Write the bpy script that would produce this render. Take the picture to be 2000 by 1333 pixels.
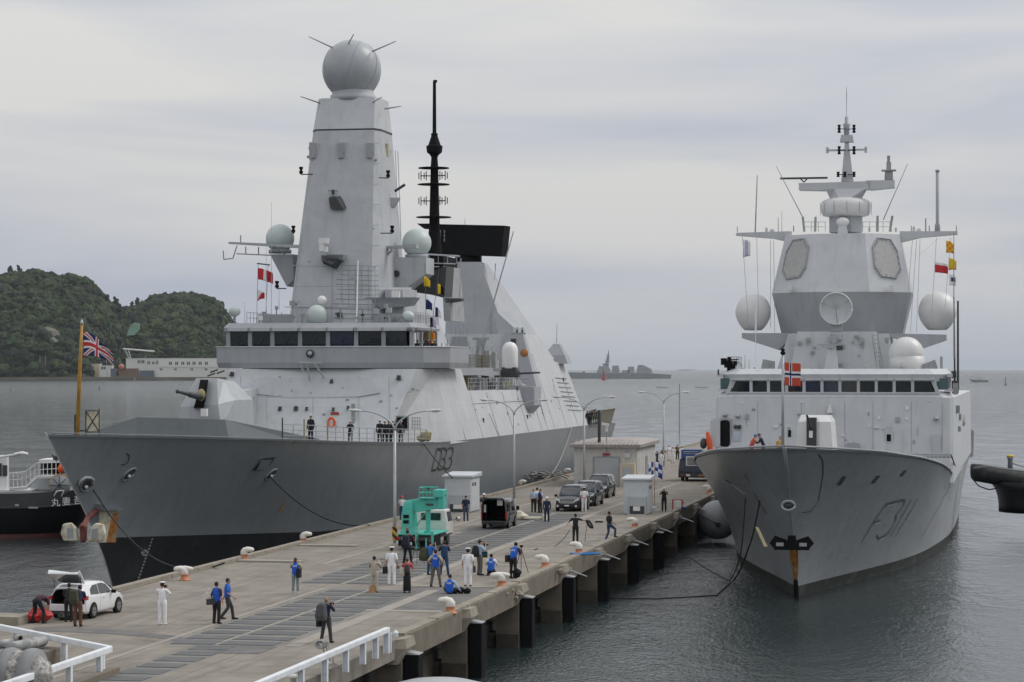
import bpy, bmesh, math, random
from mathutils import Vector, Matrix
R = math.radians
random.seed(7)
for o in list(bpy.data.objects): bpy.data.objects.remove(o)
scene = bpy.context.scene
COL = scene.collection

# ---------------------------------------------------------------- camera, sky, sun, exposure
F = 4800.0; CX = 1000.0; HY = 722.0; CAMH = 13.4       # focal length and horizon in photograph pixels
cd = bpy.data.cameras.new('camera'); cam = bpy.data.objects.new('camera', cd); COL.objects.link(cam)
cam.location = (0, 0, CAMH); cam.rotation_euler = (R(90), 0, 0)
cd.sensor_width = 36; cd.lens = 36*F/2000; cd.shift_y = (HY-666.5)/2000
cd.clip_start = 1; cd.clip_end = 200000
scene.camera = cam
scene.view_settings.view_transform = 'Standard'; scene.view_settings.look = 'None'
scene.view_settings.exposure = 0.18; scene.view_settings.gamma = 1.0
SUN_EL, SUN_AZ = R(48), R(72)     # azimuth measured from +Y towards +X
def build_world():
    w = bpy.data.worlds.new('World'); scene.world = w; w.use_nodes = True
    nt = w.node_tree; N = nt.nodes; Lk = nt.links; N.clear()
    out = N.new('ShaderNodeOutputWorld'); bg = N.new('ShaderNodeBackground')
    sky = N.new('ShaderNodeTexSky'); sky.sky_type = 'NISHITA'; sky.sun_disc = False
    sky.sun_elevation = SUN_EL; sky.sun_rotation = SUN_AZ; sky.air_density = 1; sky.dust_density = 4
    tc = N.new('ShaderNodeTexCoord')
    sep = N.new('ShaderNodeSeparateXYZ'); Lk.new(tc.outputs['Generated'], sep.inputs[0])
    # stretched cloud streaks: noise over direction, flattened towards the horizon
    mp = N.new('ShaderNodeMapping'); mp.inputs['Scale'].default_value = (3.2, 3.2, 24.0); mp.inputs['Rotation'].default_value = (0, R(2.5), 0)
    Lk.new(tc.outputs['Generated'], mp.inputs[0])
    n1 = N.new('ShaderNodeTexNoise'); n1.inputs['Scale'].default_value = 1.0; n1.inputs['Detail'].default_value = 5; n1.inputs['Roughness'].default_value = .48
    n1.inputs['Distortion'].default_value = .35
    Lk.new(mp.outputs[0], n1.inputs['Vector'])
    cr = N.new('ShaderNodeValToRGB'); e = cr.color_ramp.elements
    e[0].position = .36; e[0].color = (4.6, 4.9, 5.6, 1); e[1].position = .62; e[1].color = (6.5, 6.42, 6.25, 1)
    Lk.new(n1.outputs[0], cr.inputs[0])
    # brightness of the overcast with elevation
    er = N.new('ShaderNodeValToRGB'); q = er.color_ramp.elements
    q[0].position = 0.0; q[0].color = (.84, .86, .88, 1); q[1].position = 1.0; q[1].color = (1.35, 1.35, 1.35, 1)
    k = er.color_ramp.elements.new(.05); k.color = (.90, .91, .93, 1)
    k = er.color_ramp.elements.new(.12); k.color = (1.0, 1.0, 1.0, 1)
    k = er.color_ramp.elements.new(.45); k.color = (1.35, 1.35, 1.35, 1)
    Lk.new(sep.outputs[2], er.inputs[0])
    mul = N.new('ShaderNodeMix'); mul.data_type = 'RGBA'; mul.blend_type = 'MULTIPLY'; mul.inputs[0].default_value = 1
    mul.clamp_result = False
    Lk.new(cr.outputs[0], mul.inputs[6]); Lk.new(er.outputs[0], mul.inputs[7])
    mx = N.new('ShaderNodeMix'); mx.data_type = 'RGBA'; mx.inputs[0].default_value = .94
    Lk.new(sky.outputs[0], mx.inputs[6]); Lk.new(mul.outputs[2], mx.inputs[7])
    Lk.new(mx.outputs[2], bg.inputs[0]); bg.inputs[1].default_value = .1
    Lk.new(bg.outputs[0], out.inputs[0])
build_world()
sl = bpy.data.lights.new('sun', 'SUN'); so = bpy.data.objects.new('sun', sl); COL.objects.link(so)
sl.energy = 1.3; sl.angle = R(25); sl.color = (1, .97, .93)
so.rotation_euler = (Vector((math.sin(SUN_AZ)*math.cos(SUN_EL), math.cos(SUN_AZ)*math.cos(SUN_EL), math.sin(SUN_EL)))).to_track_quat('Z', 'Y').to_euler()

# ---------------------------------------------------------------- frames of measurement
PH = R(11); SN, CS = math.sin(PH), math.cos(PH)
class Frame:
    """local x = to the right of the axis, y = along the axis away from the camera, z up"""
    def __init__(s, ox, oy, z=0): s.o = Vector((ox, oy, z))
    def w(s, x, y, z): return Vector((s.o.x+x*CS+y*SN, s.o.y-x*SN+y*CS, s.o.z+z))
    def l(s, p): d = p-s.o; return Vector((d.x*CS-d.y*SN, d.x*SN+d.y*CS, d.z))
    def ray(s, px, py):
        o = s.l(Vector((0, 0, CAMH))); p = s.l(Vector(((px-CX)/F, 1, CAMH-(py-HY)/F))); return o, p-o
    def at(s, px, py, x=None, y=None, z=None, pl=None):
        o, d = s.ray(px, py)
        if x is not None: t = (x-o.x)/d.x
        elif y is not None: t = (y-o.y)/d.y
        elif z is not None: t = (z-o.z)/d.z
        else:
            p0, p1, p2 = [Vector(q) for q in pl]; n = (p1-p0).cross(p2-p0); t = (p0-o).dot(n)/d.dot(n)
        return o+d*t
    def hit(s, px, py, fn, t0=110, t1=330):
        """point of the measured mark on the side surface x = fn(y, z)"""
        o, d = s.ray(px, py); prev = None; n = 220
        for i in range(n+1):
            t = t0+(t1-t0)*i/n; p = o+d*t; g = p.x-fn(p.y, p.z)
            if prev is not None and (g < 0) != (prev[1] < 0):
                a, b = prev[0], t
                for _ in range(18):
                    m = (a+b)/2; q = o+d*m; gm = q.x-fn(q.y, q.z)
                    if (gm < 0) == (prev[1] < 0): a = m
                    else: b = m
                return o+d*a
            prev = (t, g)
        return o+d*160
def G(px, py, z=3.0):
    Y = F*(CAMH-z)/(py-HY); return Vector(((px-CX)*Y/F, Y, z))
QF = Frame(-18.5, 116.6, 3.0)      # the pier: x across from its left edge, y along it
DF = Frame(-24.3, 150.0)           # dark hulled destroyer, origin at the stem on the waterline
NF = Frame(16.7, 144.2)            # paler frigate

# ---------------------------------------------------------------- materials
MATS = {}
def mat(name, col, rough=.6, metal=0, var=.12, scale=1.5, bump=0.0, streak=0.0, dirt=None, dirtamt=0.0, dscale=.6, trans=0, spec=.5, stretch=(1, 1, 1), wave=None):
    if name in MATS: return MATS[name]
    m = bpy.data.materials.new(name); m.use_nodes = True; nt = m.node_tree; N = nt.nodes; L = nt.links
    b = N['Principled BSDF']; b.inputs['Roughness'].default_value = rough; b.inputs['Metallic'].default_value = metal
    b.inputs['Specular IOR Level'].default_value = spec
    tc = N.new('ShaderNodeTexCoord'); mp = N.new('ShaderNodeMapping'); mp.inputs['Scale'].default_value = stretch
    L.new(tc.outputs['Object'], mp.inputs[0])
    n = N.new('ShaderNodeTexNoise'); n.inputs['Scale'].default_value = scale; n.inputs['Detail'].default_value = 6; n.inputs['Roughness'].default_value = .6
    L.new(mp.outputs[0], n.inputs['Vector'])
    r = N.new('ShaderNodeValToRGB'); e = r.color_ramp.elements
    e[0].position = .3; e[1].position = .7
    e[0].color = tuple(c*(1-var) for c in col)+(1,); e[1].color = tuple(min(1, c*(1+var)) for c in col)+(1,)
    L.new(n.outputs[0], r.inputs[0]); outc = r.outputs[0]
    def overlay(fac, c, amt):
        nonlocal outc
        mu = N.new('ShaderNodeMath'); mu.operation = 'MULTIPLY'; mu.inputs[1].default_value = amt; L.new(fac, mu.inputs[0])
        x = N.new('ShaderNodeMix'); x.data_type = 'RGBA'; L.new(mu.outputs[0], x.inputs[0]); L.new(outc, x.inputs[6]); x.inputs[7].default_value = c+(1,)
        outc = x.outputs[2]
    if streak:
        m2 = N.new('ShaderNodeMapping'); m2.inputs['Scale'].default_value = (1.6, 1.6, .12); L.new(tc.outputs['Object'], m2.inputs[0])
        n2 = N.new('ShaderNodeTexNoise'); n2.inputs['Scale'].default_value = 1.2; n2.inputs['Detail'].default_value = 4; L.new(m2.outputs[0], n2.inputs['Vector'])
        r2 = N.new('ShaderNodeValToRGB'); r2.color_ramp.elements[0].position = .52; r2.color_ramp.elements[1].position = .75; L.new(n2.outputs[0], r2.inputs[0])
        overlay(r2.outputs[0], tuple(c*.55 for c in col), streak)
    if dirt:
        n3 = N.new('ShaderNodeTexNoise'); n3.inputs['Scale'].default_value = dscale; n3.inputs['Detail'].default_value = 9; n3.inputs['Roughness'].default_value = .68
        L.new(tc.outputs['Object'], n3.inputs['Vector'])
        r3 = N.new('ShaderNodeValToRGB'); r3.color_ramp.elements[0].position = .5; r3.color_ramp.elements[1].position = .66; L.new(n3.outputs[0], r3.inputs[0])
        overlay(r3.outputs[0], dirt, dirtamt)
    L.new(outc, b.inputs['Base Color'])
    if bump:
        bp = N.new('ShaderNodeBump'); bp.inputs['Strength'].default_value = bump; bp.inputs['Distance'].default_value = .05
        L.new(n.outputs[0], bp.inputs['Height']); L.new(bp.outputs[0], b.inputs['Normal'])
    if trans: b.inputs['Transmission Weight'].default_value = trans
    MATS[name] = m; return m
def plate_mat(name, col, rough=.5, seam=.35, panel=(2.4, 1.9), var=.07, rust=0.0, dimple=.25, sd=.6):
    """ship plating: noise tone, faint weld seams, oil-canning between frames, run-down stains"""
    m = mat(name, col, rough=rough, var=var, scale=.35, streak=.3)
    nt = m.node_tree; N = nt.nodes; L = nt.links; b = N['Principled BSDF']
    tc = [x for x in N if x.type == 'TEX_COORD'][0]
    sp = N.new('ShaderNodeSeparateXYZ'); L.new(tc.outputs['Object'], sp.inputs[0])
    ad = N.new('ShaderNodeMath'); ad.operation = 'ADD'; L.new(sp.outputs[0], ad.inputs[0]); L.new(sp.outputs[1], ad.inputs[1])
    cb = N.new('ShaderNodeCombineXYZ'); L.new(ad.outputs[0], cb.inputs[0]); L.new(sp.outputs[2], cb.inputs[1])
    br = N.new('ShaderNodeTexBrick'); br.inputs['Scale'].default_value = 1; br.inputs['Mortar Size'].default_value = .018; br.inputs['Mortar Smooth'].default_value = .6
    br.inputs['Brick Width'].default_value = panel[0]*2.2; br.inputs['Row Height'].default_value = panel[1]
    L.new(cb.outputs[0], br.inputs['Vector'])
    old = b.inputs['Base Color'].links[0].from_socket
    mu = N.new('ShaderNodeMath'); mu.operation = 'MULTIPLY'; mu.inputs[1].default_value = seam; L.new(br.outputs['Fac'], mu.inputs[0])
    x = N.new('ShaderNodeMix'); x.data_type = 'RGBA'; L.new(mu.outputs[0], x.inputs[0]); L.new(old, x.inputs[6]); x.inputs[7].default_value = tuple(c*sd for c in col)+(1,)
    cur = x.outputs[2]
    # broad weathering patches
    n4 = N.new('ShaderNodeTexNoise'); n4.inputs['Scale'].default_value = .13; n4.inputs['Detail'].default_value = 7; n4.inputs['Roughness'].default_value = .6
    L.new(tc.outputs['Object'], n4.inputs['Vector'])
    r4 = N.new('ShaderNodeValToRGB'); r4.color_ramp.elements[0].position = .42; r4.color_ramp.elements[1].position = .62; L.new(n4.outputs[0], r4.inputs[0])
    m4 = N.new('ShaderNodeMath'); m4.operation = 'MULTIPLY'; m4.inputs[1].default_value = .22; L.new(r4.outputs[0], m4.inputs[0])
    x4 = N.new('ShaderNodeMix'); x4.data_type = 'RGBA'; L.new(m4.outputs[0], x4.inputs[0]); L.new(cur, x4.inputs[6]); x4.inputs[7].default_value = tuple(c*.72 for c in col)+(1,)
    cur = x4.outputs[2]
    if rust:
        m5 = N.new('ShaderNodeMapping'); m5.inputs['Scale'].default_value = (2.2, 2.2, .22); L.new(tc.outputs['Object'], m5.inputs[0])
        n5 = N.new('ShaderNodeTexNoise'); n5.inputs['Scale'].default_value = 1.1; n5.inputs['Detail'].default_value = 5; L.new(m5.outputs[0], n5.inputs['Vector'])
        r5 = N.new('ShaderNodeValToRGB'); r5.color_ramp.elements[0].position = .70; r5.color_ramp.elements[1].position = .78; L.new(n5.outputs[0], r5.inputs[0])
        m6 = N.new('ShaderNodeMath'); m6.operation = 'MULTIPLY'; m6.inputs[1].default_value = rust; L.new(r5.outputs[0], m6.inputs[0])
        x5 = N.new('ShaderNodeMix'); x5.data_type = 'RGBA'; L.new(m6.outputs[0], x5.inputs[0]); L.new(cur, x5.inputs[6]); x5.inputs[7].default_value = (.22, .10, .04, 1)
        cur = x5.outputs[2]
    L.new(cur, b.inputs['Base Color'])
    # oil canning
    wv = N.new('ShaderNodeTexNoise'); wv.inputs['Scale'].default_value = .9; wv.inputs['Detail'].default_value = 2; L.new(tc.outputs['Object'], wv.inputs['Vector'])
    bp = N.new('ShaderNodeBump'); bp.inputs['Strength'].default_value = dimple; bp.inputs['Distance'].default_value = .12
    L.new(wv.outputs[0], bp.inputs['Height'])
    bp2 = N.new('ShaderNodeBump'); bp2.inputs['Strength'].default_value = .25; bp2.inputs['Distance'].default_value = .03; bp2.invert = True
    L.new(br.outputs['Fac'], bp2.inputs['Height']); L.new(bp.outputs[0], bp2.inputs['Normal']); L.new(bp2.outputs[0], b.inputs['Normal'])
    return m
M_hull = plate_mat('hull_grey', (.202, .224, .240), rough=.36, rust=.12)
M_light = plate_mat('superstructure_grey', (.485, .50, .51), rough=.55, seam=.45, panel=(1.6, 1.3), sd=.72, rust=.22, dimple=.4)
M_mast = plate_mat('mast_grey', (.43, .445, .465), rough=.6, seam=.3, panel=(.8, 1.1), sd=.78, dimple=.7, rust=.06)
M_mid = plate_mat('mid_grey', (.34, .355, .375), rough=.55, seam=.15, sd=.8)  # even mid grey for screens, roofs and small fittings
M_nhull = plate_mat('frigate_hull_grey', (.262, .276, .288), rough=.27, rust=.08, panel=(3, 2.2))
M_nlight = plate_mat('frigate_grey', (.54, .555, .57), rough=.5, seam=.28, panel=(2, 1.9), sd=.82)
M_nmid = plate_mat('frigate_mid_grey', (.37, .385, .405), rough=.55, seam=.15, sd=.82)
M_boot = mat('boot_topping_black', (.012, .012, .014), rough=.5, var=.4, dirt=(.05, .055, .05), dirtamt=.35, dscale=.5)
M_weed = mat('weedy_waterline', (.02, .022, .02), rough=.7, var=.6, scale=3, dirt=(.10, .10, .09), dirtamt=.6, dscale=1.2)
M_deck = mat('deck_grey', (.15, .16, .165), rough=.8, var=.15)
M_black = mat('matt_black', (.009, .009, .010), rough=.8, var=.3, spec=.15)
M_dark = mat('dark_metal', (.045, .048, .05), rough=.55, var=.25)
M_glass = mat('dark_glass', (.012, .018, .022), rough=.06, var=.3, spec=.8)
M_glassb = mat('blue_dark_glass', (.012, .02, .05), rough=.06, var=.3, spec=.8)
M_white = mat('white_paint', (.76, .76, .74), rough=.45, var=.05, streak=.12)
M_dome = mat('dome_white', (.66, .66, .65), rough=.4, var=.04, dirt=(.45, .45, .43), dirtamt=.3)
M_domeg = mat('dome_pale_green_grey', (.50, .56, .54), rough=.45, var=.05)
M_radome = mat('radome_grey', (.36, .375, .39), rough=.38, var=.05, scale=.8)
M_steel = mat('galvanised_steel', (.40, .42, .44), rough=.45, metal=.3, var=.12)
M_rail = mat('rail_grey', (.30, .31, .31), rough=.6, var=.2)
M_railp = mat('rail_white', (.72, .75, .78), rough=.45, var=.06, dirt=(.35, .33, .3), dirtamt=.35, dscale=1.4)
M_rust = mat('rust', (.34, .13, .02), rough=.85, var=.6, scale=3, dirt=(.33, .30, .2), dirtamt=.7, dscale=1)
M_rustw = mat('rust_stained_white', (.62, .58, .46), rough=.7, var=.2, scale=2, dirt=(.30, .13, .03), dirtamt=.85, dscale=1.6)
M_redl = mat('red_lead', (.17, .05, .04), rough=.7, var=.3)
M_orange = mat('safety_orange', (.75, .10, .02), rough=.5, var=.1)
M_red = mat('red_paint', (.55, .03, .03), rough=.45, var=.1)
M_yellow = mat('flag_yellow', (.70, .48, .01), rough=.7, var=.1)
M_polegold = mat('varnished_yellow_pole', (.42, .22, .03), rough=.5, var=.3, scale=3)
M_tan = mat('tan_cover', (.30, .26, .14), rough=.9, var=.3)
M_arr = mat('array_panel_grey', (.40, .40, .385), rough=.6, var=.1, scale=3, dirt=(.3, .3, .28), dirtamt=.3)
M_net = mat('netting_brown', (.17, .16, .12), rough=.9, var=.25, scale=8)
M_cable = mat('mooring_rope_dark', (.02, .021, .022), rough=.8, var=.3)
M_cablel = mat('mooring_rope_pale', (.30, .30, .29), rough=.9, var=.2)

# ---------------------------------------------------------------- mesh builder
class MB:
    def __init__(s): s.v = []; s.f = []; s.m = []; s.sm = []; s.cm = 0; s.smooth = False; s.mats = []
    def add(s, vs, fs):
        o = len(s.v); s.v += [tuple(v) for v in vs]
        for f in fs: s.f.append(tuple(i+o for i in f)); s.m.append(s.cm); s.sm.append(s.smooth)
        return s
    def box(s, c, d, rot=None, taper=1.0):
        hx, hy, hz = d[0]/2, d[1]/2, d[2]/2; vs = []
        for z in (-hz, hz):
            k = taper if z > 0 else 1
            for x, y in ((-hx, -hy), (hx, -hy), (hx, hy), (-hx, hy)): vs.append(Vector((x*k, y*k, z)))
        if rot is not None: vs = [rot @ v for v in vs]
        vs = [v+Vector(c) for v in vs]
        return s.add(vs, [(3, 2, 1, 0), (4, 5, 6, 7), (0, 1, 5, 4), (1, 2, 6, 5), (2, 3, 7, 6), (3, 0, 4, 7)])
    def bx(s, x0, x1, y0, y1, z0, z1): return s.box(((x0+x1)/2, (y0+y1)/2, (z0+z1)/2), (abs(x1-x0), abs(y1-y0), abs(z1-z0)))
    def loft(s, rings, cap=True, closed=True):
        n = len(rings[0]); vs = [p for r in rings for p in r]; fs = []
        for i in range(len(rings)-1):
            for j in range(n if closed else n-1):
                k = (j+1) % n; fs.append((i*n+j, i*n+k, (i+1)*n+k, (i+1)*n+j))
        if cap and closed: fs.append(tuple(range(n-1, -1, -1))); fs.append(tuple((len(rings)-1)*n+j for j in range(n)))
        return s.add(vs, fs)
    def prism(s, poly, z0, z1): return s.loft([[(x, y, z0) for x, y in poly], [(x, y, z1) for x, y in poly]])
    def taperp(s, p0, z0, p1, z1): return s.loft([[(x, y, z0) for x, y in p0], [(x, y, z1) for x, y in p1]])
    def slab(s, pts, th):
        """polygon in 3d given a thickness vector"""
        t = Vector(th); a = [Vector(p) for p in pts]; return s.loft([a, [p+t for p in a]])
    def tube(s, p0, p1, r0, r1=None, n=8):
        return s.path([p0, p1], [r0, r0 if r1 is None else r1], n)
    def path(s, pts, r, n=6, sq=None, ref=None):
        pts = [Vector(p) for p in pts]; rs = r if isinstance(r, (list, tuple)) else [r]*len(pts); rings = []
        side = None
        for i, p in enumerate(pts):
            t = (pts[min(i+1, len(pts)-1)]-pts[max(i-1, 0)])
            t = t.normalized() if t.length > 1e-9 else Vector((0, 0, 1))
            if side is None:
                rf = Vector(ref) if ref is not None else (Vector((1, 0, 0)) if abs(t.x) < .8 else Vector((0, 1, 0)))
                side = (rf-t*rf.dot(t)).normalized()
            else:
                q = side-t*side.dot(t)
                if q.length > 1e-6: side = q.normalized()
            up = t.cross(side); rr = rs[i]; ra, rb = rr if isinstance(rr, (list, tuple)) else (rr, rr)
            rings.append([p+side*math.cos(2*math.pi*k/n)*ra+up*math.sin(2*math.pi*k/n)*rb for k in range(n)])
        return s.loft(rings)
    def limb(s, pts, rad, n=10, ref=(1, 0, 0)):
        """path with rounded ends"""
        pts = [Vector(p) for p in pts]
        def rr(r): return r if isinstance(r, (list, tuple)) else (r, r)
        a, b = rr(rad[0]), rr(rad[-1]); t0 = (pts[0]-pts[1]).normalized(); t1 = (pts[-1]-pts[-2]).normalized()
        m0, m1 = min(a), min(b)
        P = [pts[0]+t0*m0*.95, pts[0]+t0*m0*.62]+pts+[pts[-1]+t1*m1*.62, pts[-1]+t1*m1*.95]
        Rr = [tuple(x*.25 for x in a), tuple(x*.76 for x in a)]+[rr(x) for x in rad]+[tuple(x*.76 for x in b), tuple(x*.25 for x in b)]
        return s.path(P, Rr, n, ref=ref)
    def sphere(s, c, r, nu=16, nv=10, v0=0, v1=math.pi):
        rx, ry, rz = r if isinstance(r, (list, tuple)) else (r, r, r); rings = []
        for i in range(nv+1):
            t = v0+(v1-v0)*i/nv; t = min(max(t, .02), math.pi-.02)
            rings.append([(c[0]+rx*math.sin(t)*math.cos(2*math.pi*k/nu), c[1]+ry*math.sin(t)*math.sin(2*math.pi*k/nu), c[2]-rz*math.cos(t)) for k in range(nu)])
        return s.loft(rings)
    def lathe(s, prof, c=(0, 0, 0), n=20, M=None):
        rings = []
        for r, z in prof:
            ring = []
            for k in range(n):
                p = Vector((r*math.cos(2*math.pi*k/n), r*math.sin(2*math.pi*k/n), z))
                if M is not None: p = M @ p
                ring.append(p+Vector(c))
            rings.append(ring)
        return s.loft(rings)
    def disc(s, c, nrm, r, th, n=16):
        nrm = Vector(nrm).normalized(); c = Vector(c); return s.path([c-nrm*th/2, c+nrm*th/2], r, n)
    def build(s, name, m, parent=None, recalc=True):
        me = bpy.data.meshes.new(name); me.from_pydata(s.v, [], s.f)
        ms = m if isinstance(m, (list, tuple)) else [m]
        for x in ms: me.materials.append(x)
        me.polygons.foreach_set('material_index', s.m); me.polygons.foreach_set('use_smooth', s.sm); me.update()
        if recalc:
            bm = bmesh.new(); bm.from_mesh(me); bmesh.ops.recalc_face_normals(bm, faces=bm.faces); bm.to_mesh(me); bm.free()
        o = bpy.data.objects.new(name, me); COL.objects.link(o)
        if parent is not None: o.parent = parent
        return o
def SM():
    m = MB(); m.smooth = True; return m
def tag(o, label=None, cat=None, group=None, kind=None):
    for k, v in (('label', label), ('category', cat), ('group', group), ('kind', kind)):
        if v: o[k] = v
    return o
def thing(name, label, cat, loc=(0, 0, 0), rz=0, group=None):
    o = bpy.data.objects.new(name, None); COL.objects.link(o); o.location = loc; o.rotation_euler = (0, 0, rz)
    return tag(o, label, cat, group)
def copy_tree(o, parent=None):
    c = o.copy(); COL.objects.link(c)
    if parent is not None: c.parent = parent
    for ch in [x for x in bpy.data.objects if x.parent == o]: copy_tree(ch, c)
    return c
def struct(name, mb, m, parent=None):
    o = mb.build(name, m, parent); o['kind'] = 'structure'; return o
def bevel(o, w=.03, seg=2):
    b = o.modifiers.new('bevel', 'BEVEL'); b.width = w; b.segments = seg; b.limit_method = 'ANGLE'; return o
def lerp(a, b, t): return a+(b-a)*t
def table(tb, x):
    if x <= tb[0][0]: return tb[0][1]
    for (x0, y0), (x1, y1) in zip(tb, tb[1:]):
        if x <= x1: t = (x-x0)/(x1-x0); return y0+(y1-y0)*t
    return tb[-1][1]
def stable(tb, x):
    """smooth interpolation of a table (Catmull-Rom)"""
    n = len(tb)
    if x <= tb[0][0]: return tb[0][1]
    if x >= tb[-1][0]: return tb[-1][1]
    for i in range(n-1):
        if x <= tb[i+1][0]:
            x0, y0 = tb[i]; x1, y1 = tb[i+1]; h = x1-x0; t = (x-x0)/h
            m0 = (y1-tb[i-1][1])/(x1-tb[i-1][0]) if i > 0 else (y1-y0)/h
            m1 = (tb[i+2][1]-y0)/(tb[i+2][0]-x0) if i+2 < n else (y1-y0)/h
            return (2*t**3-3*t*t+1)*y0+(t**3-2*t*t+t)*h*m0+(-2*t**3+3*t*t)*y1+(t**3-t*t)*h*m1
def text_mesh(txt, size, name, m, parent, loc, rot, th=.004, align='CENTER'):
    cu = bpy.data.curves.new('t', 'FONT'); cu.body = txt; cu.size = size; cu.extrude = th; cu.align_x = align; cu.align_y = 'CENTER'
    t = bpy.data.objects.new('t', cu); COL.objects.link(t)
    dg = bpy.context.evaluated_depsgraph_get(); me = bpy.data.meshes.new_from_object(t.evaluated_get(dg))
    bpy.data.objects.remove(t)
    o = bpy.data.objects.new(name, me); COL.objects.link(o); me.materials.clear(); me.materials.append(m)
    if parent is not None: o.parent = parent
    o.location = loc; o.rotation_euler = rot; return o

# ---------------------------------------------------------------- water
def build_water():
    m = bpy.data.materials.new('harbour_water'); m.use_nodes = True; nt = m.node_tree; N = nt.nodes; L = nt.links
    b = N['Principled BSDF']; b.inputs['Base Color'].default_value = (.020, .034, .034, 1); b.inputs['Roughness'].default_value = .10; b.inputs['IOR'].default_value = 1.38
    tc = N.new('ShaderNodeTexCoord')
    def nz(sx, sy, det, dist=0):
        mp = N.new('ShaderNodeMapping'); mp.inputs['Scale'].default_value = (sx, sy, 1); mp.inputs['Rotation'].default_value = (0, 0, R(dist)); L.new(tc.outputs['Object'], mp.inputs[0])
        n = N.new('ShaderNodeTexNoise'); n.inputs['Scale'].default_value = 1; n.inputs['Detail'].default_value = det; n.inputs['Roughness'].default_value = .6; n.inputs['Distortion'].default_value = .5
        L.new(mp.outputs[0], n.inputs['Vector']); return n
    a = nz(4.2, 2.2, 4, 12); c = nz(.75, .42, 4, -14); d = nz(.14, .05, 10, 4); e2 = nz(.004, .0035, 3, 5)
    # wind patches make the chop uneven
    pr = N.new('ShaderNodeValToRGB'); pr.color_ramp.elements[0].position = .42; pr.color_ramp.elements[1].position = .60
    pr.color_ramp.elements[0].color = (.04, .04, .04, 1); L.new(d.outputs[0], pr.inputs[0])
    # sheltered between pier and ships: chop grows with distance out to sea (position along Y)
    sp = N.new('ShaderNodeSeparateXYZ'); L.new(tc.outputs['Object'], sp.inputs[0])
    mr = N.new('ShaderNodeMapRange'); mr.inputs[1].default_value = 120; mr.inputs[2].default_value = 700; mr.inputs[3].default_value = .30; mr.inputs[4].default_value = 3.6
    L.new(sp.outputs[1], mr.inputs[0])
    st = N.new('ShaderNodeMath'); st.operation = 'MULTIPLY'; L.new(pr.outputs[0], st.inputs[0]); L.new(mr.outputs[0], st.inputs[1])
    b1 = N.new('ShaderNodeBump'); b1.inputs['Distance'].default_value = .15; L.new(a.outputs[0], b1.inputs['Height']); b1.inputs['Strength'].default_value = .62
    b2 = N.new('ShaderNodeBump'); b2.inputs['Distance'].default_value = .62; L.new(c.outputs[0], b2.inputs['Height']); L.new(st.outputs[0], b2.inputs['Strength']); L.new(b1.outputs[0], b2.inputs['Normal'])
    b3 = N.new('ShaderNodeBump'); b3.inputs['Distance'].default_value = 3.2; L.new(d.outputs[0], b3.inputs['Height']); s3 = N.new('ShaderNodeMath'); s3.operation = 'MULTIPLY'; s3.inputs[1].default_value = .42; L.new(mr.outputs[0], s3.inputs[0]); L.new(s3.outputs[0], b3.inputs['Strength']); L.new(b2.outputs[0], b3.inputs['Normal'])
    L.new(b3.outputs[0], b.inputs['Normal'])
    r2 = N.new('ShaderNodeMapRange'); r2.inputs[1].default_value = 200; r2.inputs[2].default_value = 2500; r2.inputs[3].default_value = .04; r2.inputs[4].default_value = .22
    L.new(sp.outputs[1], r2.inputs[0]); L.new(r2.outputs[0], b.inputs['Roughness'])
    mb = MB(); ys = [-300, 0, 200, 600, 1500, 5000, 20000, 60000]; xs = [-30000, -5000, -800, 0, 800, 5000, 30000]
    vs = [(x, y, 0) for y in ys for x in xs]; n = len(xs)
    mb.add(vs, [(i*n+j, i*n+j+1, (i+1)*n+j+1, (i+1)*n+j) for i in range(len(ys)-1) for j in range(n-1)])
    o = mb.build('water', m); o['kind'] = 'structure'
build_water()
# ================================================================ pier
M_conc = mat('pier_concrete', (.232, .209, .175), rough=.9, var=.2, scale=.45, bump=.25, dirt=(.15, .13, .105), dirtamt=.75, dscale=.3)
M_conc2 = mat('face_concrete', (.175, .150, .115), rough=.9, var=.2, scale=1.2, bump=.5, dirt=(.12, .11, .095), dirtamt=.7, dscale=.7)
M_concd = mat('shaded_wet_concrete', (.065, .058, .045), rough=.7, var=.4, scale=1.3, dirt=(.10, .07, .04), dirtamt=.5)  # darkened so the colour carries the shade under the deck
M_kerb = mat('kerb_concrete', (.27, .24, .195), rough=.9, var=.15, scale=2, dirt=(.17, .15, .12), dirtamt=.6, dscale=1.1)
M_grate = mat('grate_grey', (.10, .102, .102), rough=.75, var=.18, scale=.6, dirt=(.19, .185, .17), dirtamt=.35, dscale=.9)
M_patch = mat('asphalt_patch', (.13, .125, .12), rough=.9, var=.25, scale=1, dirt=(.24, .22, .2), dirtamt=.4)
M_path2 = mat('pale_strip_concrete', (.30, .275, .235), rough=.9, var=.08, scale=.6, dirt=(.2, .185, .16), dirtamt=.4, dscale=.4)
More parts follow.
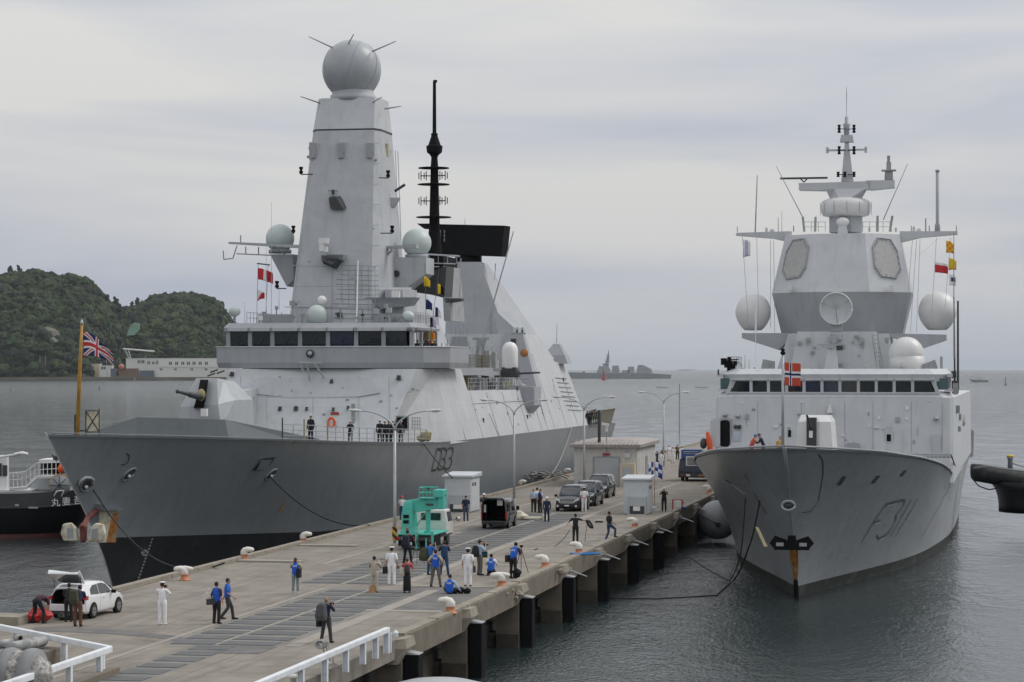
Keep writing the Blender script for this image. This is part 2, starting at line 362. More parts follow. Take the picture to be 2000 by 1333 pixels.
def wear(m, joints=True):
    nt = m.node_tree; N = nt.nodes; L = nt.links; b = N['Principled BSDF']; tc = [x for x in N if x.type == 'TEX_COORD'][0]
    cur = b.inputs['Base Color'].links[0].from_socket
    def lay(sc, lo, hi, amt, c, s=1.0, det=6):
        nonlocal cur
        mp = N.new('ShaderNodeMapping'); mp.inputs['Scale'].default_value = sc; L.new(tc.outputs['Object'], mp.inputs[0])
        n = N.new('ShaderNodeTexNoise'); n.inputs['Scale'].default_value = s; n.inputs['Detail'].default_value = det; n.inputs['Roughness'].default_value = .65; L.new(mp.outputs[0], n.inputs['Vector'])
        r = N.new('ShaderNodeMapRange'); r.inputs[1].default_value = lo; r.inputs[2].default_value = hi; r.inputs[3].default_value = 0; r.inputs[4].default_value = amt; L.new(n.outputs[0], r.inputs[0])
        x = N.new('ShaderNodeMix'); x.data_type = 'RGBA'; L.new(r.outputs[0], x.inputs[0]); L.new(cur, x.inputs[6]); x.inputs[7].default_value = c+(1,); cur = x.outputs[2]
    lay((1.6, .09, 1), .5, .72, .55, (.10, .088, .07))       # tyre and drag marks along the pier
    lay((.5, .5, 1), .60, .68, .5, (.09, .08, .066), 1.0, 9)   # oil and damp stains
    lay((2.5, 2.5, 1), .62, .72, .5, (.36, .33, .28), 1.0, 8)  # pale scoured spots
    br = N.new('ShaderNodeTexBrick'); br.offset = 0; br.inputs['Scale'].default_value = 1; br.inputs['Mortar Size'].default_value = .03; br.inputs['Brick Width'].default_value = 4.5; br.inputs['Row Height'].default_value = 6.0
    L.new(tc.outputs['Object'], br.inputs['Vector'])
    m_ = N.new('ShaderNodeMath'); m_.operation = 'MULTIPLY'; m_.inputs[1].default_value = .6; L.new(br.outputs['Fac'], m_.inputs[0])
    x = N.new('ShaderNodeMix'); x.data_type = 'RGBA'; L.new(m_.outputs[0], x.inputs[0]); L.new(cur, x.inputs[6]); x.inputs[7].default_value = (.07, .06, .05, 1)
    L.new(x.outputs[2], b.inputs['Base Color'])
wear(M_conc)
PW = 17.97; V0, V1 = -46.0, 236.0
pier = thing('pier', None, None, QF.w(0, 0, 0), -PH); pier['kind'] = 'structure'
def Qp(u, v, z=0): return QF.w(u, v, z)
def pier_part(name, mb, m): o = mb.build(name, m, pier); return o
mb = MB(); mb.bx(0, PW, V0, V1, -.75, 0); pier_part('deck', mb, M_conc)
# kerbs along both edges, chipped in lengths
random.seed(3); mb = MB()
v = V0
while v < V1:
    ln = 3.9+random.random()*.2; j = random.uniform(-.02, .02)
    if v > -13: mb.bx(.0+j, .42+j, v, v+ln-.04, .004, .2)
    v += ln
v = -17.6
while v < V1:
    ln = 5.8; mb.bx(PW-.42, PW+.02, v, v+ln-.08, .004, .11+random.uniform(-.02, .01)); v += 6.0
pier_part('kerb', mb, M_kerb)
piers_v = [-18.1+12*k for k in range(14)]
for i, pv in enumerate(piers_v):
    mb = MB(); mb.bx(PW-.95, PW+.16, pv-.6, pv+.75, -4, -.05); o = pier_part('pillar', mb, M_conc2)
    mb = MB(); mb.bx(PW-.9, PW+.2, pv-.8, pv+.8, -4, -2.35); mb.bx(PW-3, PW-.4, pv-.55, pv+.55, -4, -2.3); pier_part('pillar_foot', mb, M_concd)
    # corbel head with a chamfer
    mb = MB(); mb.loft([[(PW-.3, pv-1.0, -.95), (PW+.1, pv-1.0, -.95), (PW+.1, pv+1.0, -.95), (PW-.3, pv+1.0, -.95)],
                        [(PW-.3, pv-1.1, -.35), (PW+.42, pv-.8, -.35), (PW+.42, pv+.8, -.35), (PW-.3, pv+1.1, -.35)],
                        [(PW-.3, pv-1.1, -.02), (PW+.34, pv-.7, .02), (PW+.34, pv+.7, .02), (PW-.3, pv+1.1, -.02)]]); pier_part('pillar_head', mb, M_kerb)
    mb = MB(); mb.bx(PW-.14, PW+.08, pv+1.1, pv+10.9, -.95, .002); pier_part('face_beam', mb, M_conc2)
mb = MB(); mb.bx(PW-1.6, PW-1.4, V0, V1, -4, -.7); pier_part('back_wall', mb, M_concd)
mb = MB(); mb.bx(PW-1.4, PW-1.32, V0, V1, -4, -1.9); pier_part('tide_band', mb, M_concd)
mb = MB(); mb.bx(0.02, .2, V0, V1, -4, -.7); pier_part('left_wall', mb, M_concd)
# inner trench covers: two rows of narrow steel slabs with pale bolt heads, running down the pier
random.seed(5)
def grates(u0, u1, v0, v1, name):
    mb = MB(); v = v0
    while v < v1:
        dz = random.uniform(0, .006); mb.bx(u0+random.uniform(-.05, .05), u1+random.uniform(-.05, .05), v, v+random.uniform(1.05, 1.3), .006, .022+dz); v += 1.85
    pier_part(name, mb, M_grate)
M_bed = mat('trench_bed_grey', (.19, .185, .17), rough=.85, var=.2, scale=1.4, dirt=(.10, .10, .095), dirtamt=.5)
mb = MB(); mb.bx(9.7, 14.2, -22.2, 1.9, .0, .005); mb.bx(11.0, 12.75, V0, -22.2, .0, .005); mb.bx(7.2, 12.2, 4.3, 64, .0, .005); pier_part('trench_bed', mb, M_bed)
grates(9.9, 11.6, -22, 1.6, 'trench_cover'); grates(11.85, 14.0, -22, 1.6, 'trench_cover'); grates(11.15, 12.65, -44, -22.6, 'trench_cover')
grates(7.5, 9.45, 4.6, 63.5, 'trench_cover'); grates(9.8, 12.0, 4.6, 63.5, 'trench_cover')
mb = MB(); mb.bx(9.3, 9.5, V0, 1.9, .004, .014); mb.bx(11.66, 11.78, -22, 1.9, .006, .018); mb.bx(9.5, 9.66, 4.3, 64, .006, .018); mb.bx(14.4, 15.0, -22, 1.9, .004, .012); mb.bx(12.2, 12.75, 4.3, 64, .004, .014); mb.bx(5.3, 5.6, 16, 104, .004, .012)
mb.bx(12.2, 12.6, 64, 200, .004, .012)
pier_part('edge_strip', mb, M_path2)
mb = MB()
for pv in (17.2, 28.9, 40, 4.1, -8.0): mb.bx(PW-4.8, PW-.6, pv-.3, pv+.35, .004, .016)
for pu, pv in ((2.3, 17), (2.3, 29)): mb.bx(.5, 4, pv-.5, pv+.4, .004, .09)
pier_part('bollard_plinth', mb, M_path2)
mb = MB(); mb.bx(13.2, 17.3, -8, -1.6, .004, .010); mb.bx(13.2, 17.3, -1.2, 3.6, .004, .011); mb.bx(11.4, 14.2, -24.6, -22.3, .006, .013)
mb.loft([[(u, v, .005) for u, v in ((2.6, -17.4), (6.3, -17.5), (9, -19.2), (11.0, -21.0), (11.2, -22.4), (9.2, -20.4), (6.4, -19.1), (3.0, -18.6))], [(u, v, .012) for u, v in ((2.6, -17.4), (6.3, -17.5), (9, -19.2), (11.0, -21.0), (11.2, -22.4), (9.2, -20.4), (6.4, -19.1), (3.0, -18.6))]])
pier_part('asphalt_patch', mb, M_patch)
# broken concrete at two corners of the edge
def rock(mb, c, r):
    mb.smooth = False; rings = []
    for i in range(5):
        t = math.pi*(i+.3)/4.6; rings.append([(c[0]+r*math.sin(t)*math.cos(k*1.05)*random.uniform(.7, 1.2), c[1]+r*math.sin(t)*math.sin(k*1.05)*random.uniform(.7, 1.2), c[2]-r*math.cos(t)*random.uniform(.6, .9)) for k in range(6)])
    mb.loft(rings)
for i, (u, v, z) in enumerate(((18.0, 4.2, -.15), (18.35, 3.6, -.45), (17.9, 4.9, -.1), (18.2, 5.0, -.4), (18.0, 2.9, -.2), (18.3, 16.2, -.2))):
    mb = MB(); rock(mb, (0, 0, 0), random.uniform(.14, .27)); o = mb.build('broken_concrete', M_kerb); o.location = Qp(u, v, z)
    tag(o, 'broken lump of pale concrete on the crumbled pier edge', 'rubble', 'lumps of broken concrete on the pier edge')

# ---- fender panels on the pillars
ords = ['nearest', 'second nearest', 'third nearest', 'fourth nearest', 'fifth nearest', 'sixth nearest', 'seventh nearest', 'eighth nearest', 'ninth nearest']
proto = None
for i, pv in enumerate(piers_v[:7]):
    loc = Qp(PW+.2, pv, 0)
    lab = f'black box fender hanging on the {ords[i]} pier pillar in view'
    if proto is None:
        proto = thing('pier_fender', lab, 'fender', loc, -PH, 'black fenders on the pier pillars')
        mb = MB(); mb.bx(0, .6, -.4, .4, -3.4, -.62); bevel(mb.build('pad', M_black, proto), .05)
        mb = MB(); mb.loft([[(0, -.41, -.62), (.61, -.41, -.62), (.61, .41, -.62), (0, .41, -.62)], [(0, -.38, -.5), (.58, -.38, -.6), (.58, .38, -.6), (0, .38, -.5)]]); mb.build('cap', M_rail, proto)
    else:
        c = copy_tree(proto); c.location = loc; c['label'] = lab
for i, pv in enumerate(piers_v[3:9]):
    mb = MB(); mb.tube((0, 0, 0), (1.0, -.25, -.3), .05, .03); mb.box((0, 0, 0), (.2, .3, .25))
    o = mb.build('fender_arm', M_steel); o.location = Qp(PW+.35, pv+.9, -.35); o.rotation_euler = (0, 0, -PH)
    tag(o, f'pale steel arm sticking out from the pier edge beside the {ords[i+3] if i < 5 else "farthest"} fender pillar', 'bracket', 'steel arms on the pier edge')

# ---- bollards
M_bolw = mat('bollard_white', (.70, .68, .62), rough=.6, var=.08, scale=3, dirt=(.45, .36, .25), dirtamt=.4, dscale=3)
M_bolo = mat('bollard_rusty_orange', (.52, .20, .10), rough=.8, var=.35, scale=4, dirt=(.40, .34, .28), dirtamt=.5, dscale=4)
def bollard(u, v, lab, s=1.0, flip=False, yaw=None):
    t = thing('bollard', lab, 'bollard', Qp(u, v, 0), -PH+(math.pi if flip else 0)+(yaw or 0), 'white curved bollards along the pier edges')
    mb = SM(); mb.lathe([(.30, .004), (.30, .05), (.22, .09), (.20, .32), (.22, .36)], n=16); mb.build('foot', M_bolo, t)
    mb = SM(); mb.limb([(0, 0, .36), (0, 0, .52), (-.06, 0, .62), (-.2, 0, .68), (-.42, 0, .66)], [.2, .21, .2, (.2, .17), (.17, .15)], 14, ref=(0, 1, 0)); mb.build('head', M_bolw, t)
    t.scale = (.98, .98, .86)
    return t
BL = [((361, 1134), 'T shaped white bollard with a pale orange foot nearest the bow of the dark ship', 2), ((477, 1094), 'white hooked bollard, second from the bow of the dark ship', 1), ((592, 1062), 'white hooked bollard, third from the bow of the dark ship', 1),
      ((790, 1033), 'white bollard on the ship side behind the tall lamp post by the crane truck', 1), ((880, 1199), 'stained white hooked bollard on the right edge beside the sitting man in a blue vest', 0), ((980, 1147), 'broad white bollard on a bright orange foot beside the broken concrete', 2),
      ((1065, 1110), 'white hooked bollard right of the man with the tripod', 0), ((1131, 1083), 'white bollard with a blue rope lying round it', 0), ((1240, 1032), 'white bollard below the grey kiosk on the right edge', 0),
      ((1385, 964), 'white bollard on the pier by the flared bow of the paler ship', 0), ((1016, 953), 'white bollard on the left edge beyond the second lamp post', 1), ((1104, 929), 'farthest white bollard on the left edge by the warehouse', 1)]
for (p, lab, kind) in BL:
    q = QF.l(G(*p)); t = bollard(q.x, q.y, lab, flip=(kind == 1), yaw=0 if kind < 2 else .3)
    if kind == 2:
        mb = SM(); mb.limb([(-.3, 0, .66), (0, 0, .70), (.3, 0, .66)], [.12, .15, .12], 12, ref=(0, 1, 0)); mb.build('cross_head', M_bolw, t)

# ---- lamp posts with two swan necks
def lamp(u, v, lab, base=None, hgt=8.05, span=2.9, yaw=0.0, double=True):
    t = thing('street_lamp', lab, 'lamp post', Qp(u, v, 0), -PH+yaw, 'tall two armed lamp posts on the pier')
    mb = SM(); mb.path([(0, 0, 0), (0, 0, 2.2), (0, 0, hgt-1.3)], [.11, .10, .075], 10); mb.build('pole', M_steel, t)
    mb = MB(); mb.lathe([(.2, .0), (.2, .03), (.13, .05)], n=12); mb.build('base_plate', M_steel, t)
    for sx in (-1, 1):
        mb = SM(); pts = []
        for k in range(9):
            a = k/8*math.pi/2*.93; pts.append((sx*span*.80*(1-math.cos(a)), 0, hgt-1.35+1.25*math.sin(a)))
        mb.path(pts, [.06-.003*k for k in range(9)], 8); arm = mb.build('arm', M_steel, t)
        e = Vector(pts[-1]); mb = SM(); mb.limb([e+Vector((-sx*.05, 0, -.02)), e+Vector((sx*.28, 0, .03)), e+Vector((sx*.72, 0, .05))], [(.06, .05), (.14, .085), (.09, .05)], 10, ref=(0, 1, 0)); mb.build('lamp_head', M_dome, arm)
        mb = SM(); mb.sphere(e+Vector((sx*.38, 0, -.035)), (.24, .11, .06), 10, 6); mb.build('lamp_glass', M_steel, arm)
    return t
lp = QF.l(G(771, 1063)); l1 = lamp(lp.x, lp.y, 'two armed grey lamp post beside the turquoise crane truck', yaw=.05)
mb = MB(); mb.lathe([(.16, -.38), (.16, .4)], c=(0, 0, .62), n=12); 
# hazard striped sleeve
def stripes_mat():
    m = bpy.data.materials.new('hazard_stripes'); m.use_nodes = True; N = m.node_tree.nodes; L = m.node_tree.links
    tc = N.new('ShaderNodeTexCoord'); mp = N.new('ShaderNodeMapping'); mp.inputs['Rotation'].default_value = (0, R(45), 0); L.new(tc.outputs['Object'], mp.inputs[0])
    w = N.new('ShaderNodeTexWave'); w.inputs['Scale'].default_value = .95; w.bands_direction = 'X'; L.new(mp.outputs[0], w.inputs[0])
    r = N.new('ShaderNodeValToRGB'); r.color_ramp.interpolation = 'CONSTANT'; e = r.color_ramp.elements; e[0].color = (.02, .02, .02, 1); e[1].position = .5; e[1].color = (.6, .36, .03, 1); L.new(w.outputs[0], r.inputs[0])
    L.new(r.outputs[0], N['Principled BSDF'].inputs['Base Color']); return m
M_haz = stripes_mat()
mb.build('hazard_sleeve', M_haz, l1)
lp = QF.l(G(1004, 976)); lamp(lp.x, lp.y, 'two armed grey lamp post behind the black van with its tailgate open', yaw=.0)
lamp(5.1, 104.3, 'two armed grey lamp post standing in front of the white warehouse', yaw=.12)
lamp(6.2, 150, 'farthest two armed lamp post, rising behind the warehouse roof', yaw=-.1)

# ---- white storage boxes and warehouse
def kiosk(px, py, w, d, h, name, lab, side=1):
    q = QF.l(G(px, py)); t = thing(name, lab, 'cabinet', Qp(q.x, q.y, 0), -PH, 'white equipment cabinets on the pier')
    mb = MB(); mb.bx(0, w, 0, d, .05, h-.2); bevel(mb.build('cabinet_body', M_kiosk, t), .02)
    mb = MB(); mb.loft([[(-.16, -.16, h-.2), (w+.16, -.16, h-.2), (w+.16, d+.16, h-.2), (-.16, d+.16, h-.2)], [(-.16, -.16, h-.05), (w+.16, -.16, h-.05), (w+.16, d+.16, h+.1), (-.16, d+.16, h+.1)]]); bevel(mb.build('roof', M_kiosk, t), .02)
    mb = MB(); mb.bx(.1, w-.1, .1, d-.1, 0, .06); mb.build('plinth', M_kerb, t)
    mb = MB(); mb.bx(.35, w-.1, -.5, -.012, .0, .04)
    mb.bx(.3, .36, -.5, -.44, 0, 1.35); mb.bx(w-.16, w-.1, -.5, -.44, 0, 1.35); mb.bx(.36, w-.16, -.5, -.45, 1.3, 1.35); mb.bx(.3, .36, -.45, -.01, 1.3, 1.34); mb.bx(w-.16, w-.1, -.45, -.01, 1.3, 1.34)
    mb.build('front_frame', M_kiosk, t)
    mb = MB(); mb.bx(.42, w-.2, -.44, -.02, .62, 1.24); mb.build('switch_box', M_kiosk2, t)
    mb = MB(); mb.bx(.75, w-.5, -.46, -.1, .28, .6); mb.build('meter_box', M_white, t)
    mb = MB(); mb.bx(.5, w-.25, -.38, -.02, .06, .6); mb.build('cable_bay', M_dark, t)
    mb = MB(); mb.bx(w+.002, w+.02, .35, d-.35, .25, h-.4); mb.build('side_door', M_kiosk, t)
    mb = MB()
    for k in (0, 1): mb.bx(w+.02, w+.035, .5+k*.8, .95+k*.8, h-.85, h-.6)
    mb.build('vent', M_dark, t)
    return t
M_kiosk = mat('cabinet_white', (.55, .58, .60), rough=.5, var=.05, dirt=(.38, .36, .32), dirtamt=.35, dscale=1.5)
M_kiosk2 = mat('cabinet_grey', (.45, .48, .50), rough=.5, var=.05)
kiosk(868, 1001, 1.95, 3.2, 2.75, 'equipment_cabinet', 'white equipment cabinet with overhanging roof behind the crane truck')
kiosk(1218, 1005, 1.75, 2.6, 2.65, 'equipment_cabinet', 'pale blue grey equipment cabinet standing right of the three minivans')
M_wall = mat('corrugated_wall', (.60, .59, .57), rough=.6, var=.06, dirt=(.35, .31, .27), dirtamt=.3, dscale=.6)
M_wroof = mat('warehouse_roof', (.34, .31, .29), rough=.7, var=.12, dirt=(.2, .17, .15), dirtamt=.5, dscale=.5)
M_cream = mat('cream_paint', (.60, .52, .38), rough=.6, var=.06)
wh = thing('warehouse', 'white flat roofed shed on the pier with a roller door and a red sign', 'shed', Qp(3.9, 106, 0), -PH)
WW, WD, WHt = 5.7, 12.0, 3.45
mb = MB()
n = 46
front = [(WW*k/n, -(.03 if k % 2 else 0)) for k in range(n+1)]
sider = [(WW+(.03 if k % 2 else 0), WD*k/60) for k in range(61)]
mb.prism(front+sider[1:]+[(0, WD)], 0, WHt); mb.build('wall', M_wall, wh)
mb = MB(); mb.loft([[(-.35, -.45, WHt), (WW+.35, -.45, WHt), (WW+.35, WD+.4, WHt), (-.35, WD+.4, WHt)], [(-.35, -.45, WHt+.25), (WW+.35, -.45, WHt+.25), (WW+.35, WD+.4, WHt+.35), (-.35, WD+.4, WHt+.35)], [(.6, 1.6, WHt+.62), (WW-.6, 1.6, WHt+.62), (WW-.6, WD-1.6, WHt+.62), (.6, WD-1.6, WHt+.62)]])
rf = mb.build('roof', M_wroof, wh)
mb = MB()
for k in range(16): mb.box((.05+k*.37, .55, WHt+.46), (.05, 2.3, .04), rot=Matrix.Rotation(R(9), 3, 'X'))
mb.build('roof_rib', M_wroof, rf)
mb = MB(); mb.bx(1.85, 4.05, -.09, -.035, 0, 2.55); mb.build('roller_door', M_kiosk2, wh)
mb = MB(); mb.bx(1.75, 1.85, -.13, -.035, 0, 2.6); mb.bx(4.05, 4.15, -.13, -.035, 0, 2.6); mb.bx(1.85, 4.05, -.13, -.035, 2.55, 2.62); mb.build('door_frame', M_rail, wh)
mb = MB(); mb.bx(4.28, 5.6, -1.1, -.04, 0, 2.05); mb.build('porch', M_cream, wh)
mb = MB(); mb.bx(4.5, 5.35, -1.14, -1.103, 0, 1.7); mb.build('porch_door', M_kiosk2, wh)
mb = MB(); mb.bx(2.6, 3.25, -.2, -.04, 2.74, 2.92); sg = mb.build('sign', M_red, wh)
mb = MB(); mb.bx(2.68, 3.17, -.22, -.203, 2.79, 2.87); mb.build('sign_lettering', M_dark, sg)
mb = MB(); mb.bx(4.6, 5.1, -.3, -.04, 2.55, 2.95); mb.build('wall_box', M_kiosk, wh)
mb = MB(); mb.bx(WW+.035, WW+.08, 5.0, 5.12, .4, 2.5); mb.bx(WW+.035, WW+.08, 6.0, 6.1, .4, 2.5); mb.build('downpipe', M_rail, wh)
mb = MB(); mb.tube((2.95, -.05, WHt-.5), (2.95, -.05, WHt+2.0), .05); mast_ = mb.build('camera_pole', M_steel, wh)
mb = MB(); mb.box((2.85, -.2, WHt+2.05), (.62, .3, .22), rot=Matrix.Rotation(.15, 3, 'Y')); mb.box((2.95, -.1, WHt+1.65), (.2, .2, .5)); mb.build('camera_head', M_white, mast_)
mb = MB(); mb.tube((2.2, .5, WHt+.4), (2.2, .5, WHt+3.3), .14); mb.build('chimney_pipe', M_dark, wh)

# ---- near railings
def rail(pts, posts, name, lab, hz=1.0, w=.17, h=.2, inner=True):
    t = thing(name, lab, 'railing', Qp(*pts[0]), -PH, 'white painted railings in the foreground')
    o = Vector(pts[0]+(0,)); P = [Vector(p+(0,))-o for p in pts]
    mb = MB()
    for a, b in zip(P, P[1:]):
        d = (b-a).normalized(); nn = Vector((-d.y, d.x, 0))*w/2; e = d*w*.0
        r = []
        for q, k in ((a-e, 0), (b+e, 1)): r.append([q-nn+Vector((0, 0, hz-h)), q+nn+Vector((0, 0, hz-h)), q+nn+Vector((0, 0, hz)), q-nn+Vector((0, 0, hz))])
        mb.loft(r)
    bevel(mb.build('top_rail', M_railp, t), .03)
    for (x, y) in posts:
        mb = MB(); c = Vector((x, y, 0))-o; mb.bx(c.x-.09, c.x+.09, c.y-.012, c.y+.012, 0, hz-h); mb.bx(c.x-.1, c.x-.075, c.y-.09, c.y+.09, 0, hz-h); mb.bx(c.x+.075, c.x+.1, c.y-.09, c.y+.09, 0, hz-h); mb.build('post', M_railp, t)
    return t
# right hand railing: top edge passes px (485,1331)-(757,1222) at about 1.0 m above the pier
ra = QF.at(757, 1225, z=.95); rb = QF.at(470, 1345, z=.95)
L_ = [(lerp(ra.x, rb.x, k), lerp(ra.y, rb.y, k)) for k in (0, 1)]
posts = [(lerp(ra.x, rb.x, k), lerp(ra.y, rb.y, k)) for k in (.01, .1, .2, .33, .48, .64, .82)]
t = rail([(ra.x, ra.y), (rb.x, rb.y)], posts, 'railing', 'long white railing sloping down along the right edge of the pier', .95, .2, .2)
mb = MB(); mb.bx(-.1, .1, .1, .2, .0, .72); mb.lathe([(.09, .6), (.11, .74), (.02, .84)], c=(.28, .1, 0), n=10); mb.build('end_post', M_railp, t)
mb = SM()
for k in range(5): mb.path([( -1.1+math.cos(a)*.16, -4.9-.1*k, .86+math.sin(a)*.14) for a in [i*math.pi/5 for i in range(11)]], .025, 6)
for k in range(3): mb.path([(-1.1+.1*k, -4.95, .85), (-1.0+.15*k, -5.1, .5), (-.9+.1*k, -5.0, .2), (-.6+.15*k, -5.3, .05)], .025, 6)
mb.build('rope_lashing', M_cablel); bpy.data.objects['rope_lashing'].location = Qp(ra.x+.0, ra.y, 0); bpy.data.objects['rope_lashing'].rotation_euler = (0, 0, -PH)
tag(bpy.data.objects['rope_lashing'], 'pale rope lashed in turns round the long white railing', 'rope')
# concrete edge beam below it
ca = QF.at(770, 1258, z=0); cb_ = QF.at(600, 1336, z=0)
# left corner railing
c0 = QF.at(215, 1262, z=.95); c1 = QF.at(-40, 1212, z=.95); c2 = QF.at(-30, 1345, z=.95)
pl = [(lerp(c0.x, c1.x, k), lerp(c0.y, c1.y, k)) for k in (.06, .33, .7)]+[(lerp(c0.x, c2.x, k), lerp(c0.y, c2.y, k)) for k in (.1, .36, .56, .8)]
t = thing('railing', None, None)
bpy.data.objects.remove(t)
t = rail([(c1.x, c1.y), (c0.x, c0.y), (c2.x, c2.y)], pl, 'railing', 'white cornered railing round the grey fenders at the lower left', .95, .2, .22)
# its low concrete upstand
mb = MB(); d = Vector((c2.x-c0.x, c2.y-c0.y, 0)); 
def strip(mb, a, b, w, z0, z1):
    a = Vector((a[0], a[1], 0)); b = Vector((b[0], b[1], 0)); dd = (b-a).normalized(); nn = Vector((-dd.y, dd.x, 0))*w/2
    mb.loft([[a-nn+Vector((0, 0, z0)), a+nn+Vector((0, 0, z0)), a+nn+Vector((0, 0, z1)), a-nn+Vector((0, 0, z1))], [b-nn+Vector((0, 0, z0)), b+nn+Vector((0, 0, z0)), b+nn+Vector((0, 0, z1)), b-nn+Vector((0, 0, z1))]])
strip(mb, (c0.x+.15, c0.y+.1), (c2.x+.15, c2.y-.5), .35, .004, .22)
pier_part('corner_upstand', mb, M_conc2)
# grey pneumatic fenders stowed inside the corner railing
M_fend = mat('crusted_fender_grey', (.20, .21, .215), rough=.8, var=.12, dirt=(.55, .53, .5), dirtamt=.75, dscale=1.7)
M_bar = mat('barnacle_crust', (.24, .235, .225), rough=.95, var=.5, scale=6, bump=.8, dirt=(.62, .6, .56), dirtamt=.9, dscale=4)
M_sleeve = mat('rubber_sleeve_grey', (.22, .225, .23), rough=.65, var=.12)
fg = thing('ship_fender', 'big grey rubber ship fender crusted with pale barnacles inside the corner railing', 'fender', G(-8, 1366, 3.0), R(-14)); fg.scale = (.86, .86, .86)
mb = SM(); mb.lathe([(.15, -2.2), (.55, -2.0), (.86, -1.5), (.92, -.5), (.92, .5), (.86, 1.5), (.55, 2.0), (.15, 2.2)], c=(0, 0, .92), n=28, M=Matrix.Rotation(R(90), 3, 'Y')); mb.build('body', M_bar, fg)
for k, x in enumerate((-1.3, -.35, .6, 1.45)):
    mb = SM(); mb.lathe([(.96, -.22), (1.0, 0), (.96, .22)], c=(x, 0, .92), n=28, M=Matrix.Rotation(R(90), 3, 'Y')); mb.build('band', M_sleeve, fg)
mb = SM()
for k in range(22):
    a = k/21*math.pi*1.0; mb.limb([(.12, math.cos(a)*1.01, .92+math.sin(a)*1.01), (.15, math.cos(a+.1)*1.01, .92+math.sin(a+.1)*1.01)], [.045, .045], 6)
mb.build('chain', M_dark, fg)
fa = QF.at(6, 1254, z=.7); fb = QF.at(80, 1250, z=.7)
for k, (x0, y0, x1, y1, lab, r) in enumerate(((-12, 1262, 22, 1256, 'short grey rubber sleeve with an open end, left one under the railing', .16), (12, 1268, 84, 1252, 'long grey rubber sleeve with a dark open end beside the railing', .2), (30, 1246, 40, 1247, 'small grey sleeve stub close under the white top rail', .13))):
    a = G(x0, y0, 3.75); b = G(x1, y1, 3.75); t = thing('rubber_sleeve', lab, 'rubber sleeve', a, 0, 'grey rubber sleeves behind the corner railing'); d = b-a
    mb = SM(); mb.tube((0, 0, 0), d, r, r, 14); mb.build('tube', M_fend, t)
    mb = SM(); mb.tube(d*.985, d*1.006, r*.75, r*.75, 12); mb.build('bore', M_black, t)
# concrete pads supporting them
mb = MB(); a = QF.l(G(40, 1300)); mb.bx(a.x-5, a.x+1.0, a.y-1.2, a.y+1.6, .004, .5); pier_part('stowage_block', mb, M_conc2)
# end block at far left of the near deck edge
mb = MB(); a = QF.l(G(10, 1218)); mb.bx(a.x-3.5, a.x+.9, a.y-.8, a.y+.8, -.3, .35); pier_part('corner_block', mb, M_kerb)
# little mooring posts near the right railing
for px, py, lab in ((637, 1318, 'small white mushroom post inside the long railing, nearer one'), (573, 1345, 'small white mushroom post at the bottom of the long railing'), (753, 1262, 'small white post at the top end of the long railing')):
    mb = SM(); mb.lathe([(.1, 0), (.1, .32), (.17, .34), (.17, .42), (.1, .46)], n=14); o = mb.build('mushroom_post', M_bolw); o.location = G(px, py); tag(o, lab, 'post', 'small white mushroom posts')
# round grey top of something close below the camera (a large tank-like fender in the water)
mb = SM(); mb.lathe([(2.2, -2.6), (2.2, 0), (2.12, .2), (1.8, .4), (1.1, .58), (.3, .66), (.02, .665)], n=40); o = mb.build('round_fender', M_radome); o.location = Vector((-2.68, 90, 1.43)); tag(o, 'smooth grey domed top floating at the bottom edge of the picture', 'fender')

# ================================================================ far shore, hills, town
M_for = mat('forest_green', (.022, .041, .014), rough=.95, var=.5, scale=.035, dirt=(.06, .062, .03), dirtamt=.5, dscale=.012)
M_for2 = mat('forest_olive', (.046, .058, .020), rough=.95, var=.45, scale=.05, dirt=(.04, .052, .03), dirtamt=.6, dscale=.02)
M_earth = mat('hill_ground', (.04, .045, .028), rough=.95, var=.3, scale=.01)
M_shore = mat('shore_wall', (.16, .15, .13), rough=.95, var=.3, scale=.02)
M_grassf = mat('shore_grass', (.17, .165, .09), rough=.95, var=.3, scale=.02)
HYD = 3300.0
KS = HYD/F
SH = 1.0
# silhouette measured: (px, top py)
sil1 = [(-260, 560), (-100, 545), (0, 532), (40, 527), (75, 520), (110, 535), (150, 530), (175, 545), (200, 572), (222, 590), (245, 640), (262, 700), (280, 735)]
sil2 = [(225, 640), (240, 600), (262, 592), (280, 594), (298, 577), (330, 568), (375, 566), (405, 572), (430, 590), (448, 620), (475, 665), (505, 705), (530, 735)]
def hill(name, sil, Yc, depth, base=735):
    xs = [i for i in range(int(sil[0][0]), int(sil[-1][0])+1, 6)]; nv = 26; vs = []
    prof = []
    for x in xs:
        t = stable(sil, x)+17
        t = max(0, (base-t))*Yc/F
        row = []
        for j in range(nv+1):
            q = j/nv; sh = math.sin(math.pi*min(1, q*1.05))**.62 if q < .95 else 0
            yy = Yc+(q-.5)*depth
            row.append(((x-CX)*Yc/F, yy, max(0, t*sh)+2))
        prof.append(row)
    mb = SM(); mb.add([p for r in prof for p in r], [(i*(nv+1)+j, i*(nv+1)+j+1, (i+1)*(nv+1)+j+1, (i+1)*(nv+1)+j) for i in range(len(prof)-1) for j in range(nv)])
    o = mb.build(name, M_earth); o['kind'] = 'structure'; return prof
random.seed(11)
def blob(mb, c, r):
    nu, nv = 7, 5; rings = []; ph = random.random()*6
    for i in range(nv+1):
        t = .15+(math.pi-.3)*i/nv
        rings.append([(c[0]+r*math.sin(t)*math.cos(ph+2*math.pi*k/nu)*random.uniform(.72, 1.25), c[1]+r*math.sin(t)*math.sin(ph+2*math.pi*k/nu)*random.uniform(.72, 1.25), c[2]-r*math.cos(t)*random.uniform(.75, 1.2)) for k in range(nu)])
    mb.loft(rings)
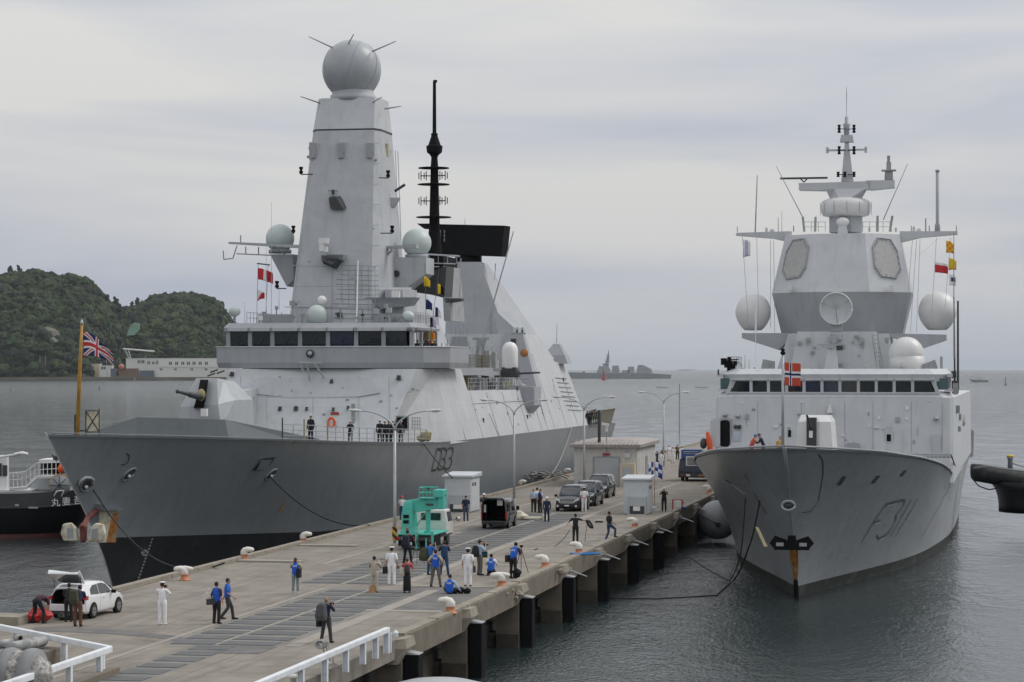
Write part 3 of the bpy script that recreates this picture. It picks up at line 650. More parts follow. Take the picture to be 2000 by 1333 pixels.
def forest(prof, name, n, lab):
    mb = MB(); mb.smooth = False; ni, nj = len(prof), len(prof[0]); top = max(p[2] for r in prof for p in r)
    for k in range(n):
        i = random.uniform(0, ni-1.01); j = random.uniform(0, (nj-1)*.62); a, b = int(i), int(j); p = Vector(prof[a][b]).lerp(Vector(prof[a+1][b+1]), random.random())
        if p.z < 6: continue
        mb.cm = random.choice((0, 0, 1, 2)); r = random.uniform(3.0, 6.0) if random.random() < .85 else random.uniform(6, 10)
        blob(mb, (p.x, p.y, p.z+r*.2), r)
        for q in range(3): blob(mb, (p.x+random.uniform(-r, r), p.y+random.uniform(-r, 0), p.z+r*random.uniform(.1, .8)), r*random.uniform(.3, .55))
    o = mb.build(name, [M_for, M_for2, M_for3]); o['kind'] = 'stuff'; tag(o, lab, 'forest'); return o
M_for3 = mat('forest_dark', (.014, .020, .012), rough=.95, var=.4, scale=.05)
p1_ = hill('hill', sil1, HYD, 700); forest(p1_, 'forest', 4200, 'dense dark green wood covering the left hill across the water')
p2_ = hill('hill', sil2, HYD+260, 620); forest(p2_, 'forest', 3200, 'dense dark green wood covering the right hill behind the white harbour building')
# thin trees poking out of the skyline
for k, (px, py, Yc) in enumerate(((38, 527, HYD), (20, 530, HYD), (268, 590, HYD+260), (257, 597, HYD+260), (226, 588, HYD))):
    t = thing('pine_tree', ('tall thin pine on the left hill skyline', 'broad pine on the far left hill skyline', 'tallest pine in the dip between the two hills', 'shorter pine in the dip between the two hills', 'small pine on the right slope of the left hill')[k], 'tree', ((px-CX)*Yc/F, Yc, CAMH-(py-HY)*Yc/F-12), 0, 'pines standing out on the skyline')
    mb = MB(); mb.tube((0, 0, 0), (.5, 0, 16), .5, .2, 6); mb.build('trunk', M_dark, t)
    mb = MB()
    for q in range(7): blob(mb, (random.uniform(-2, 2), random.uniform(-2, 2), 9+q*1.3), random.uniform(1.5, 2.8))
    mb.build('crown', M_for, t)
# bare scars and a green netted slope
YS = HYD-330
def shx(px): return (px-CX)*YS/F
def shz(py): return CAMH-(py-HY)*YS/F
M_scar = mat('bare_rock', (.16, .15, .13), rough=.95, var=.3, scale=.05)
M_gnet = mat('green_netting', (.05, .11, .075), rough=.9, var=.2, scale=.05)
mb = MB(); mb.smooth = False
gy = HYD-200
def gp(px, py, yy): return ((px-CX)*yy/F, yy, CAMH-(py-HY)*yy/F)
mb.slab([gp(248, 656, gy), gp(252, 640, gy+30), gp(262, 630, gy+45), gp(273, 632, gy+45), gp(272, 645, gy+20), gp(262, 655, gy)], (0, 4, 0)); o = mb.build('slope_netting', M_gnet); tag(o, 'green safety netting on the slope between the two hills', 'netting')
mb = MB(); rock(mb, gp(95, 655, HYD-290), 13); rock(mb, gp(102, 668, HYD-300), 8); o = mb.build('rock_outcrop', M_scar); tag(o, 'pale bare rock face showing through the left hill wood', 'rock')
# shore platform
mb = MB(); mb.bx(shx(-320), shx(650), YS-20, YS+700, -3, 4.2); struct('far_shore', mb, M_grassf)
mb = MB(); mb.bx(shx(-320), shx(650), YS-26, YS-20.2, -3, 3.6); o = mb.build('sea_wall', M_shore); tag(o, 'dark sea wall along the far shore', 'sea wall')
mb = MB(); mb.bx(shx(212), shx(272), YS-46, YS-26.2, -3, 3.2); o = mb.build('landing_stage', M_shore); tag(o, 'brownish landing stage in front of the white harbour building', 'jetty')
M_wb = mat('harbour_building_white', (.62, .62, .60), rough=.7, var=.05)
M_wbw = mat('building_window', (.05, .055, .06), rough=.3, var=.2)
def bld(name, lab, px0, px1, ptop, dep, wins, m=M_wb, roof=None, y=None):
    y = y or YS+10; k = y/F; x0, x1 = (px0-CX)*k, (px1-CX)*k; z1 = CAMH-(ptop-HY)*k; z0 = 4.2
    t = thing(name, lab, 'building', ((x0+x1)/2, y, z0)); w = (x1-x0)/2; h = z1-z0
    mb = MB(); mb.bx(-w, w, 0, dep, 0, h); mb.build('wall', m, t)
    mb = MB(); mb.bx(-w-.4, w+.4, -.5, dep+.5, h, h+.6); mb.build('roof', roof or M_wall, t)
    for (a, b, c, d) in wins:
        f0, f1 = (a-CX)*k-(x0+x1)/2, (b-CX)*k-(x0+x1)/2; zz0, zz1 = CAMH-(d-HY)*k-z0, CAMH-(c-HY)*k-z0
        mb = MB(); mb.bx(f0, f1, -.12, -.003, zz0, zz1); fr = mb.build('window', M_wbw, t)
        mb = MB(); mb.bx((f0+f1)/2-.25, (f0+f1)/2+.25, -.22, -.121, zz0, zz1); mb.build('mullion', m, fr)
    return t
w2 = [(x, x+6, 707, 713) for x in (330, 342, 354, 365, 376, 388, 400)]+[(269, 274, 704, 710), (276, 282, 704, 710), (288, 293, 706, 712), (297, 302, 707, 712), (305, 309, 705, 712)]+[(x, x+4, 718, 723) for x in (318, 336, 352, 372, 390)]
bld('harbour_building', 'long white two storey building with rows of windows under the right hill', 246, 470, 701, 22, w2)
bld('shed', 'small cream shed left of the white harbour building', 160, 195, 712, 14, [(168, 174, 716, 720)], M_cream)
bld('shed', 'low pale shed with a dark doorway beside the cream shed', 194, 219, 715, 12, [(198, 206, 717, 722)], M_wb, y=YS+4)
bld('harbour_building', 'low white annex in front of the long white building', 305, 452, 718, 8, [(x, x+5, 720, 724) for x in (312, 340, 372, 400)], M_wb, y=YS-8)
for k, (px0, px1, pt, mm, lab) in enumerate(((216, 226, 720, mat('container_blue', (.12, .15, .19)), 'blue container left of the orange tank on the far shore'), (272, 300, 724, MATS['container_blue'], 'long blue container in front of the white building'), (232, 270, 720, mat('container_brown', (.20, .13, .10)), 'rusty brown stack of material on the landing stage'))):
    y = YS-12; kk = y/F; mb = MB(); x0, x1 = (px0-CX)*kk, (px1-CX)*kk; mb.bx(x0, x1, y, y+6, 4.2, CAMH-(pt-HY)*kk)
    nn = int((x1-x0)/1.2)
    for q in range(nn): mb.bx(x0+q*1.2+.3, x0+q*1.2+.7, y-.15, y-.002, 4.4, CAMH-(pt-HY)*kk-.2)
    tag(mb.build('container', mm), lab, 'container')
mb = SM(); mb.sphere((shx(241), YS-16, shz(717)), 3.6, 12, 8); tag(mb.build('storage_tank', mat('tank_orange', (.45, .16, .10))), 'round orange tank on the far shore', 'tank')
# conveyor / sloping gantry behind
t = thing('gantry', 'white sloping pipe gantry behind the harbour building', 'gantry', (0, YS+40, 0))
mb = MB(); mb.tube(gp(240, 681, 0+YS+40)[:1]+(0, shz(681)), (shx(292), 0, shz(686)), 1.1, 1.1, 6); mb.build('pipe', M_wb, t)
mb = MB(); mb.tube((shx(233), 0, shz(681)), (shx(247), 0, shz(712)), .7, .7, 6); mb.tube((shx(240), 0, shz(681)), (shx(249), 0, shz(712)), .7, .7, 6)
for q in range(6): mb.tube((shx(233+q*2.2), 0, shz(683+q*5)), (shx(240+q*1.5), 0, shz(683+q*5)), .35, .35, 5)
mb.build('leg', M_steel, t)
for k, px in enumerate((80, 91, 210, 286, 130)):
    mb = MB(); mb.tube((0, 0, 0), (0, 0, 26 if k < 4 else 14), .35, .25, 6); o = mb.build('pole', M_steel); o.location = (shx(px), YS-6, 4.2)
    tag(o, 'thin pale pole standing on the far shore', 'pole', 'thin poles on the far shore')

# ================================================================ ships and boats far out
M_farg = mat('far_ship_grey', (.28, .30, .32), rough=.7, var=.1, scale=.1)  # far ship greys lightened, distance haze put into the colour
M_farl = mat('far_ship_light', (.38, .40, .42), rough=.7, var=.1, scale=.1)
YD = 4800*CAMH/7.2*.26   # the distance ship's waterline sits about 8 px under the horizon
YD = 3600.0
def dx(px): return (px-CX)*YD/F
def dz(py): return CAMH-(py-HY)*YD/F
ds = thing('warship', 'distant grey warship seen side on near the horizon', 'warship', (dx(1210), YD, 0))
X = lambda px: dx(px)-dx(1210)
def zz(py): return max(-1, (724.5-py)*YD/F+.0)
ring = lambda pts, y: [(X(a), y, zz(b)) for a, b in pts]
hullp = [(1104, 712), (1160, 713.5), (1262, 713.5), (1311, 717), (1309, 724.5), (1118, 724.5)]
mb = MB(); mb.loft([ring(hullp, -8), ring([(a, b) for a, b in hullp], 8)]); mb.build('hull', M_farg, ds)
for nm, pts in (('bridge_block', [(1164, 713.4), (1168, 706), (1170, 700), (1188, 700), (1192, 708), (1193, 713.4)]), ('funnel', [(1195, 713.4), (1196, 699), (1208, 699), (1210, 713.4)]), ('funnel', [(1226, 713.4), (1227, 701), (1238, 701), (1239, 713.4)]), ('hangar', [(1243, 713.4), (1246, 698), (1256, 698), (1272, 706), (1274, 713.4)]), ('deck_house', [(1214, 713.4), (1216, 708), (1228, 708), (1228, 713.4)]), ('gun', [(1136, 713.4), (1137, 710), (1142, 710), (1143, 713.4)])):
    mb = MB(); mb.loft([ring(pts, -6), ring(pts, 6)]); mb.build(nm, M_farl, ds)
mb = MB(); mb.path([(X(1184), 0, zz(702)), (X(1187.5), 0, zz(685)), (X(1189), 0, zz(668))], [3.2, 1.6, .3], 6)
for py, w in ((691, 5), (684, 4), (679, 3.5), (687, 3)): mb.box((X(1187), 0, zz(py)), (w*2.2*.75, 3, .9))
mb.box((X(1183), 0, zz(697)), (9, 6, 3)); mb.build('mast', M_farg, ds)
# buoys
def buoy(px, py, hgt, m, lab, Yb=None):
    Yb = F*CAMH/(py-HY); s = Yb/F
    t = thing('buoy', lab, 'buoy', ((px-CX)*s, Yb, 0)); w = hgt*s*.15
    mb = SM(); mb.lathe([(w*1.1, -.3), (w*1.2, hgt*s*.12), (w*.9, hgt*s*.17)], n=12); mb.build('float', m, t)
    mb = MB(); mb.lathe([(w*.75, hgt*s*.17), (w*.32, hgt*s*.72), (w*.6, hgt*s*.74), (w*.6, hgt*s*.82), (w*.2, hgt*s*.84), (w*.15, hgt*s)], n=8); mb.build('tower', m, t)
buoy(1179, 743, 22, mat('buoy_red', (.45, .05, .05), var=.2), 'red tower buoy in front of the distant warship')
buoy(1964, 753, 17, M_farg, 'dark tower buoy far out at the right')
buoy(194, 762, 9, M_dark, 'small dark buoy left of the yellow flagstaff')
buoy(21, 765, 8, M_dark, 'small dark buoy at the left edge of the water')
def boat(px0, px1, py, hh, m, lab, cab=True, rig=False):
    Yb = F*CAMH/(py-HY); s = Yb/F; L = (px1-px0)*s; t = thing('boat', lab, 'boat', ((px0+px1)/2*s-CX*s, Yb, 0)); h = hh*s
    mb = MB(); mb.loft([[(-L/2, 0, h*.42), (-L/2, 0, h*.45), (-L/2, .2, h*.45), (-L/2, .2, h*.42)], [(-L*.3, -1, -.2), (-L*.34, -1.2, h*.42), (-L*.34, 1.2, h*.42), (-L*.3, 1, -.2)], [(L*.48, -1, -.2), (L/2, -1.2, h*.36), (L/2, 1.2, h*.36), (L*.48, 1, -.2)]]); mb.build('hull', m, t)
    if cab: mb = MB(); mb.box((L*.05, 0, h*.62), (L*.3, 1.6, h*.5)); mb.build('cabin', M_wb, t)
    if rig:
        mb = MB()
        for q in range(5): mb.tube((-L*.45+q*L*.1, 0, h*.3), (-L*.45+q*L*.1, 0, h), .12, .12, 5)
        mb.tube((-L*.45, 0, h), (L*.0, 0, h), .12, .12, 5); mb.build('rig', M_farg, t)
boat(1893, 1930, 747, 12, M_farg, 'grey work boat with a frame rig far out at the right', rig=True)
boat(1280, 1304, 758, 6, M_wb, 'white motor boat left of the other white boat, behind the lamp arm')
boat(1355, 1382, 758, 6, M_wb, 'white motor boat nearest the paler ship')
boat(348, 366, 753, 6, M_wb, 'small white boat between the far shore and the gun turret', cab=False)
boat(1322, 1346, 724.6, 5, M_farg, 'dim dark boat on the horizon right of the distant warship', cab=False)
boat(1330, 1358, 723.6, 4.5, mat('boat_redhaze', (.3, .12, .08)), 'faint reddish ship on the horizon right of the distant warship', cab=False)
mb = MB(); mb.bx(-.12, .12, -.12, .12, -1, 10.5); o = mb.build('marker_pole', M_farl); o.location = G(1327, 850, 0)[0], G(1327, 850, 0)[1], 0; tag(o, 'thin pale pole standing in the water right of the lamp posts', 'pole')
# ================================================================ generic ship helpers
def make_hull(name, fr, ship, stemtab, bw_tab, bd_tab, zd_tab, zb_tab, endy, mats, power=1.5, fade=40, nz=15, dens=1.6, nst=64):
    """stations sigma along the hull, rows from below water to the deck edge; returns half(y, z)"""
    def sh(z): return stable(stemtab, z)
    def ya(sg, z): return sg+sh(z)*max(0, 1-sg/fade)**1.0
    def half_s(sg, z):
        zd = stable(zd_tab, ya(sg, 8)) ; t = max(0, min(1, z/zd))
        bw = stable(bw_tab, sg); bd = stable(bd_tab, ya(sg, zd))
        return bw+(bd-bw)*t**power
    def half(y, z):
        lo, hi = -.0, endy+5
        if y < ya(0, z): return -.01
        for _ in range(26):
            m = (lo+hi)/2
            if ya(m, z) < y: lo = m
            else: hi = m
        return half_s(lo, z)
    sig = [endy*(k/(nst-1))**dens for k in range(nst)]
    mb = SM(); grids = []
    for sd in (1, -1):
        rows = []
        for sg in sig:
            zd = stable(zd_tab, ya(sg, 8)); zb = table(zb_tab, sg)
            zs = [-1.2, 0, zb*.5, zb]+[zb+(zd-zb)*(k/(nz-4))**.9 for k in range(1, nz-3)]
            rows.append([(sd*half_s(sg, max(z, 0)), ya(sg, z), z) for z in zs])
        grids.append(rows)
    for sd, rows in zip((1, -1), grids):
        n = len(rows[0]); vs = [p for r in rows for p in r]; o = len(mb.v)
        mb.v += [tuple(v) for v in vs]
        for i in range(len(rows)-1):
            for j in range(n-1):
                f = (i*n+j, (i+1)*n+j, (i+1)*n+j+1, i*n+j+1)
                if sd < 0: f = f[::-1]
                mb.f.append(tuple(q+o for q in f)); mb.m.append(1 if j < 3 else 0); mb.sm.append(True)
    # transom
    n = len(grids[0][0]); a = grids[0][-1]; b = grids[1][-1]; mb.smooth = False
    for j in range(n-1): mb.add([a[j], a[j+1], b[j+1], b[j]], [(3, 2, 1, 0)])
    o = mb.build(name, mats, ship, recalc=False)
    # deck sheet, a little below the edge
    deck = MB(); e = [(r[-1], l[-1]) for r, l in zip(*grids)]
    for i in range(len(e)-1):
        (r0, l0), (r1, l1) = e[i], e[i+1]
        dn = Vector((0, 0, -.12)); deck.add([Vector(l0)+dn, Vector(r0)+dn, Vector(r1)+dn, Vector(l1)+dn], [(0, 1, 2, 3)])
    deck.build('deck', M_deck, ship, recalc=False)
    return half
def stroke(mb, fr, pix, half, w, off=.03, sub=6, z_off=0):
    """painted line following the hull: measured end points, width w in metres"""
    P = [fr.hit(px, py, half) for px, py in pix]
    for a, b in zip(P, P[1:]):
        rows = []
        for k in range(sub+1):
            y = lerp(a.y, b.y, k/sub); z = lerp(a.z, b.z, k/sub)
            d = Vector((0, b.y-a.y, b.z-a.z)).normalized(); q = Vector((0, -d.z, d.y))*w/2
            r = []
            for s_ in (-1, 1):
                yy, zz_ = y+q.y*s_, z+q.z*s_; r.append(Vector((half(yy, zz_)+off, yy, zz_)))
            rows.append(r)
        for r0, r1 in zip(rows, rows[1:]): mb.add([r0[0], r0[1], r1[1], r1[0]], [(0, 1, 2, 3)])
def hpatch(mb, half, poly, off=.02, n=6):
    """patch following the hull; poly = quad of (y, z)"""
    (a, b, c, d) = poly; g = []
    for i in range(n+1):
        r = []
        for j in range(n+1):
            u, v = i/n, j/n; y = lerp(lerp(a[0], b[0], u), lerp(d[0], c[0], u), v); z = lerp(lerp(a[1], b[1], u), lerp(d[1], c[1], u), v)
            r.append((half(y, z)+off, y, z))
        g.append(r)
    mb.add([p for r in g for p in r], [(i*(n+1)+j, (i+1)*(n+1)+j, (i+1)*(n+1)+j+1, i*(n+1)+j+1) for i in range(n) for j in range(n)])
def railing(name, parent, pts, h=1.0, step=1.6, rows=3, m=None, r=.022):
    mb = MB()
    for a, b in zip(pts, pts[1:]):
        a, b = Vector(a), Vector(b); n = max(1, int((b-a).length/step))
        for k in range(n+1): p = a.lerp(b, k/n); mb.tube(p, p+Vector((0, 0, h)), r*1.2, r*1.2, 5)
        for q in range(rows): hh = Vector((0, 0, h*(q+1)/rows)); mb.tube(a+hh, b+hh, r, r, 5)
    return mb.build(name, m or M_rail, parent)
def whip(name, parent, p0, p1, r=.03, m=None):
    mb = MB(); mb.tube(p0, p1, r, r*.5, 6); return mb.build(name, m or M_rail, parent)
def dome(name, parent, c, r, m, neck=.6, neckh=.4, squash=1.0, nm='dome_base'):
    mb = SM(); mb.sphere(c, (r, r, r*squash), 26, 16, v0=.55); o = mb.build(name, m, parent)
    mb = SM(); mb.lathe([(r*neck, -r*squash*.8-neckh), (r*neck, -r*squash*.8)], c=c, n=18); mb.build(nm, M_mid, o); return o
def flag_mesh(parent_or_none, name, label, p, w, h, cols, droop=.3, fold=.12, ang=0, kind='h', grp=None, shear=0.0, n=10, paint=None):
    """cloth hanging from hoist point p (top of the hoist) blowing along +x of rotation ang; cols picked by paint(u,v)"""
    nu, nv = n*2, n; mats = []; vs = []; mb = SM()
    mb.smooth = True
    for i in range(nu+1):
        for j in range(nv+1):
            u, v = i/nu, j/nv
            x = w*u*(1-.1*u); y = math.sin(u*7+v*1.5)*fold*u*w; z = -h*v*(1-shear*u)-droop*w*u*u-.05*w*math.sin(u*5)*u
            c_, s_ = math.cos(ang), math.sin(ang); vs.append((x*c_-y*s_, x*s_+y*c_, z))
    o0 = 0; mb.v = vs; idx = {}
    for i in range(nu):
        for j in range(nv):
            m_ = paint((i+.5)/nu, (j+.5)/nv)
            if m_ not in idx: idx[m_] = len(mats); mats.append(m_)
            mb.f.append((i*(nv+1)+j, (i+1)*(nv+1)+j, (i+1)*(nv+1)+j+1, i*(nv+1)+j+1)); mb.m.append(idx[m_]); mb.sm.append(True)
    o = mb.build(name, mats, parent_or_none, recalc=False)
    s = o.modifiers.new('thick', 'SOLIDIFY'); s.thickness = .012; o.location = p
    if label: tag(o, label, 'flag', grp)
    return o
M_fw = mat('flag_white', (.72, .72, .72), rough=.8, var=.05); M_fr = mat('flag_red', (.55, .03, .035), rough=.8, var=.1); M_fb = mat('flag_navy', (.012, .02, .11), rough=.8, var=.1)
M_fbl = mat('flag_pale_violet', (.45, .42, .62), rough=.8, var=.1); M_fo = mat('flag_orange', (.72, .20, .02), rough=.8, var=.1)

# ================================================================ the dark hulled destroyer
D = thing('destroyer', 'dark hulled grey destroyer with a tall ball topped pyramid mast, moored left of the pier', 'warship', (DF.o.x, DF.o.y, 0), -PH)
d_stem = [(-1.2, .8), (0, 0), (3.3, -2.9), (6.5, -6.8), (9.8, -11.0)]
d_bw = [(0, 0), (6, 1.1), (12, 2.5), (20, 4.6), (30, 6.7), (45, 8.5), (60, 9.4), (80, 9.7), (110, 9.4), (144, 7.6)]
d_bd = [(-11, 0), (-9, .72), (-5, 2.2), (2.7, 5.0), (13, 7.7), (25, 9.1), (44.5, 10.0), (60, 10.3), (80, 10.35), (117, 10.3), (144, 9.2)]
d_zd = [(-11, 9.8), (2.7, 9.25), (13, 8.8), (25, 8.3), (44.5, 7.72), (60, 7.6), (100, 7.5), (117, 7.45), (144, 7.1)]
d_zb = [(0, 3.3), (25, 2.0), (60, 1.5), (144, 1.2)]
dh = make_hull('hull', DF, D, d_stem, d_bw, d_bd, d_zd, d_zb, 144, [M_hull, M_boot], power=1.25)
# stem edge, pale
mb = SM(); mb.path([(0, stable(d_stem, z)-.03, z) for z in (0, 2, 4, 6, 8, 9.8)], [.03, .03, .03, .03, .035, .04], 8); mb.build('stem_bar', M_light, D)
# rail cap round the bow
for sd in (1, -1):
    mb = SM(); mb.path([(sd*stable(d_bd, y), y, stable(d_zd, y)+.02) for y in [-11+1.9*k for k in range(30)]], .03, 6); mb.build('deck_edge', M_hull, D)
def hullport(px, py, ry, rz, tilt, name='hull_opening', m=None):
    c = DF.hit(px, py, dh); mb = SM(); ring = []
    for k in range(17):
        a = k*math.pi/8; y = c.y+math.cos(a)*ry+math.sin(a)*rz*tilt; z = c.z+math.sin(a)*rz; ring.append((dh(y, z)+.03, y, z))
    mb.path(ring, .07, 6); o = mb.build(name, M_hull, D)
    mb = MB(); mb.add([(q[0]+.015, q[1], q[2]) for q in ring[:-1]], [tuple(range(16))]); mb.build('opening_shadow', m or M_dark, o)
    mb = SM(); mb.sphere((c.x+.05, c.y, c.z-rz*.35), (.1, ry*.5, rz*.35), 10, 6); mb.build('roller', M_steel, o)
hullport(251, 927, .42, .36, .5); hullport(529, 927, .42, .34, .5); hullport(167, 948, .5, .36, -.2, 'bow_fairlead', M_dark)
c = DF.hit(167, 938, dh); mb = SM(); mb.path([(dh(c.y+dy_, c.z+dz_)+.12, c.y+dy_, c.z+dz_) for dy_, dz_ in ((-.62, -.3), (-.6, .0), (-.3, .15), (.2, .12), (.5, .0), (.62, -.35))], .09, 8); mb.build('fairlead_hood', M_mid, D)
# recessed flap further aft
a = [DF.hit(*q, dh) for q in ((490, 920), (515, 895), (538, 893), (526, 910), (505, 920))]
mb = MB(); mb.add([(p.x+.03, p.y, p.z) for p in a], [(0, 1, 2, 3, 4)]); mb.build('flap_recess', M_dark, D)
a = [DF.hit(*q, dh) for q in ((497, 919), (506, 899), (524, 899), (517, 913))]
mb = MB(); mb.slab([(p.x+.12, p.y, p.z) for p in a], (.12, 0, 0)); mb.build('hull_flap', M_hull, D)
# hull number D33, one mesh per character
M_num = mat('number_dark', (.035, .037, .04))  # one dark grey for the whole hull number
for ch in ([[(843, 919), (853, 877), (861, 878), (862, 886), (856, 913), (850, 919), (843, 919)]],
           [[(857, 880), (863, 876), (870, 877), (872, 884), (868, 896), (863, 897)], [(868, 897), (869, 905), (864, 916), (857, 918), (854, 913)]],
           [[(873, 879), (878, 875), (884, 876), (885, 883), (881, 894), (876, 896)], [(881, 896), (882, 904), (877, 915), (870, 917), (867, 912)]]):
    mb = MB()
    for pts in ch: stroke(mb, DF, pts, dh, .16, off=.04)
    mb.build('hull_number', M_num, D)
# draft marks near the stem
mb = MB()
for k in range(14):
    t = k/13; px, py = lerp(296, 268, t), lerp(1054, 1135, t)
    stroke(mb, DF, [(px-1.6, py), (px+1.6, py-.4)], dh, .11, off=.04, sub=1)
mb.build('draft_marks', M_steel, D)
mb = MB(); cc = (281, 1080)
stroke(mb, DF, [(cc[0]+5*math.cos(a), cc[1]+5*math.sin(a)) for a in [k*math.pi/5 for k in range(11)]], dh, .09, off=.04, sub=1); stroke(mb, DF, [(cc[0]-7, cc[1]), (cc[0]+7, cc[1]-1)], dh, .09, off=.04, sub=1); mb.build('thruster_mark', M_steel, D)
# rust runs
mb = MB()
stroke(mb, DF, [(556, 982), (552, 990), (545, 1000)], dh, .28, off=.02); stroke(mb, DF, [(575, 862), (573, 868)], dh, .2, off=.02)
mb.build('rust_run', M_rust, D)
mb = MB(); stroke(mb, DF, [(247, 886), (252, 892), (250, 902), (243, 908), (235, 908)], dh, .07, off=.03); mb.build('scuff_mark', M_dark, D)
# anchor recess with rust, and the anchor standing proud of the stem
pts = [DF.hit(*q, dh) for q in ((193, 994), (233, 996), (224, 1060), (192, 1060))]
mb = MB(); hpatch(mb, dh, [(p.y, p.z) for p in pts], .03); mb.build('rusty_anchor_bed', M_rustw, D)
pts = [DF.hit(*q, dh) for q in ((219, 1004), (232, 1000), (225, 1060), (207, 1060))]
mb = MB(); hpatch(mb, dh, [(p.y, p.z) for p in pts], .045); mb.build('rust_stain', M_rust, D)
mb = MB(); s0 = DF.hit(195, 990, dh); s1 = DF.hit(233, 996, dh); mb.loft([[(s0.x-.3, s0.y-.6, s0.z+.25), (s0.x+.5, s0.y-.5, s0.z+.12), (s0.x+.4, s0.y-.4, s0.z-.2), (s0.x-.3, s0.y-.5, s0.z-.1)], [(s1.x+.0, s1.y, s1.z+.12), (s1.x+.22, s1.y-.02, s1.z+.08), (s1.x+.18, s1.y, s1.z-.06), (s1.x, s1.y, s1.z-.02)]]); mb.build('anchor_shelf', M_hull, D)  # piece added for the shadow line along the top of the anchor bed
an = DF.at(180, 1040, x=0)
anc = thing('anchor', None, None); bpy.data.objects.remove(anc)
mb = MB(); A0 = DF.at(181, 1000, x=.1); A1 = DF.at(172, 1032, x=.1)
mb.path([A0+Vector((.3, -.1, .1)), A0+Vector((0, -.8, -.3)), A1+Vector((.2, -1.4, .1))], [.2, .15, .17], 8); sh_ = mb.build('anchor_shank', M_redl, D)
ac = DF.at(167, 1040, y=DF.at(181, 1030, x=0).y-1.6)
mb = SM(); mb.limb([ac+Vector((-1.25, 0, -.1)), ac+Vector((1.25, 0, -.1))], [.2, .2], 10); mb.build('anchor_crown', M_rust, sh_)
for sd in (-1, 1):
    q_ = [(.3, -.5), (1.2, -.5), (1.38, -.05), (1.25, .5), (.75, .56), (.42, .25)]
    mb = MB(); mb.loft([[ac+Vector((sd*x, -.5, z)) for x, z in q_], [ac+Vector((sd*x, -.15, z*1.05)) for x, z in q_]]); bevel(mb.build('anchor_fluke', M_rustw, sh_), .08)
    mb = MB(); mb.loft([[ac+Vector((sd*x, -.53, z)) for x, z in ((.55, -.3), (.95, -.36), (.95, .3), (.6, .2))], [ac+Vector((sd*x, -.49, z)) for x, z in ((.55, -.3), (.95, -.36), (.95, .3), (.6, .2))]]); mb.build('fluke_face', M_mid, sh_)
mb = MB(); mb.limb([(ac.x, ac.y-.35, ac.z-.4), (ac.x, ac.y-.35, ac.z+.35)], [.2, .26], 8); mb.build('anchor_head', M_redl, sh_)
# breakwater: inclined screen ahead of the gun
zdk = lambda y: stable(d_zd, y)-.1
bw = [(-6.0, 8.5), (-2.7, 3.5), (4.4, 5.0), (7.6, 15.5)]
botp = [DF.at(175, 849, z=8.95), DF.at(262, 850, z=9.0), DF.at(450, 857, z=8.8), DF.at(622, 862, z=8.5)]
topp = [botp[0]+Vector((0, .1, .12)), DF.at(268, 815, y=botp[1].y+.35), DF.at(440, 820, y=botp[2].y+.35), botp[3]+Vector((0, .1, .15))]
mb = MB(); th = Vector((0, .14, 0))
for i in range(3): mb.slab([botp[i]-Vector((0, 0, .5)), botp[i+1]-Vector((0, 0, .5)), topp[i+1], topp[i]], th)
mb.build('breakwater', plate_mat('breakwater_grey', (.15, .17, .175), rough=.5), D)
M_mid2 = plate_mat('front_plate_grey', (.44, .455, .475), rough=.55, seam=.2, sd=.8)
# ---------- lower superstructure
SZ0, SZ1 = 7.45, 13.45
bot = [(-10.2, 100), (-10.2, 51), (-5.2, 43.2), (6.0, 43.2), (10.2, 49.5), (10.2, 100)]
top = [(-8.7, 60), (-8.6, 52), (-7.8, 47.6), (7.8, 47.6), (8.7, 50.5), (8.7, 60)]
mb = MB(); 
LB = [(-10.2, 62), (-10.2, 51), (-6.2, 43.4), (6.2, 43.4), (10.2, 49.5), (10.2, 62)]
mb.taperp(LB, SZ0, top, SZ1); mb.build('forward_superstructure', M_light, D)
mb = MB(); fz = lambda px, py: (lambda p: p+Vector((0, -.02, 0)))(DF.at(px, py, y=lerp(43.3, 47.5, (CAMH-(py-HY)/25-SZ0)/6)))
a_ = [fz(458, 766), fz(505, 738), fz(722, 738), fz(742, 768), fz(700, 775), fz(560, 776)]; mb.loft([a_, [p+Vector((0, .5, 0)) for p in a_]]); mb.build('front_plate', M_mid2, D)
# a step line across the front
mb = MB(); q0 = DF.at(468, 776, y=45.2); q1 = DF.at(700, 778, y=45.2); mb.box(((q0.x+q1.x)/2, 44.9, q0.z), (q1.x-q0.x, .12, .07)); mb.build('front_ledge', M_light, D)
# sides amidships, inclined inwards
mb = MB(); mb.loft([[(-10.25, 61, 7.45), (10.25, 61, 7.45), (8.95, 61, 11.6), (-8.95, 61, 11.6)], [(-10.25, 93, 7.45), (10.25, 93, 7.45), (8.95, 93, 11.45), (-8.95, 93, 11.45)]]); mb.build('midships_block', M_light, D)
mb = MB(); mb.loft([[(-10.2, 50.2, 7.45), (10.22, 50.2, 7.45), (9.0, 51.3, 11.6), (-9.0, 51.3, 11.6)], [(-10.25, 60.98, 7.45), (10.25, 60.98, 7.45), (8.97, 60.98, 11.6), (-8.97, 60.98, 11.6)]]); mb.build('side_fairing', M_light, D)
# hangar block
mb = MB(); mb.loft([[(-10.25, 93.1, 7.4), (10.25, 93.1, 7.4), (7.3, 95.2, 16.9), (-7.3, 95.2, 16.9)], [(-10.25, 103.2, 7.4), (10.25, 103.2, 7.4), (7.3, 103.2, 16.9), (-7.3, 103.2, 16.9)],
                   [(-10.25, 104, 7.4), (10.25, 104, 7.4), (8.1, 109, 14.2), (-8.1, 109, 14.2)], [(-10.25, 117.4, 7.4), (10.25, 117.4, 7.4), (8.15, 115, 14.0), (-8.15, 115, 14.0)]]); mb.build('hangar', M_light, D)
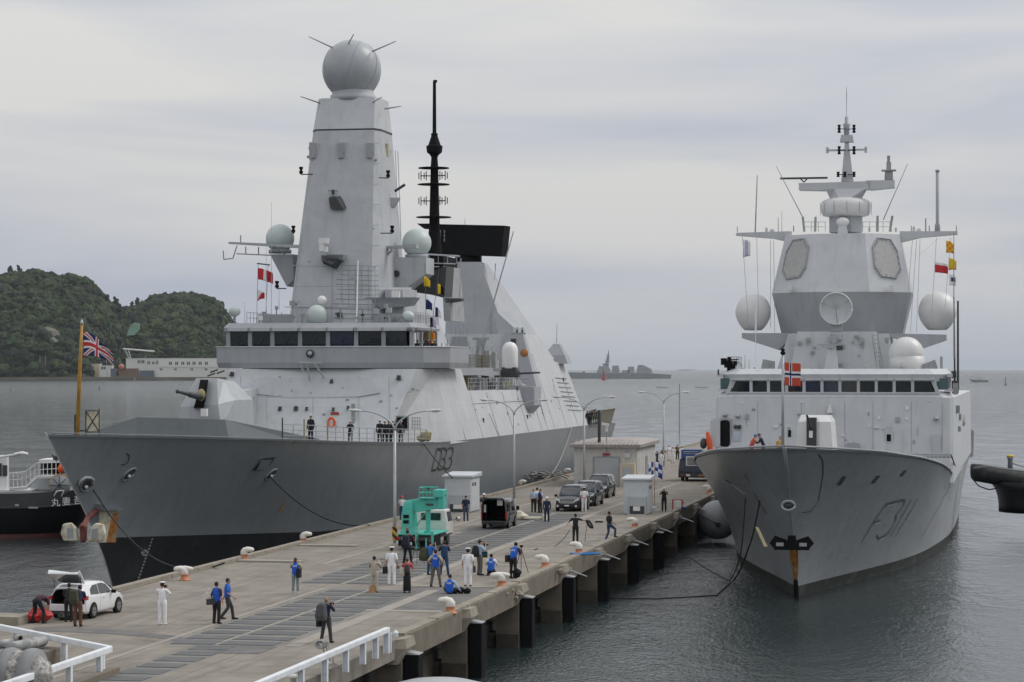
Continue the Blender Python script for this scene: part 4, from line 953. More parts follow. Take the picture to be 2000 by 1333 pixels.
# grey forward face of the hangar wing
pp = [DF.at(*q, y=93.0) for q in ((1003, 762), (1055, 758), (1022, 657), (1000, 657))]
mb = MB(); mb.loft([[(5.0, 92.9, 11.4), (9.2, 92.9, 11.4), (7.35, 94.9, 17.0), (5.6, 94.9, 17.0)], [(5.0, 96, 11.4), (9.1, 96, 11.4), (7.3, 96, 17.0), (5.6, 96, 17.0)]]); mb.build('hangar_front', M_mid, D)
# side hatch outlines and ladder rungs
def side_x(y, z):
    if y < 93: return lerp(10.25, 8.95, (z-7.45)/4.15)
    return lerp(10.25, 7.3, (z-7.4)/9.5)
def sidepix(px, py): return DF.hit(px, py, side_x)
mb = MB()
for k in range(8):
    a = sidepix(1084+k*3.5, 741+k*8.9-3); b = sidepix(1106+k*4.2, 740+k*8.9); mb.tube(a+Vector((.05, 0, 0)), b+Vector((.05, 0, 0)), .04, .04, 4)
mb.build('side_rungs', M_rail, D)
mb = MB()
for pts in (((955, 808), (974, 852)), ((1080, 740), (1082, 768)), ((870, 792), (1040, 782))):
    a, b = [sidepix(*q) for q in pts]; mb.tube(a+Vector((.02, 0, 0)), b+Vector((.02, 0, 0)), .025, .025, 4)
mb.build('side_seam', M_mid, D)
mb = MB()
for q in ((944, 822), (1030, 815), (1010, 760), (1100, 742)):
    c = sidepix(*q); mb.box(c, (.12, .35, .4))
mb.build('side_fitting', M_dark, D)
# CIWS platform and gun
pc = DF.at(1011, 770, x=8.4)
mb = MB(); mb.loft([[(pc.x-1.2, pc.y-1.9, 9.0), (pc.x+1.1, pc.y-.8, 9.0), (pc.x+1.1, pc.y+1.2, 9.0), (pc.x-1.2, pc.y+2, 9.0)], [(pc.x-2.2, pc.y-2.4, 10.0), (pc.x+1.9, pc.y-1.6, 10.0), (pc.x+1.9, pc.y+2, 10.0), (pc.x-2.2, pc.y+2.4, 10.0)], [(pc.x-2.2, pc.y-2.4, 11.75), (pc.x+1.9, pc.y-1.6, 11.75), (pc.x+1.9, pc.y+2, 11.75), (pc.x-2.2, pc.y+2.4, 11.75)]]); mb.build('gun_sponson', M_mid, D)
mb = MB(); mb.box((pc.x+.1, pc.y-2.15, 10.6), (.6, .5, 1.2)); mb.build('sponson_opening', M_black, D)
gc = DF.at(996, 755, y=pc.y); gx, gy_ = gc.x, gc.y
mb = SM(); mb.lathe([(1.5, 0), (1.5, .2), (1.1, .5), (.9, .9)], c=(gx, gy_, 11.7), n=20); base = mb.build('close_in_gun', M_rail, D)
mb = MB(); mb.box((gx, gy_, 13.0), (1.4, 1.3, 1.2)); mb.tube((gx-.9, gy_, 12.8), (gx+.9, gy_, 12.8), .55, .55, 12); mb.tube((gx+.3, gy_-.4, 13.0), (gx+2.9, gy_+.1, 13.1), .11, .09, 8); mb.build('gun_mount', M_dark, base)
mb = SM(); mb.lathe([(.72, 0), (.76, .1), (.76, 1.7), (.68, 2.1), (.42, 2.42), (.1, 2.52)], c=(gx, gy_, 13.5), n=22); mb.build('gun_radome', M_white, base)
# midships deck gear, walkway and clutter seen between bridge wing and hangar
wk = [DF.at(868, 716, x=8.3), DF.at(962, 716, x=8.3)]
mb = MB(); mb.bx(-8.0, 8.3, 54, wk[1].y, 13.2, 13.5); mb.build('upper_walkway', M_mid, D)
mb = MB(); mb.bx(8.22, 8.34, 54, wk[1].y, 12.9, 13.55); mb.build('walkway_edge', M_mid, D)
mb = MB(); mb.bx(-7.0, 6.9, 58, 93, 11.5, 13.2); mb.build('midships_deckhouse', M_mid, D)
railing('walkway_rail', D, [(8.25, 55, 13.55), (8.25, wk[1].y, 13.55)], 1.15, .55, 4, M_net)
railing('deck_rail', D, [(8.9, 62, 11.62), (8.9, 90, 11.62)], 1.0, .9, 3)
random.seed(21)
for k in range(15):
    y = 56+k*1.6+random.random(); h = random.uniform(.7, 2.0); x = random.uniform(6.9, 8.0)
    mb = MB(); mb.box((x, y, 13.5+h/2), (random.uniform(.3, .9), random.uniform(.3, 1.2), h)); mb.tube((x, y+.3, 13.5), (x+random.uniform(-.4, .4), y+.4, 14+h), .05, .04, 5)
    mb.build('deck_locker', random.choice([M_mid, M_rail, M_net, M_mast]), D)
for k in range(16):
    y = 62+k*1.8+random.random(); h = random.uniform(.6, 1.4)
    mb = MB(); mb.tube((8.1, y, 11.6), (8.1+random.uniform(-.1, .3), y, 11.6+h), .09, .07, 6); mb.box((7.6, y+.5, 11.6+h/2), (.5, .6, h)); mb.build('deck_fitting', random.choice([M_rail, M_dark, M_tan, M_mid, M_steel]), D)
mb = MB(); c = DF.at(462+400, 832, y=62)
c = DF.at(902, 688, x=8.0); mb.box((7.9, c.y, 14.35), (.7, 2.0, .55)); mb.build('yellow_gear', M_yellow, D)
# ---------- bridge
BY = 47.0
def bx_(px, y=BY): return DF.at(px, 700, y=y).x
plan = [(-9.3, 53), (-9.3, 49.2), (-7.6, 47.6), (-1.6, BY), (2.7, BY), (8.2, 48.2), (9.9, 50.4), (9.9, 57.5), (-9.3, 57.5)]
inn = [(-9.15, 53), (-9.15, 49.3), (-7.5, 47.75), (-1.6, BY+.15), (2.7, BY+.15), (8.1, 48.35), (9.75, 50.5), (9.75, 57.4), (-9.15, 57.4)]
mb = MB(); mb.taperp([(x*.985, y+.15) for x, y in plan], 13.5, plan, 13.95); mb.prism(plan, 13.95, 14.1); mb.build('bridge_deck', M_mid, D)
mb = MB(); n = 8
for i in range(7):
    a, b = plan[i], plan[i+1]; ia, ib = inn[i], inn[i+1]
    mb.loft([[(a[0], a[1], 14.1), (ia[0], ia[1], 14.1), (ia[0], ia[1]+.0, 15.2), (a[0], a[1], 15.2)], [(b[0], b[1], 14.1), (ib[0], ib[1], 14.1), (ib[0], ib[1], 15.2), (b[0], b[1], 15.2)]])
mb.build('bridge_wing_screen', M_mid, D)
mb = MB()
for i in range(7):
    a, b = plan[i], plan[i+1]; mb.tube((a[0], a[1]-.03, 15.22), (b[0], b[1]-.03, 15.22), .05, .05, 6)
mb.build('screen_cap', M_light, D)
WL, WR = bx_(443, 48.5), bx_(808, 48.5); YW = 48.5
wins = [(449, 485), (493, 528), (537, 582), (591, 637), (645, 690), (702, 745), (754, 794)]
hp = [(WL, 51.2), (WL, YW+.4), (WL+.4, YW), (WR-.4, YW), (WR, YW+.5), (WR, 57), (WL, 57)]
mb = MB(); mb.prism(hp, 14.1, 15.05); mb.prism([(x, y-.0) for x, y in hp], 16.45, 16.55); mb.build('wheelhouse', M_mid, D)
edges = [WL]+[bx_((wins[i][1]+wins[i+1][0])/2, YW) for i in range(6)]+[WR]
for e_ in edges: mb = MB(); mb.box((e_+(.15 if e_ == WL else -.15 if e_ == WR else 0), YW+.06, 15.75), (.34, .3, 1.42)); mb.build('window_pillar', M_mid, D)
for e_ in (WL, WR):
    for yy in (51, 53.5, 56.5): mb = MB(); mb.box((e_, yy, 15.75), (.25, .3, 1.4)); mb.build('window_pillar', M_mid, D)
mb = MB(); mb.bx(WL+.6, WR-.6, 50.2, 50.4, 14.1, 16.5); mb.build('wheelhouse_interior', M_black, D)
for i, (a, b) in enumerate(wins):
    xa, xb = bx_(a, YW), bx_(b, YW); mb = MB(); mb.slab([(xa, YW+.06, 15.1), (xb, YW+.06, 15.1), (xb, YW-.06, 16.42), (xa, YW-.06, 16.42)], (0, .05, 0)); w_ = mb.build('bridge_window', M_glassb if i == 4 else M_glass, D)
    mb = MB(); mb.bx(xa-.06, xb+.06, YW-.2, YW-.08, 15.03, 15.1); mb.build('window_sill', M_light, w_)
    mb = MB(); mb.box(((xa+xb)/2, YW-.42, 16.62), (xb-xa+.12, .22, .26)); mb.build('window_hood', M_light, w_)
    mb = MB(); mb.tube(((xa+xb)/2-.25, YW-.13, 15.15), ((xa+xb)/2+.2, YW-.13, 15.9), .02, .02, 4); mb.build('wiper', M_dark, w_)
mb = MB(); mb.slab([(WR+.02, YW+.8, 15.15), (WR+.02, 56.4, 15.15), (WR+.02, 56.4, 16.4), (WR+.02, YW+.8, 16.4)], (.04, 0, 0)); mb.build('side_window', M_glass, D)
mb = MB(); mb.loft([[(x+(.25 if x > 0 else -.25), y-.25, 16.55) for x, y in hp], [(x+(.3 if x > 0 else -.3), y-.35, 16.75) for x, y in hp], [(x, y+.05, 17.15) for x, y in hp]]); mb.build('wheelhouse_roof', M_mid, D)
mb = MB()
for e_ in edges: mb.box((e_, YW-.22, 16.62), (.2, .25, .3))
mb.build('roof_lug', M_mid, D)
# crest and jack brackets
c = DF.at(607, 691, y=BY+.1); mb = SM(); mb.disc((c.x, BY-.12, c.z), (0, 1, 0), .33, .12, 18); cr = mb.build('ship_crest', M_dark, D)
mb = SM(); mb.disc((c.x, BY-.2, c.z), (0, 1, 0), .18, .06, 16); mb.build('crest_centre', M_steel, cr)
mb = MB(); c = DF.at(607, 722, y=46.5)
for a, b in (((-.9, .5), (.9, .5)), ((-.3, .5), (-.1, -.9)), ((.3, .5), (1.1, -.7)), ((-.9, .5), (-.6, -.2))): mb.tube(c+Vector((a[0], 0, a[1])), c+Vector((b[0], 0, b[1])), .09, .06, 6)
mb.build('lifting_bracket', M_rail, D)
# wall fittings on the front
fy = lambda py: lerp(43.4, 47.6, (CAMH-(py-HY)/25-SZ0)/6)
for q in ((547, 797, .14), (578, 797, .18), (599, 797, .1), (651, 798, .1), (648, 744, .15), (453, 730, .18), (779, 737, .2), (680, 795, .1)):
    c = DF.at(q[0], q[1], y=fy(q[1])-.15); mb = MB(); mb.box(c, (q[2]*1.3, .35, q[2]*1.5)); mb.box(c+Vector((0, -.1, -.15)), (q[2]*2, .2, .08)); mb.build('wall_fitting', M_dark, D)
c = DF.at(654, 808, y=fy(808)-.12); mb = MB(); mb.box(c, (.65, .06, .24)); mb.build('red_sign', mat('sign_red_faded', (.35, .07, .05)), D)
c = DF.at(647, 826, y=fy(826)-.2); mb = SM(); mb.path([c+Vector((math.cos(a)*.27, 0, math.sin(a)*.36)) for a in [k*math.pi/8 for k in range(17)]], .1, 8); mb.build('lifebuoy', M_orange, D)
c = DF.at(690, 815, y=fy(815)-.25)
for dz_ in (.6, 0, -.5): mb = MB(); mb.tube(c+Vector((0, 0, dz_)), c+Vector((0, 0, dz_+.45)), .16, .16, 10); mb.build('hose_reel', M_rail, D)
# doorway at the port corner
c = DF.at(803, 825, y=48.0)
mb = MB(); mb.box((c.x, 44.9, c.z), (.8, .14, .9)); mb.build('port_hatch_opening', M_black, D)
mb = MB(); mb.box((c.x, 45.02, c.z), (1.05, .14, 1.15)); mb.build('port_hatch_frame', M_rail, D)
mb = MB()
for k in range(4): mb.box((c.x+.75+k*.2, 45.3, c.z), (.04, .1, .9))
for k in range(4): mb.box((c.x+1.05, 45.3, c.z-.4+k*.27), (.8, .1, .04))
mb.build('grille_door', M_rail, D)
c2 = DF.at(832, 852, x=9.2); mb = SM(); blobr = MB(); blobr.smooth = True; rock(blobr, c2, .55); rock(blobr, c2+Vector((-.4, .3, -.2)), .4); blobr.build('canvas_covered_reel', M_tan, D)
# foredeck guard rail
pts = [DF.at(px, py, x=None, z=7.85) for px, py in ((545, 859), (600, 861), (700, 864), (780, 865), (838, 866))]
pts = []
for px in (548, 590, 640, 700, 760, 835):
    best = None
    for k in range(60):
        y = 8+k*.8; x = stable(d_bd, y)-.35; w_ = DF.w(x, y, 0); pxx = CX+F*w_.x/w_.y
        if best is None or abs(pxx-px) < best[0]: best = (abs(pxx-px), x, y)
    pts.append((best[1], best[2], stable(d_zd, best[2])-.1))
railing('foredeck_rail', D, pts, 1.1, 1.5, 3, M_rail, .025)
for k, p in enumerate(pts[:3]):
    mb = MB(); mb.tube(p, (p[0], p[1], p[2]+1.5), .05, .05, 6); mb.build('rail_stanchion', M_tan if k else M_dark, D)
for px in (448+3, 558, 606, 700, 752):
    pass
# jackstaff on the bow with its yellow pole, and locker frame
js = DF.at(151, 846, x=0)
fp = thing('flagstaff', 'tall yellow flagstaff on the bow of the dark ship', 'flagpole', DF.w(0, js.y, 9.5), -PH)
mb = SM(); jt = DF.at(160, 630, x=.0); Yj = DF.w(0, js.y, 0); hz_ = jt.z-9.5
mb.path([(0, 0, 0), (.12, .1, 4.0), (jt.x+.28, 0, (720+2-630)/34.8+CAMH-9.5)], [.13, .11, .08], 10); mb.build('pole', M_polegold, fp)
mb = MB(); mb.box((-.1, .1, .55), (.16, .3, 1.4)); mb.box((.1, .25, .3), (.6, .08, .08)); mb.build('pole_bracket', M_dark, fp)
mb = SM(); mb.lathe([(.1, 0), (.12, .08), (.02, .3)], c=(.28, 0, (722-630)/34.8+CAMH-9.5), n=10); mb.build('finial', M_steel, fp)
lk = thing('screen_frame', 'weathered X braced frame panel beside the yellow flagstaff', 'frame', DF.w(.62, js.y+.9, 9.42), -PH)
mb = MB(); mb.bx(-.42, .42, -.04, .0, .15, 1.5); mb.build('panel', M_rustw, lk)
mb = MB()
for a, b in (((-.42, .05), (-.42, 1.55)), ((.42, .05), (.42, 1.7)), ((-.42, 1.55), (.42, 1.55)), ((-.42, .3), (.42, .3)), ((-.42, .3), (.42, 1.55)), ((.42, .3), (-.42, 1.55))): mb.tube((a[0], -.07, a[1]), (b[0], -.07, b[1]), .03, .03, 5)
mb.build('frame_bars', M_dark, lk)
# union flag
def union(u, v):
    x, y = u-.5, (v-.5)*.5
    if abs(x) < .05 or abs(y) < .05: return M_fr
    if abs(x) < .085 or abs(y) < .085: return M_fw
    dgn = abs(abs(x)*.5-abs(y))/1.118
    if dgn < .018: return M_fr
    if dgn < .05: return M_fw
    return M_fb
flag_mesh(None, 'union_flag', 'red white and blue crossed flag blowing from the yellow flagstaff', DF.w(.4, js.y, (722-642)/34.8+CAMH-.1), 2.2, 1.45, None, droop=.62, fold=.1, ang=-.5, shear=.5, n=24, paint=union)
# ---------- main gun
gb = DF.at(404, 862, z=8.5); gx, gy0 = .0, 18.4; gx = DF.at(402, 800, y=18.4).x
gs = thing('x', None, None); bpy.data.objects.remove(gs)
M_gunw = mat('turret_pale_grey', (.39, .41, .42), rough=.5, var=.06, streak=.3)
def turret(parent, gx, gy, gz, s=1.0, m=M_white, elev=.0, slot=.42, col2=None):
    W = 1.85*s
    b0 = [(-W, -1.6*s), (-.9*s, -2.3*s), (.9*s, -2.3*s), (W, -1.6*s), (W, 2.2*s), (-W, 2.2*s)]
    m1 = [(-W*.92, -1.5*s), (-.85*s, -2.15*s), (.85*s, -2.15*s), (W*.92, -1.5*s), (W*.95, 2.0*s), (-W*.95, 2.0*s)]
    t1 = [(-W*.55, -.35*s), (-.6*s, -.75*s), (.6*s, -.75*s), (W*.55, -.35*s), (W*.6, 1.5*s), (-W*.6, 1.5*s)]
    r = lambda pl, z: [(gx+x, gy+y, gz+z*s) for x, y in pl]
    mb = MB(); mb.loft([r(b0, 0), r(m1, 1.0), r(t1, 3.0)]); o = mb.build('gun_turret', m, parent)
    return o
def gpt(px, py, y): return DF.at(px, py, y=y)
mb = MB(); f_ = [gpt(346, 835, 16.6), gpt(432, 835, 16.2), gpt(459, 835, 18.2)]; m_ = [gpt(352, 795, 16.8), gpt(426, 790, 16.4), gpt(459, 782, 18.2)]; t_ = [gpt(383, 739, 17.8), gpt(424, 739, 17.6), gpt(436, 746, 18.6)]
def ring5(q, zz_, d_): return [q[0]+Vector((0, 0, 0)), q[1], q[2], q[2]+Vector((0, d_, 0)), q[0]+Vector((-.2, d_, 0))]
mb.loft([ring5(f_, 0, 4), ring5(m_, 0, 4), ring5(t_, 0, 2.6)]); tur = mb.build('gun_turret', M_gunw, D)
mb = MB(); mb.loft([[gpt(378, 797, 16.7), gpt(398, 797, 16.6), gpt(402, 778, 16.6), gpt(407, 742, 17.4), gpt(391, 742, 17.5), gpt(384, 778, 16.6)], [gpt(378, 797, 16.2), gpt(398, 797, 16.1), gpt(402, 778, 16.1), gpt(407, 742, 17.1), gpt(391, 742, 17.2), gpt(384, 778, 16.1)]]); mb.build('gun_slot', M_black, tur)
b0_ = gpt(393, 776, 16.1); b1_ = gpt(346, 765, 13.6)
mb = SM(); mb.path([b0_, b0_.lerp(b1_, .5), b0_.lerp(b1_, .97), b1_], [.2, .14, .1, .14], 10); mb.limb([b0_.lerp(b1_, .18), b0_.lerp(b1_, .48)], [.22, .2], 10); mb.build('gun_barrel', M_dark, tur)
mb = SM(); mb.sphere(gpt(393, 772, 16.2), (.3, .3, .42), 12, 8); mb.build('barrel_cradle', M_tan, tur)
mb = MB(); c = DF.at(399, 806, y=15.6); mb.box(c, (.42, .3, .5)); mb.build('turret_lamp', M_white, tur)
for q in ((423, 730), (410, 728), (405, 735)): c = DF.at(*q, y=19); mb = MB(); mb.tube(c, c+Vector((.5, .2, .2)), .06, .06, 5); mb.build('turret_fitting', M_dark, tur)
mb = MB(); c = DF.at(585-0, 822, y=fy(822)-1); 
# lit faceted panels around the front superstructure (wedge beside the turret)
wdg = [DF.at(455, 818, y=30), DF.at(500, 818, y=30)]
mb = MB(); mb.loft([[(-8.3, 38.6, 7.9), (-4.4, 38.6, 7.9), (-4.4, 45.6, 7.9), (-9.8, 47.8, 7.9)], [(-7.7, 41.5, 11.6), (-5.0, 41.5, 11.6), (-5.0, 46.5, 11.9), (-8.9, 48.5, 11.9)]]); mb.build('vent_housing', M_light, D)
# ---------- main mast
mb0 = [(-4.1, 52.2), (-3.2, 50.2), (3.4, 50.2), (4.15, 52.0), (4.15, 60), (-4.1, 60)]
mt0 = [(-2.6, 56.0), (-2.2, 55.5), (2.35, 55.5), (2.65, 56.3), (2.65, 59), (-2.6, 59)]
ZM0, ZM1, ZM2 = 17.0, 33.2, 36.0
mm = [(lerp(a[0], b[0], .82), lerp(a[1], b[1], .82)) for a, b in zip(mb0, mt0)]
mb = MB(); mb.taperp(mb0, ZM0, mm, ZM1); mast = mb.build('main_mast', M_mast, D)
mb = MB(); mb.taperp(mm, ZM1+.12, mt0, ZM2); mb.build('mast_head', M_light, D)
mb = MB(); mb.prism([(x*1.01, y) for x, y in mm], ZM1-.02, ZM1+.14); mb.build('mast_band', M_dark, D)
mb = SM(); mb.lathe([(1.9, ZM2-.1), (1.9, ZM2+.35), (1.75, ZM2+.4), (1.75, ZM2+.75)], c=(.05, 57.2, 0), n=28); mb.build('radome_collar', M_mast, D)
dc = DF.at(687, 137, y=57.2)
mb = SM(); mb.sphere(dc, (2.48, 2.48, 2.52), 40, 24); rd = mb.build('ball_radome', M_radome, D)
for k in (0, 1, 2):
    mb = SM(); rr = 2.49; mb.path([dc+Matrix.Rotation(R(100+k*60), 3, 'Z') @ Matrix.Rotation(R(18), 3, 'X') @ Vector((rr*math.cos(a), 0, rr*math.sin(a)*1.01)) for a in [q*math.pi/24 for q in range(49)]], .03, 4); mb.build('radome_seam', M_mid, rd)
for a, b in (((653, 95), (603, 72)), ((676, 94), (691, 67)), ((727, 101), (773, 81))):
    p, q = DF.at(*a, y=56.2), DF.at(*b, y=54.6); mb = MB(); mb.tube(p, q, .07, .035, 6); mb.build('spike_aerial', M_rail, rd)
for a, b in (((637, 206), (587, 189)), ((717, 207), (746, 190)), ((752, 213), (783, 208))):
    p, q = DF.at(*a, y=56.0), DF.at(*b, y=54.4); mb = MB(); mb.tube(p, q, .07, .035, 6); mb.build('spike_aerial', M_rail, D)
def front_y(z): return lerp(50.2, 55.5, (z-ZM0)/(ZM2-ZM0))
def mf(px, py, off=.0):
    """point on the mast front"""
    z = 25.0
    for _ in range(6): p = DF.at(px, py, y=front_y(z)); z = p.z
    return p+Vector((0, -off, 0))
for px in (614, 668, 724):
    c = mf(px, 296, .12); mb = MB(); mb.box(c, (.78, .22, 1.5)); pn = mb.build('esm_panel', M_light, D)
    mb = MB(); mb.box(c+Vector((0, -.2, .25)), (.5, .25, .8)); mb.box(c+Vector((0, -.28, -.35)), (.45, .18, .45)); mb.build('panel_horn', M_mid, pn)
for dyy, zz_ in ((.8, 31.6), (2.3, 31.2)):
    mb = MB(); mb.box((2.95, 56.2+dyy, zz_), (.25, .8, 1.3)); mb.build('esm_panel', M_tan if dyy < 1 else M_mast, D)
# side aerials on brackets
for a, b in (((612, 341), (588, 341)), ((741, 348), (758, 348)), ((575, 456), (573, 456)), ((744, 456), (766, 456)), ((560, 564), (541, 564))):
    p = mf(*a, .1); q = DF.at(*b, y=p.y-.4); mb = MB(); mb.tube(p, q, .05, .05, 5); mb.tube(q, q+Vector((0, 0, .15)), .12, .12, 8); br_ = mb.build('aerial_bracket', M_dark, D)
    mb = SM(); mb.lathe([(.17, .1), (.17, .25), (.11, .3), (.11, .42), (.17, .46), (.17, .62)], c=q, n=10); mb.build('stub_aerial', M_black, br_)
# wedge shaped deflectors
c = mf(657, 398, .5); mb = MB(); mb.loft([[c+Vector((-.5, -.1, .45)), c+Vector((.15, -.1, .45)), c+Vector((.75, -.1, -.5)), c+Vector((-.35, -.1, -.5))], [c+Vector((-.5, .5, .6)), c+Vector((.35, .5, .6)), c+Vector((1.0, .5, -.3)), c+Vector((-.35, .5, -.3))]]); w1 = mb.build('deflector_wedge', M_dark, D)
mb = MB(); c = mf(653, 374, .4); mb.tube(c+Vector((0, 0, -.3)), c+Vector((0, 0, .1)), .12, .12, 8); mb.tube(c+Vector((-.4, 0, 0)), c+Vector((.4, 0, 0)), .03, .03, 5); mb.build('wedge_lamp', M_dark, w1)
c = mf(640, 512, .3); mb = MB(); mb.loft([[c+Vector((-.2, -.8, .1)), c+Vector((.75, -1.2, -.25)), c+Vector((-.1, -.6, -.2))], [c+Vector((-.6, .5, .6)), c+Vector((1.5, .5, .5)), c+Vector((.9, .5, -.7))]]); mb.build('deflector_wedge', M_dark, D)
c = mf(639, 478, 1.0); mb = MB(); mb.box(c+Vector((0, 0, .25)), (.75, .5, .45)); mb.box(c+Vector((-.15, 0, -.25)), (.4, .4, .7)); mb.box(c+Vector((.2, 0, -.45)), (.25, .3, .4)); mb.build('camera_turret', M_white, D)
c = mf(660, 512, .5); mb = MB(); mb.loft([[c+Vector((-.9, .0, .1)), c+Vector((.6, .0, .1)), c+Vector((.6, 1, .1)), c+Vector((-.9, 1, .1))], [c+Vector((-.7, -.5, .55)), c+Vector((.7, -.5, .55)), c+Vector((.7, 1, .55)), c+Vector((-.7, 1, .55))]]); mb.build('camera_platform', M_mid, D)
# flared bracket on the right face
for (px, py, w_, h_) in ((762, 395, 1.3, .65),):
    c = DF.at(px, py, y=57); mb = MB(); mb.loft([[c+Vector((-.9, 0, .4)), c+Vector((.9, 0, .35)), c+Vector((.1, 0, -.5)), c+Vector((-.6, 0, -.2))], [c+Vector((-.9, 1.5, .4)), c+Vector((.5, 1.5, .35)), c+Vector((.0, 1.5, -.5)), c+Vector((-.6, 1.5, -.2))]]); mb.build('side_bracket', M_mast, D)
    a, b = DF.at(771, 374, y=57), DF.at(791, 361, y=57); mb = MB(); mb.tube(a, b, .12, .12, 6); mb.build('side_boom', M_dark, D)
# lattice of cables and rungs on the lower mast front
mb = MB()
for k in range(12):
    p, q = mf(655+random.uniform(-4, 8), 518+k*9.4, .06), mf(741, 520+k*9.4, .06); mb.tube(p, q, .025, .025, 4)
for k in range(6):
    p, q = mf(668+k*13, 520, .06), mf(668+k*13, 600+random.uniform(-20, 20), .06); mb.tube(p, q, .025, .025, 4)
for a, b in (((570, 519), (650, 521)), ((556, 600), (745, 604)), ((650, 521), (648, 632))): mb.tube(mf(*a, .05), mf(*b, .05), .03, .03, 4)
mb.build('mast_conduits', M_mid, D)
mb = MB(); mb.tube(mf(701, 510, .3), mf(700, 630, .6), .06, .06, 6); mb.build('white_cable', M_white, D)
# side sponsons with domes
def sponson(pts2, y0, y1, name, m): 
    mb = MB(); a = [DF.at(px, py, y=y0) for px, py in pts2]; mb.loft([a, [p+Vector((0, y1-y0, 0)) for p in a]]); return mb.build(name, m, D)
s1 = sponson([(527, 497), (572, 497), (574, 545), (560, 560)], 55, 58.5, 'dome_sponson', M_mid)
dome('satcom_dome', s1, DF.at(547, 466, y=56.5), 1.2, M_domeg, .8, .3, nm='dome_ring')
s2 = sponson([(765, 503), (832, 503), (832, 535), (790, 565), (765, 565)], 56.5, 59.5, 'dome_sponson', M_mast)
dome('satcom_dome', s2, DF.at(814, 475, y=58), 1.22, M_domeg, .8, .3, nm='dome_ring')
mb = SM(); c = DF.at(774, 535, y=56.4); mb.path([c+Vector((math.cos(a)*.23, 0, math.sin(a)*.23)) for a in [k*math.pi/8 for k in range(17)]], .06, 6); mb.disc(c, (0, 1, 0), .2, .05, 14); mb.build('porthole', M_dark, s2)
sponson([(790, 562), (832, 535), (872, 520), (868, 580), (815, 572)], 60, 63, 'dark_sponson', M_dark)
# yard arms
for (a, b, tipd) in (((447, 474), (610, 483), -1), ((705, 485), (815, 481), 1)):
    p, q = DF.at(*a, y=55.5), DF.at(*b, y=53.5); mb = MB(); mb.loft([[p+Vector((0, -.1, .05)), p+Vector((0, .35, .05)), p+Vector((0, .35, -.12)), p+Vector((0, -.1, -.12))], [q+Vector((0, -.4, .12)), q+Vector((0, .5, .12)), q+Vector((0, .5, -.16)), q+Vector((0, -.4, -.16))]]); ya_ = mb.build('yard_arm', M_steel, D)
    mb = MB()
    if tipd < 0:
        for r_ in (((463, 480), (455, 505)), ((455, 505), (437, 507)), ((437, 507), (436, 490)), ((462, 496), (528, 499)), ((480, 482), (480, 497)), ((505, 483), (505, 498)), ((580, 515), (530, 478)), ((470, 474), (470, 460))): mb.tube(DF.at(*r_[0], y=55.2), DF.at(*r_[1], y=55.2), .05, .05, 5)
    else:
        for r_ in (((765, 487), (745, 515)), ((738, 487), (745, 500)), ((750, 505), (770, 487))): mb.tube(DF.at(*r_[0], y=54.2), DF.at(*r_[1], y=55.2), .06, .06, 5)
    mb.build('yard_brace', M_rail, ya_)
# flag gaff left, with halyards
mb = MB(); mb.tube(DF.at(502, 515, y=55), DF.at(527, 518, y=55), .06, .06, 6)
for a, b in (((504, 516), (501, 632)), ((524, 518), (518, 632))): mb.tube(DF.at(*a, y=55), DF.at(*b, y=53), .018, .018, 4)
mb.build('signal_gaff', M_dark, D)
pr = lambda u, v: M_fw if (.35 < u < .62) else M_fr
flag_mesh(None, 'signal_flag', 'red and white flag flying from the left yard of the dark ship', DF.w(*DF.at(504, 524, y=54.8)), 1.4, .95, None, droop=.35, fold=.15, ang=-.3, n=8, paint=pr)
flag_mesh(None, 'signal_flag', 'drooping red and white pennant under the upper flag left of the pyramid mast', DF.w(*DF.at(503, 566, y=54.4)), .65, .95, None, droop=.5, fold=.2, ang=-.3, n=7, shear=.5, paint=lambda u, v: M_fr if v+u > .9 else M_fw)
# nav radar on its arm
c = DF.at(765, 590, y=51); mb = MB(); mb.loft([[c+Vector((-2.2, -.3, .35)), c+Vector((2.0, -.3, .35)), c+Vector((2.0, 1.6, .35)), c+Vector((-2.2, 1.6, .35))], [c+Vector((-.9, .2, -.55)), c+Vector((1.5, .2, -.3)), c+Vector((1.5, 1.6, -.3)), c+Vector((-.9, 1.6, -.55))]]); npf = mb.build('radar_platform', M_mid, D)
mb = MB(); mb.box(DF.at(773, 575, y=51), (.6, .5, .6)); mb.box(DF.at(772, 564, y=51), (2.6, .25, .16)); mb.build('navigation_radar', M_white, npf)
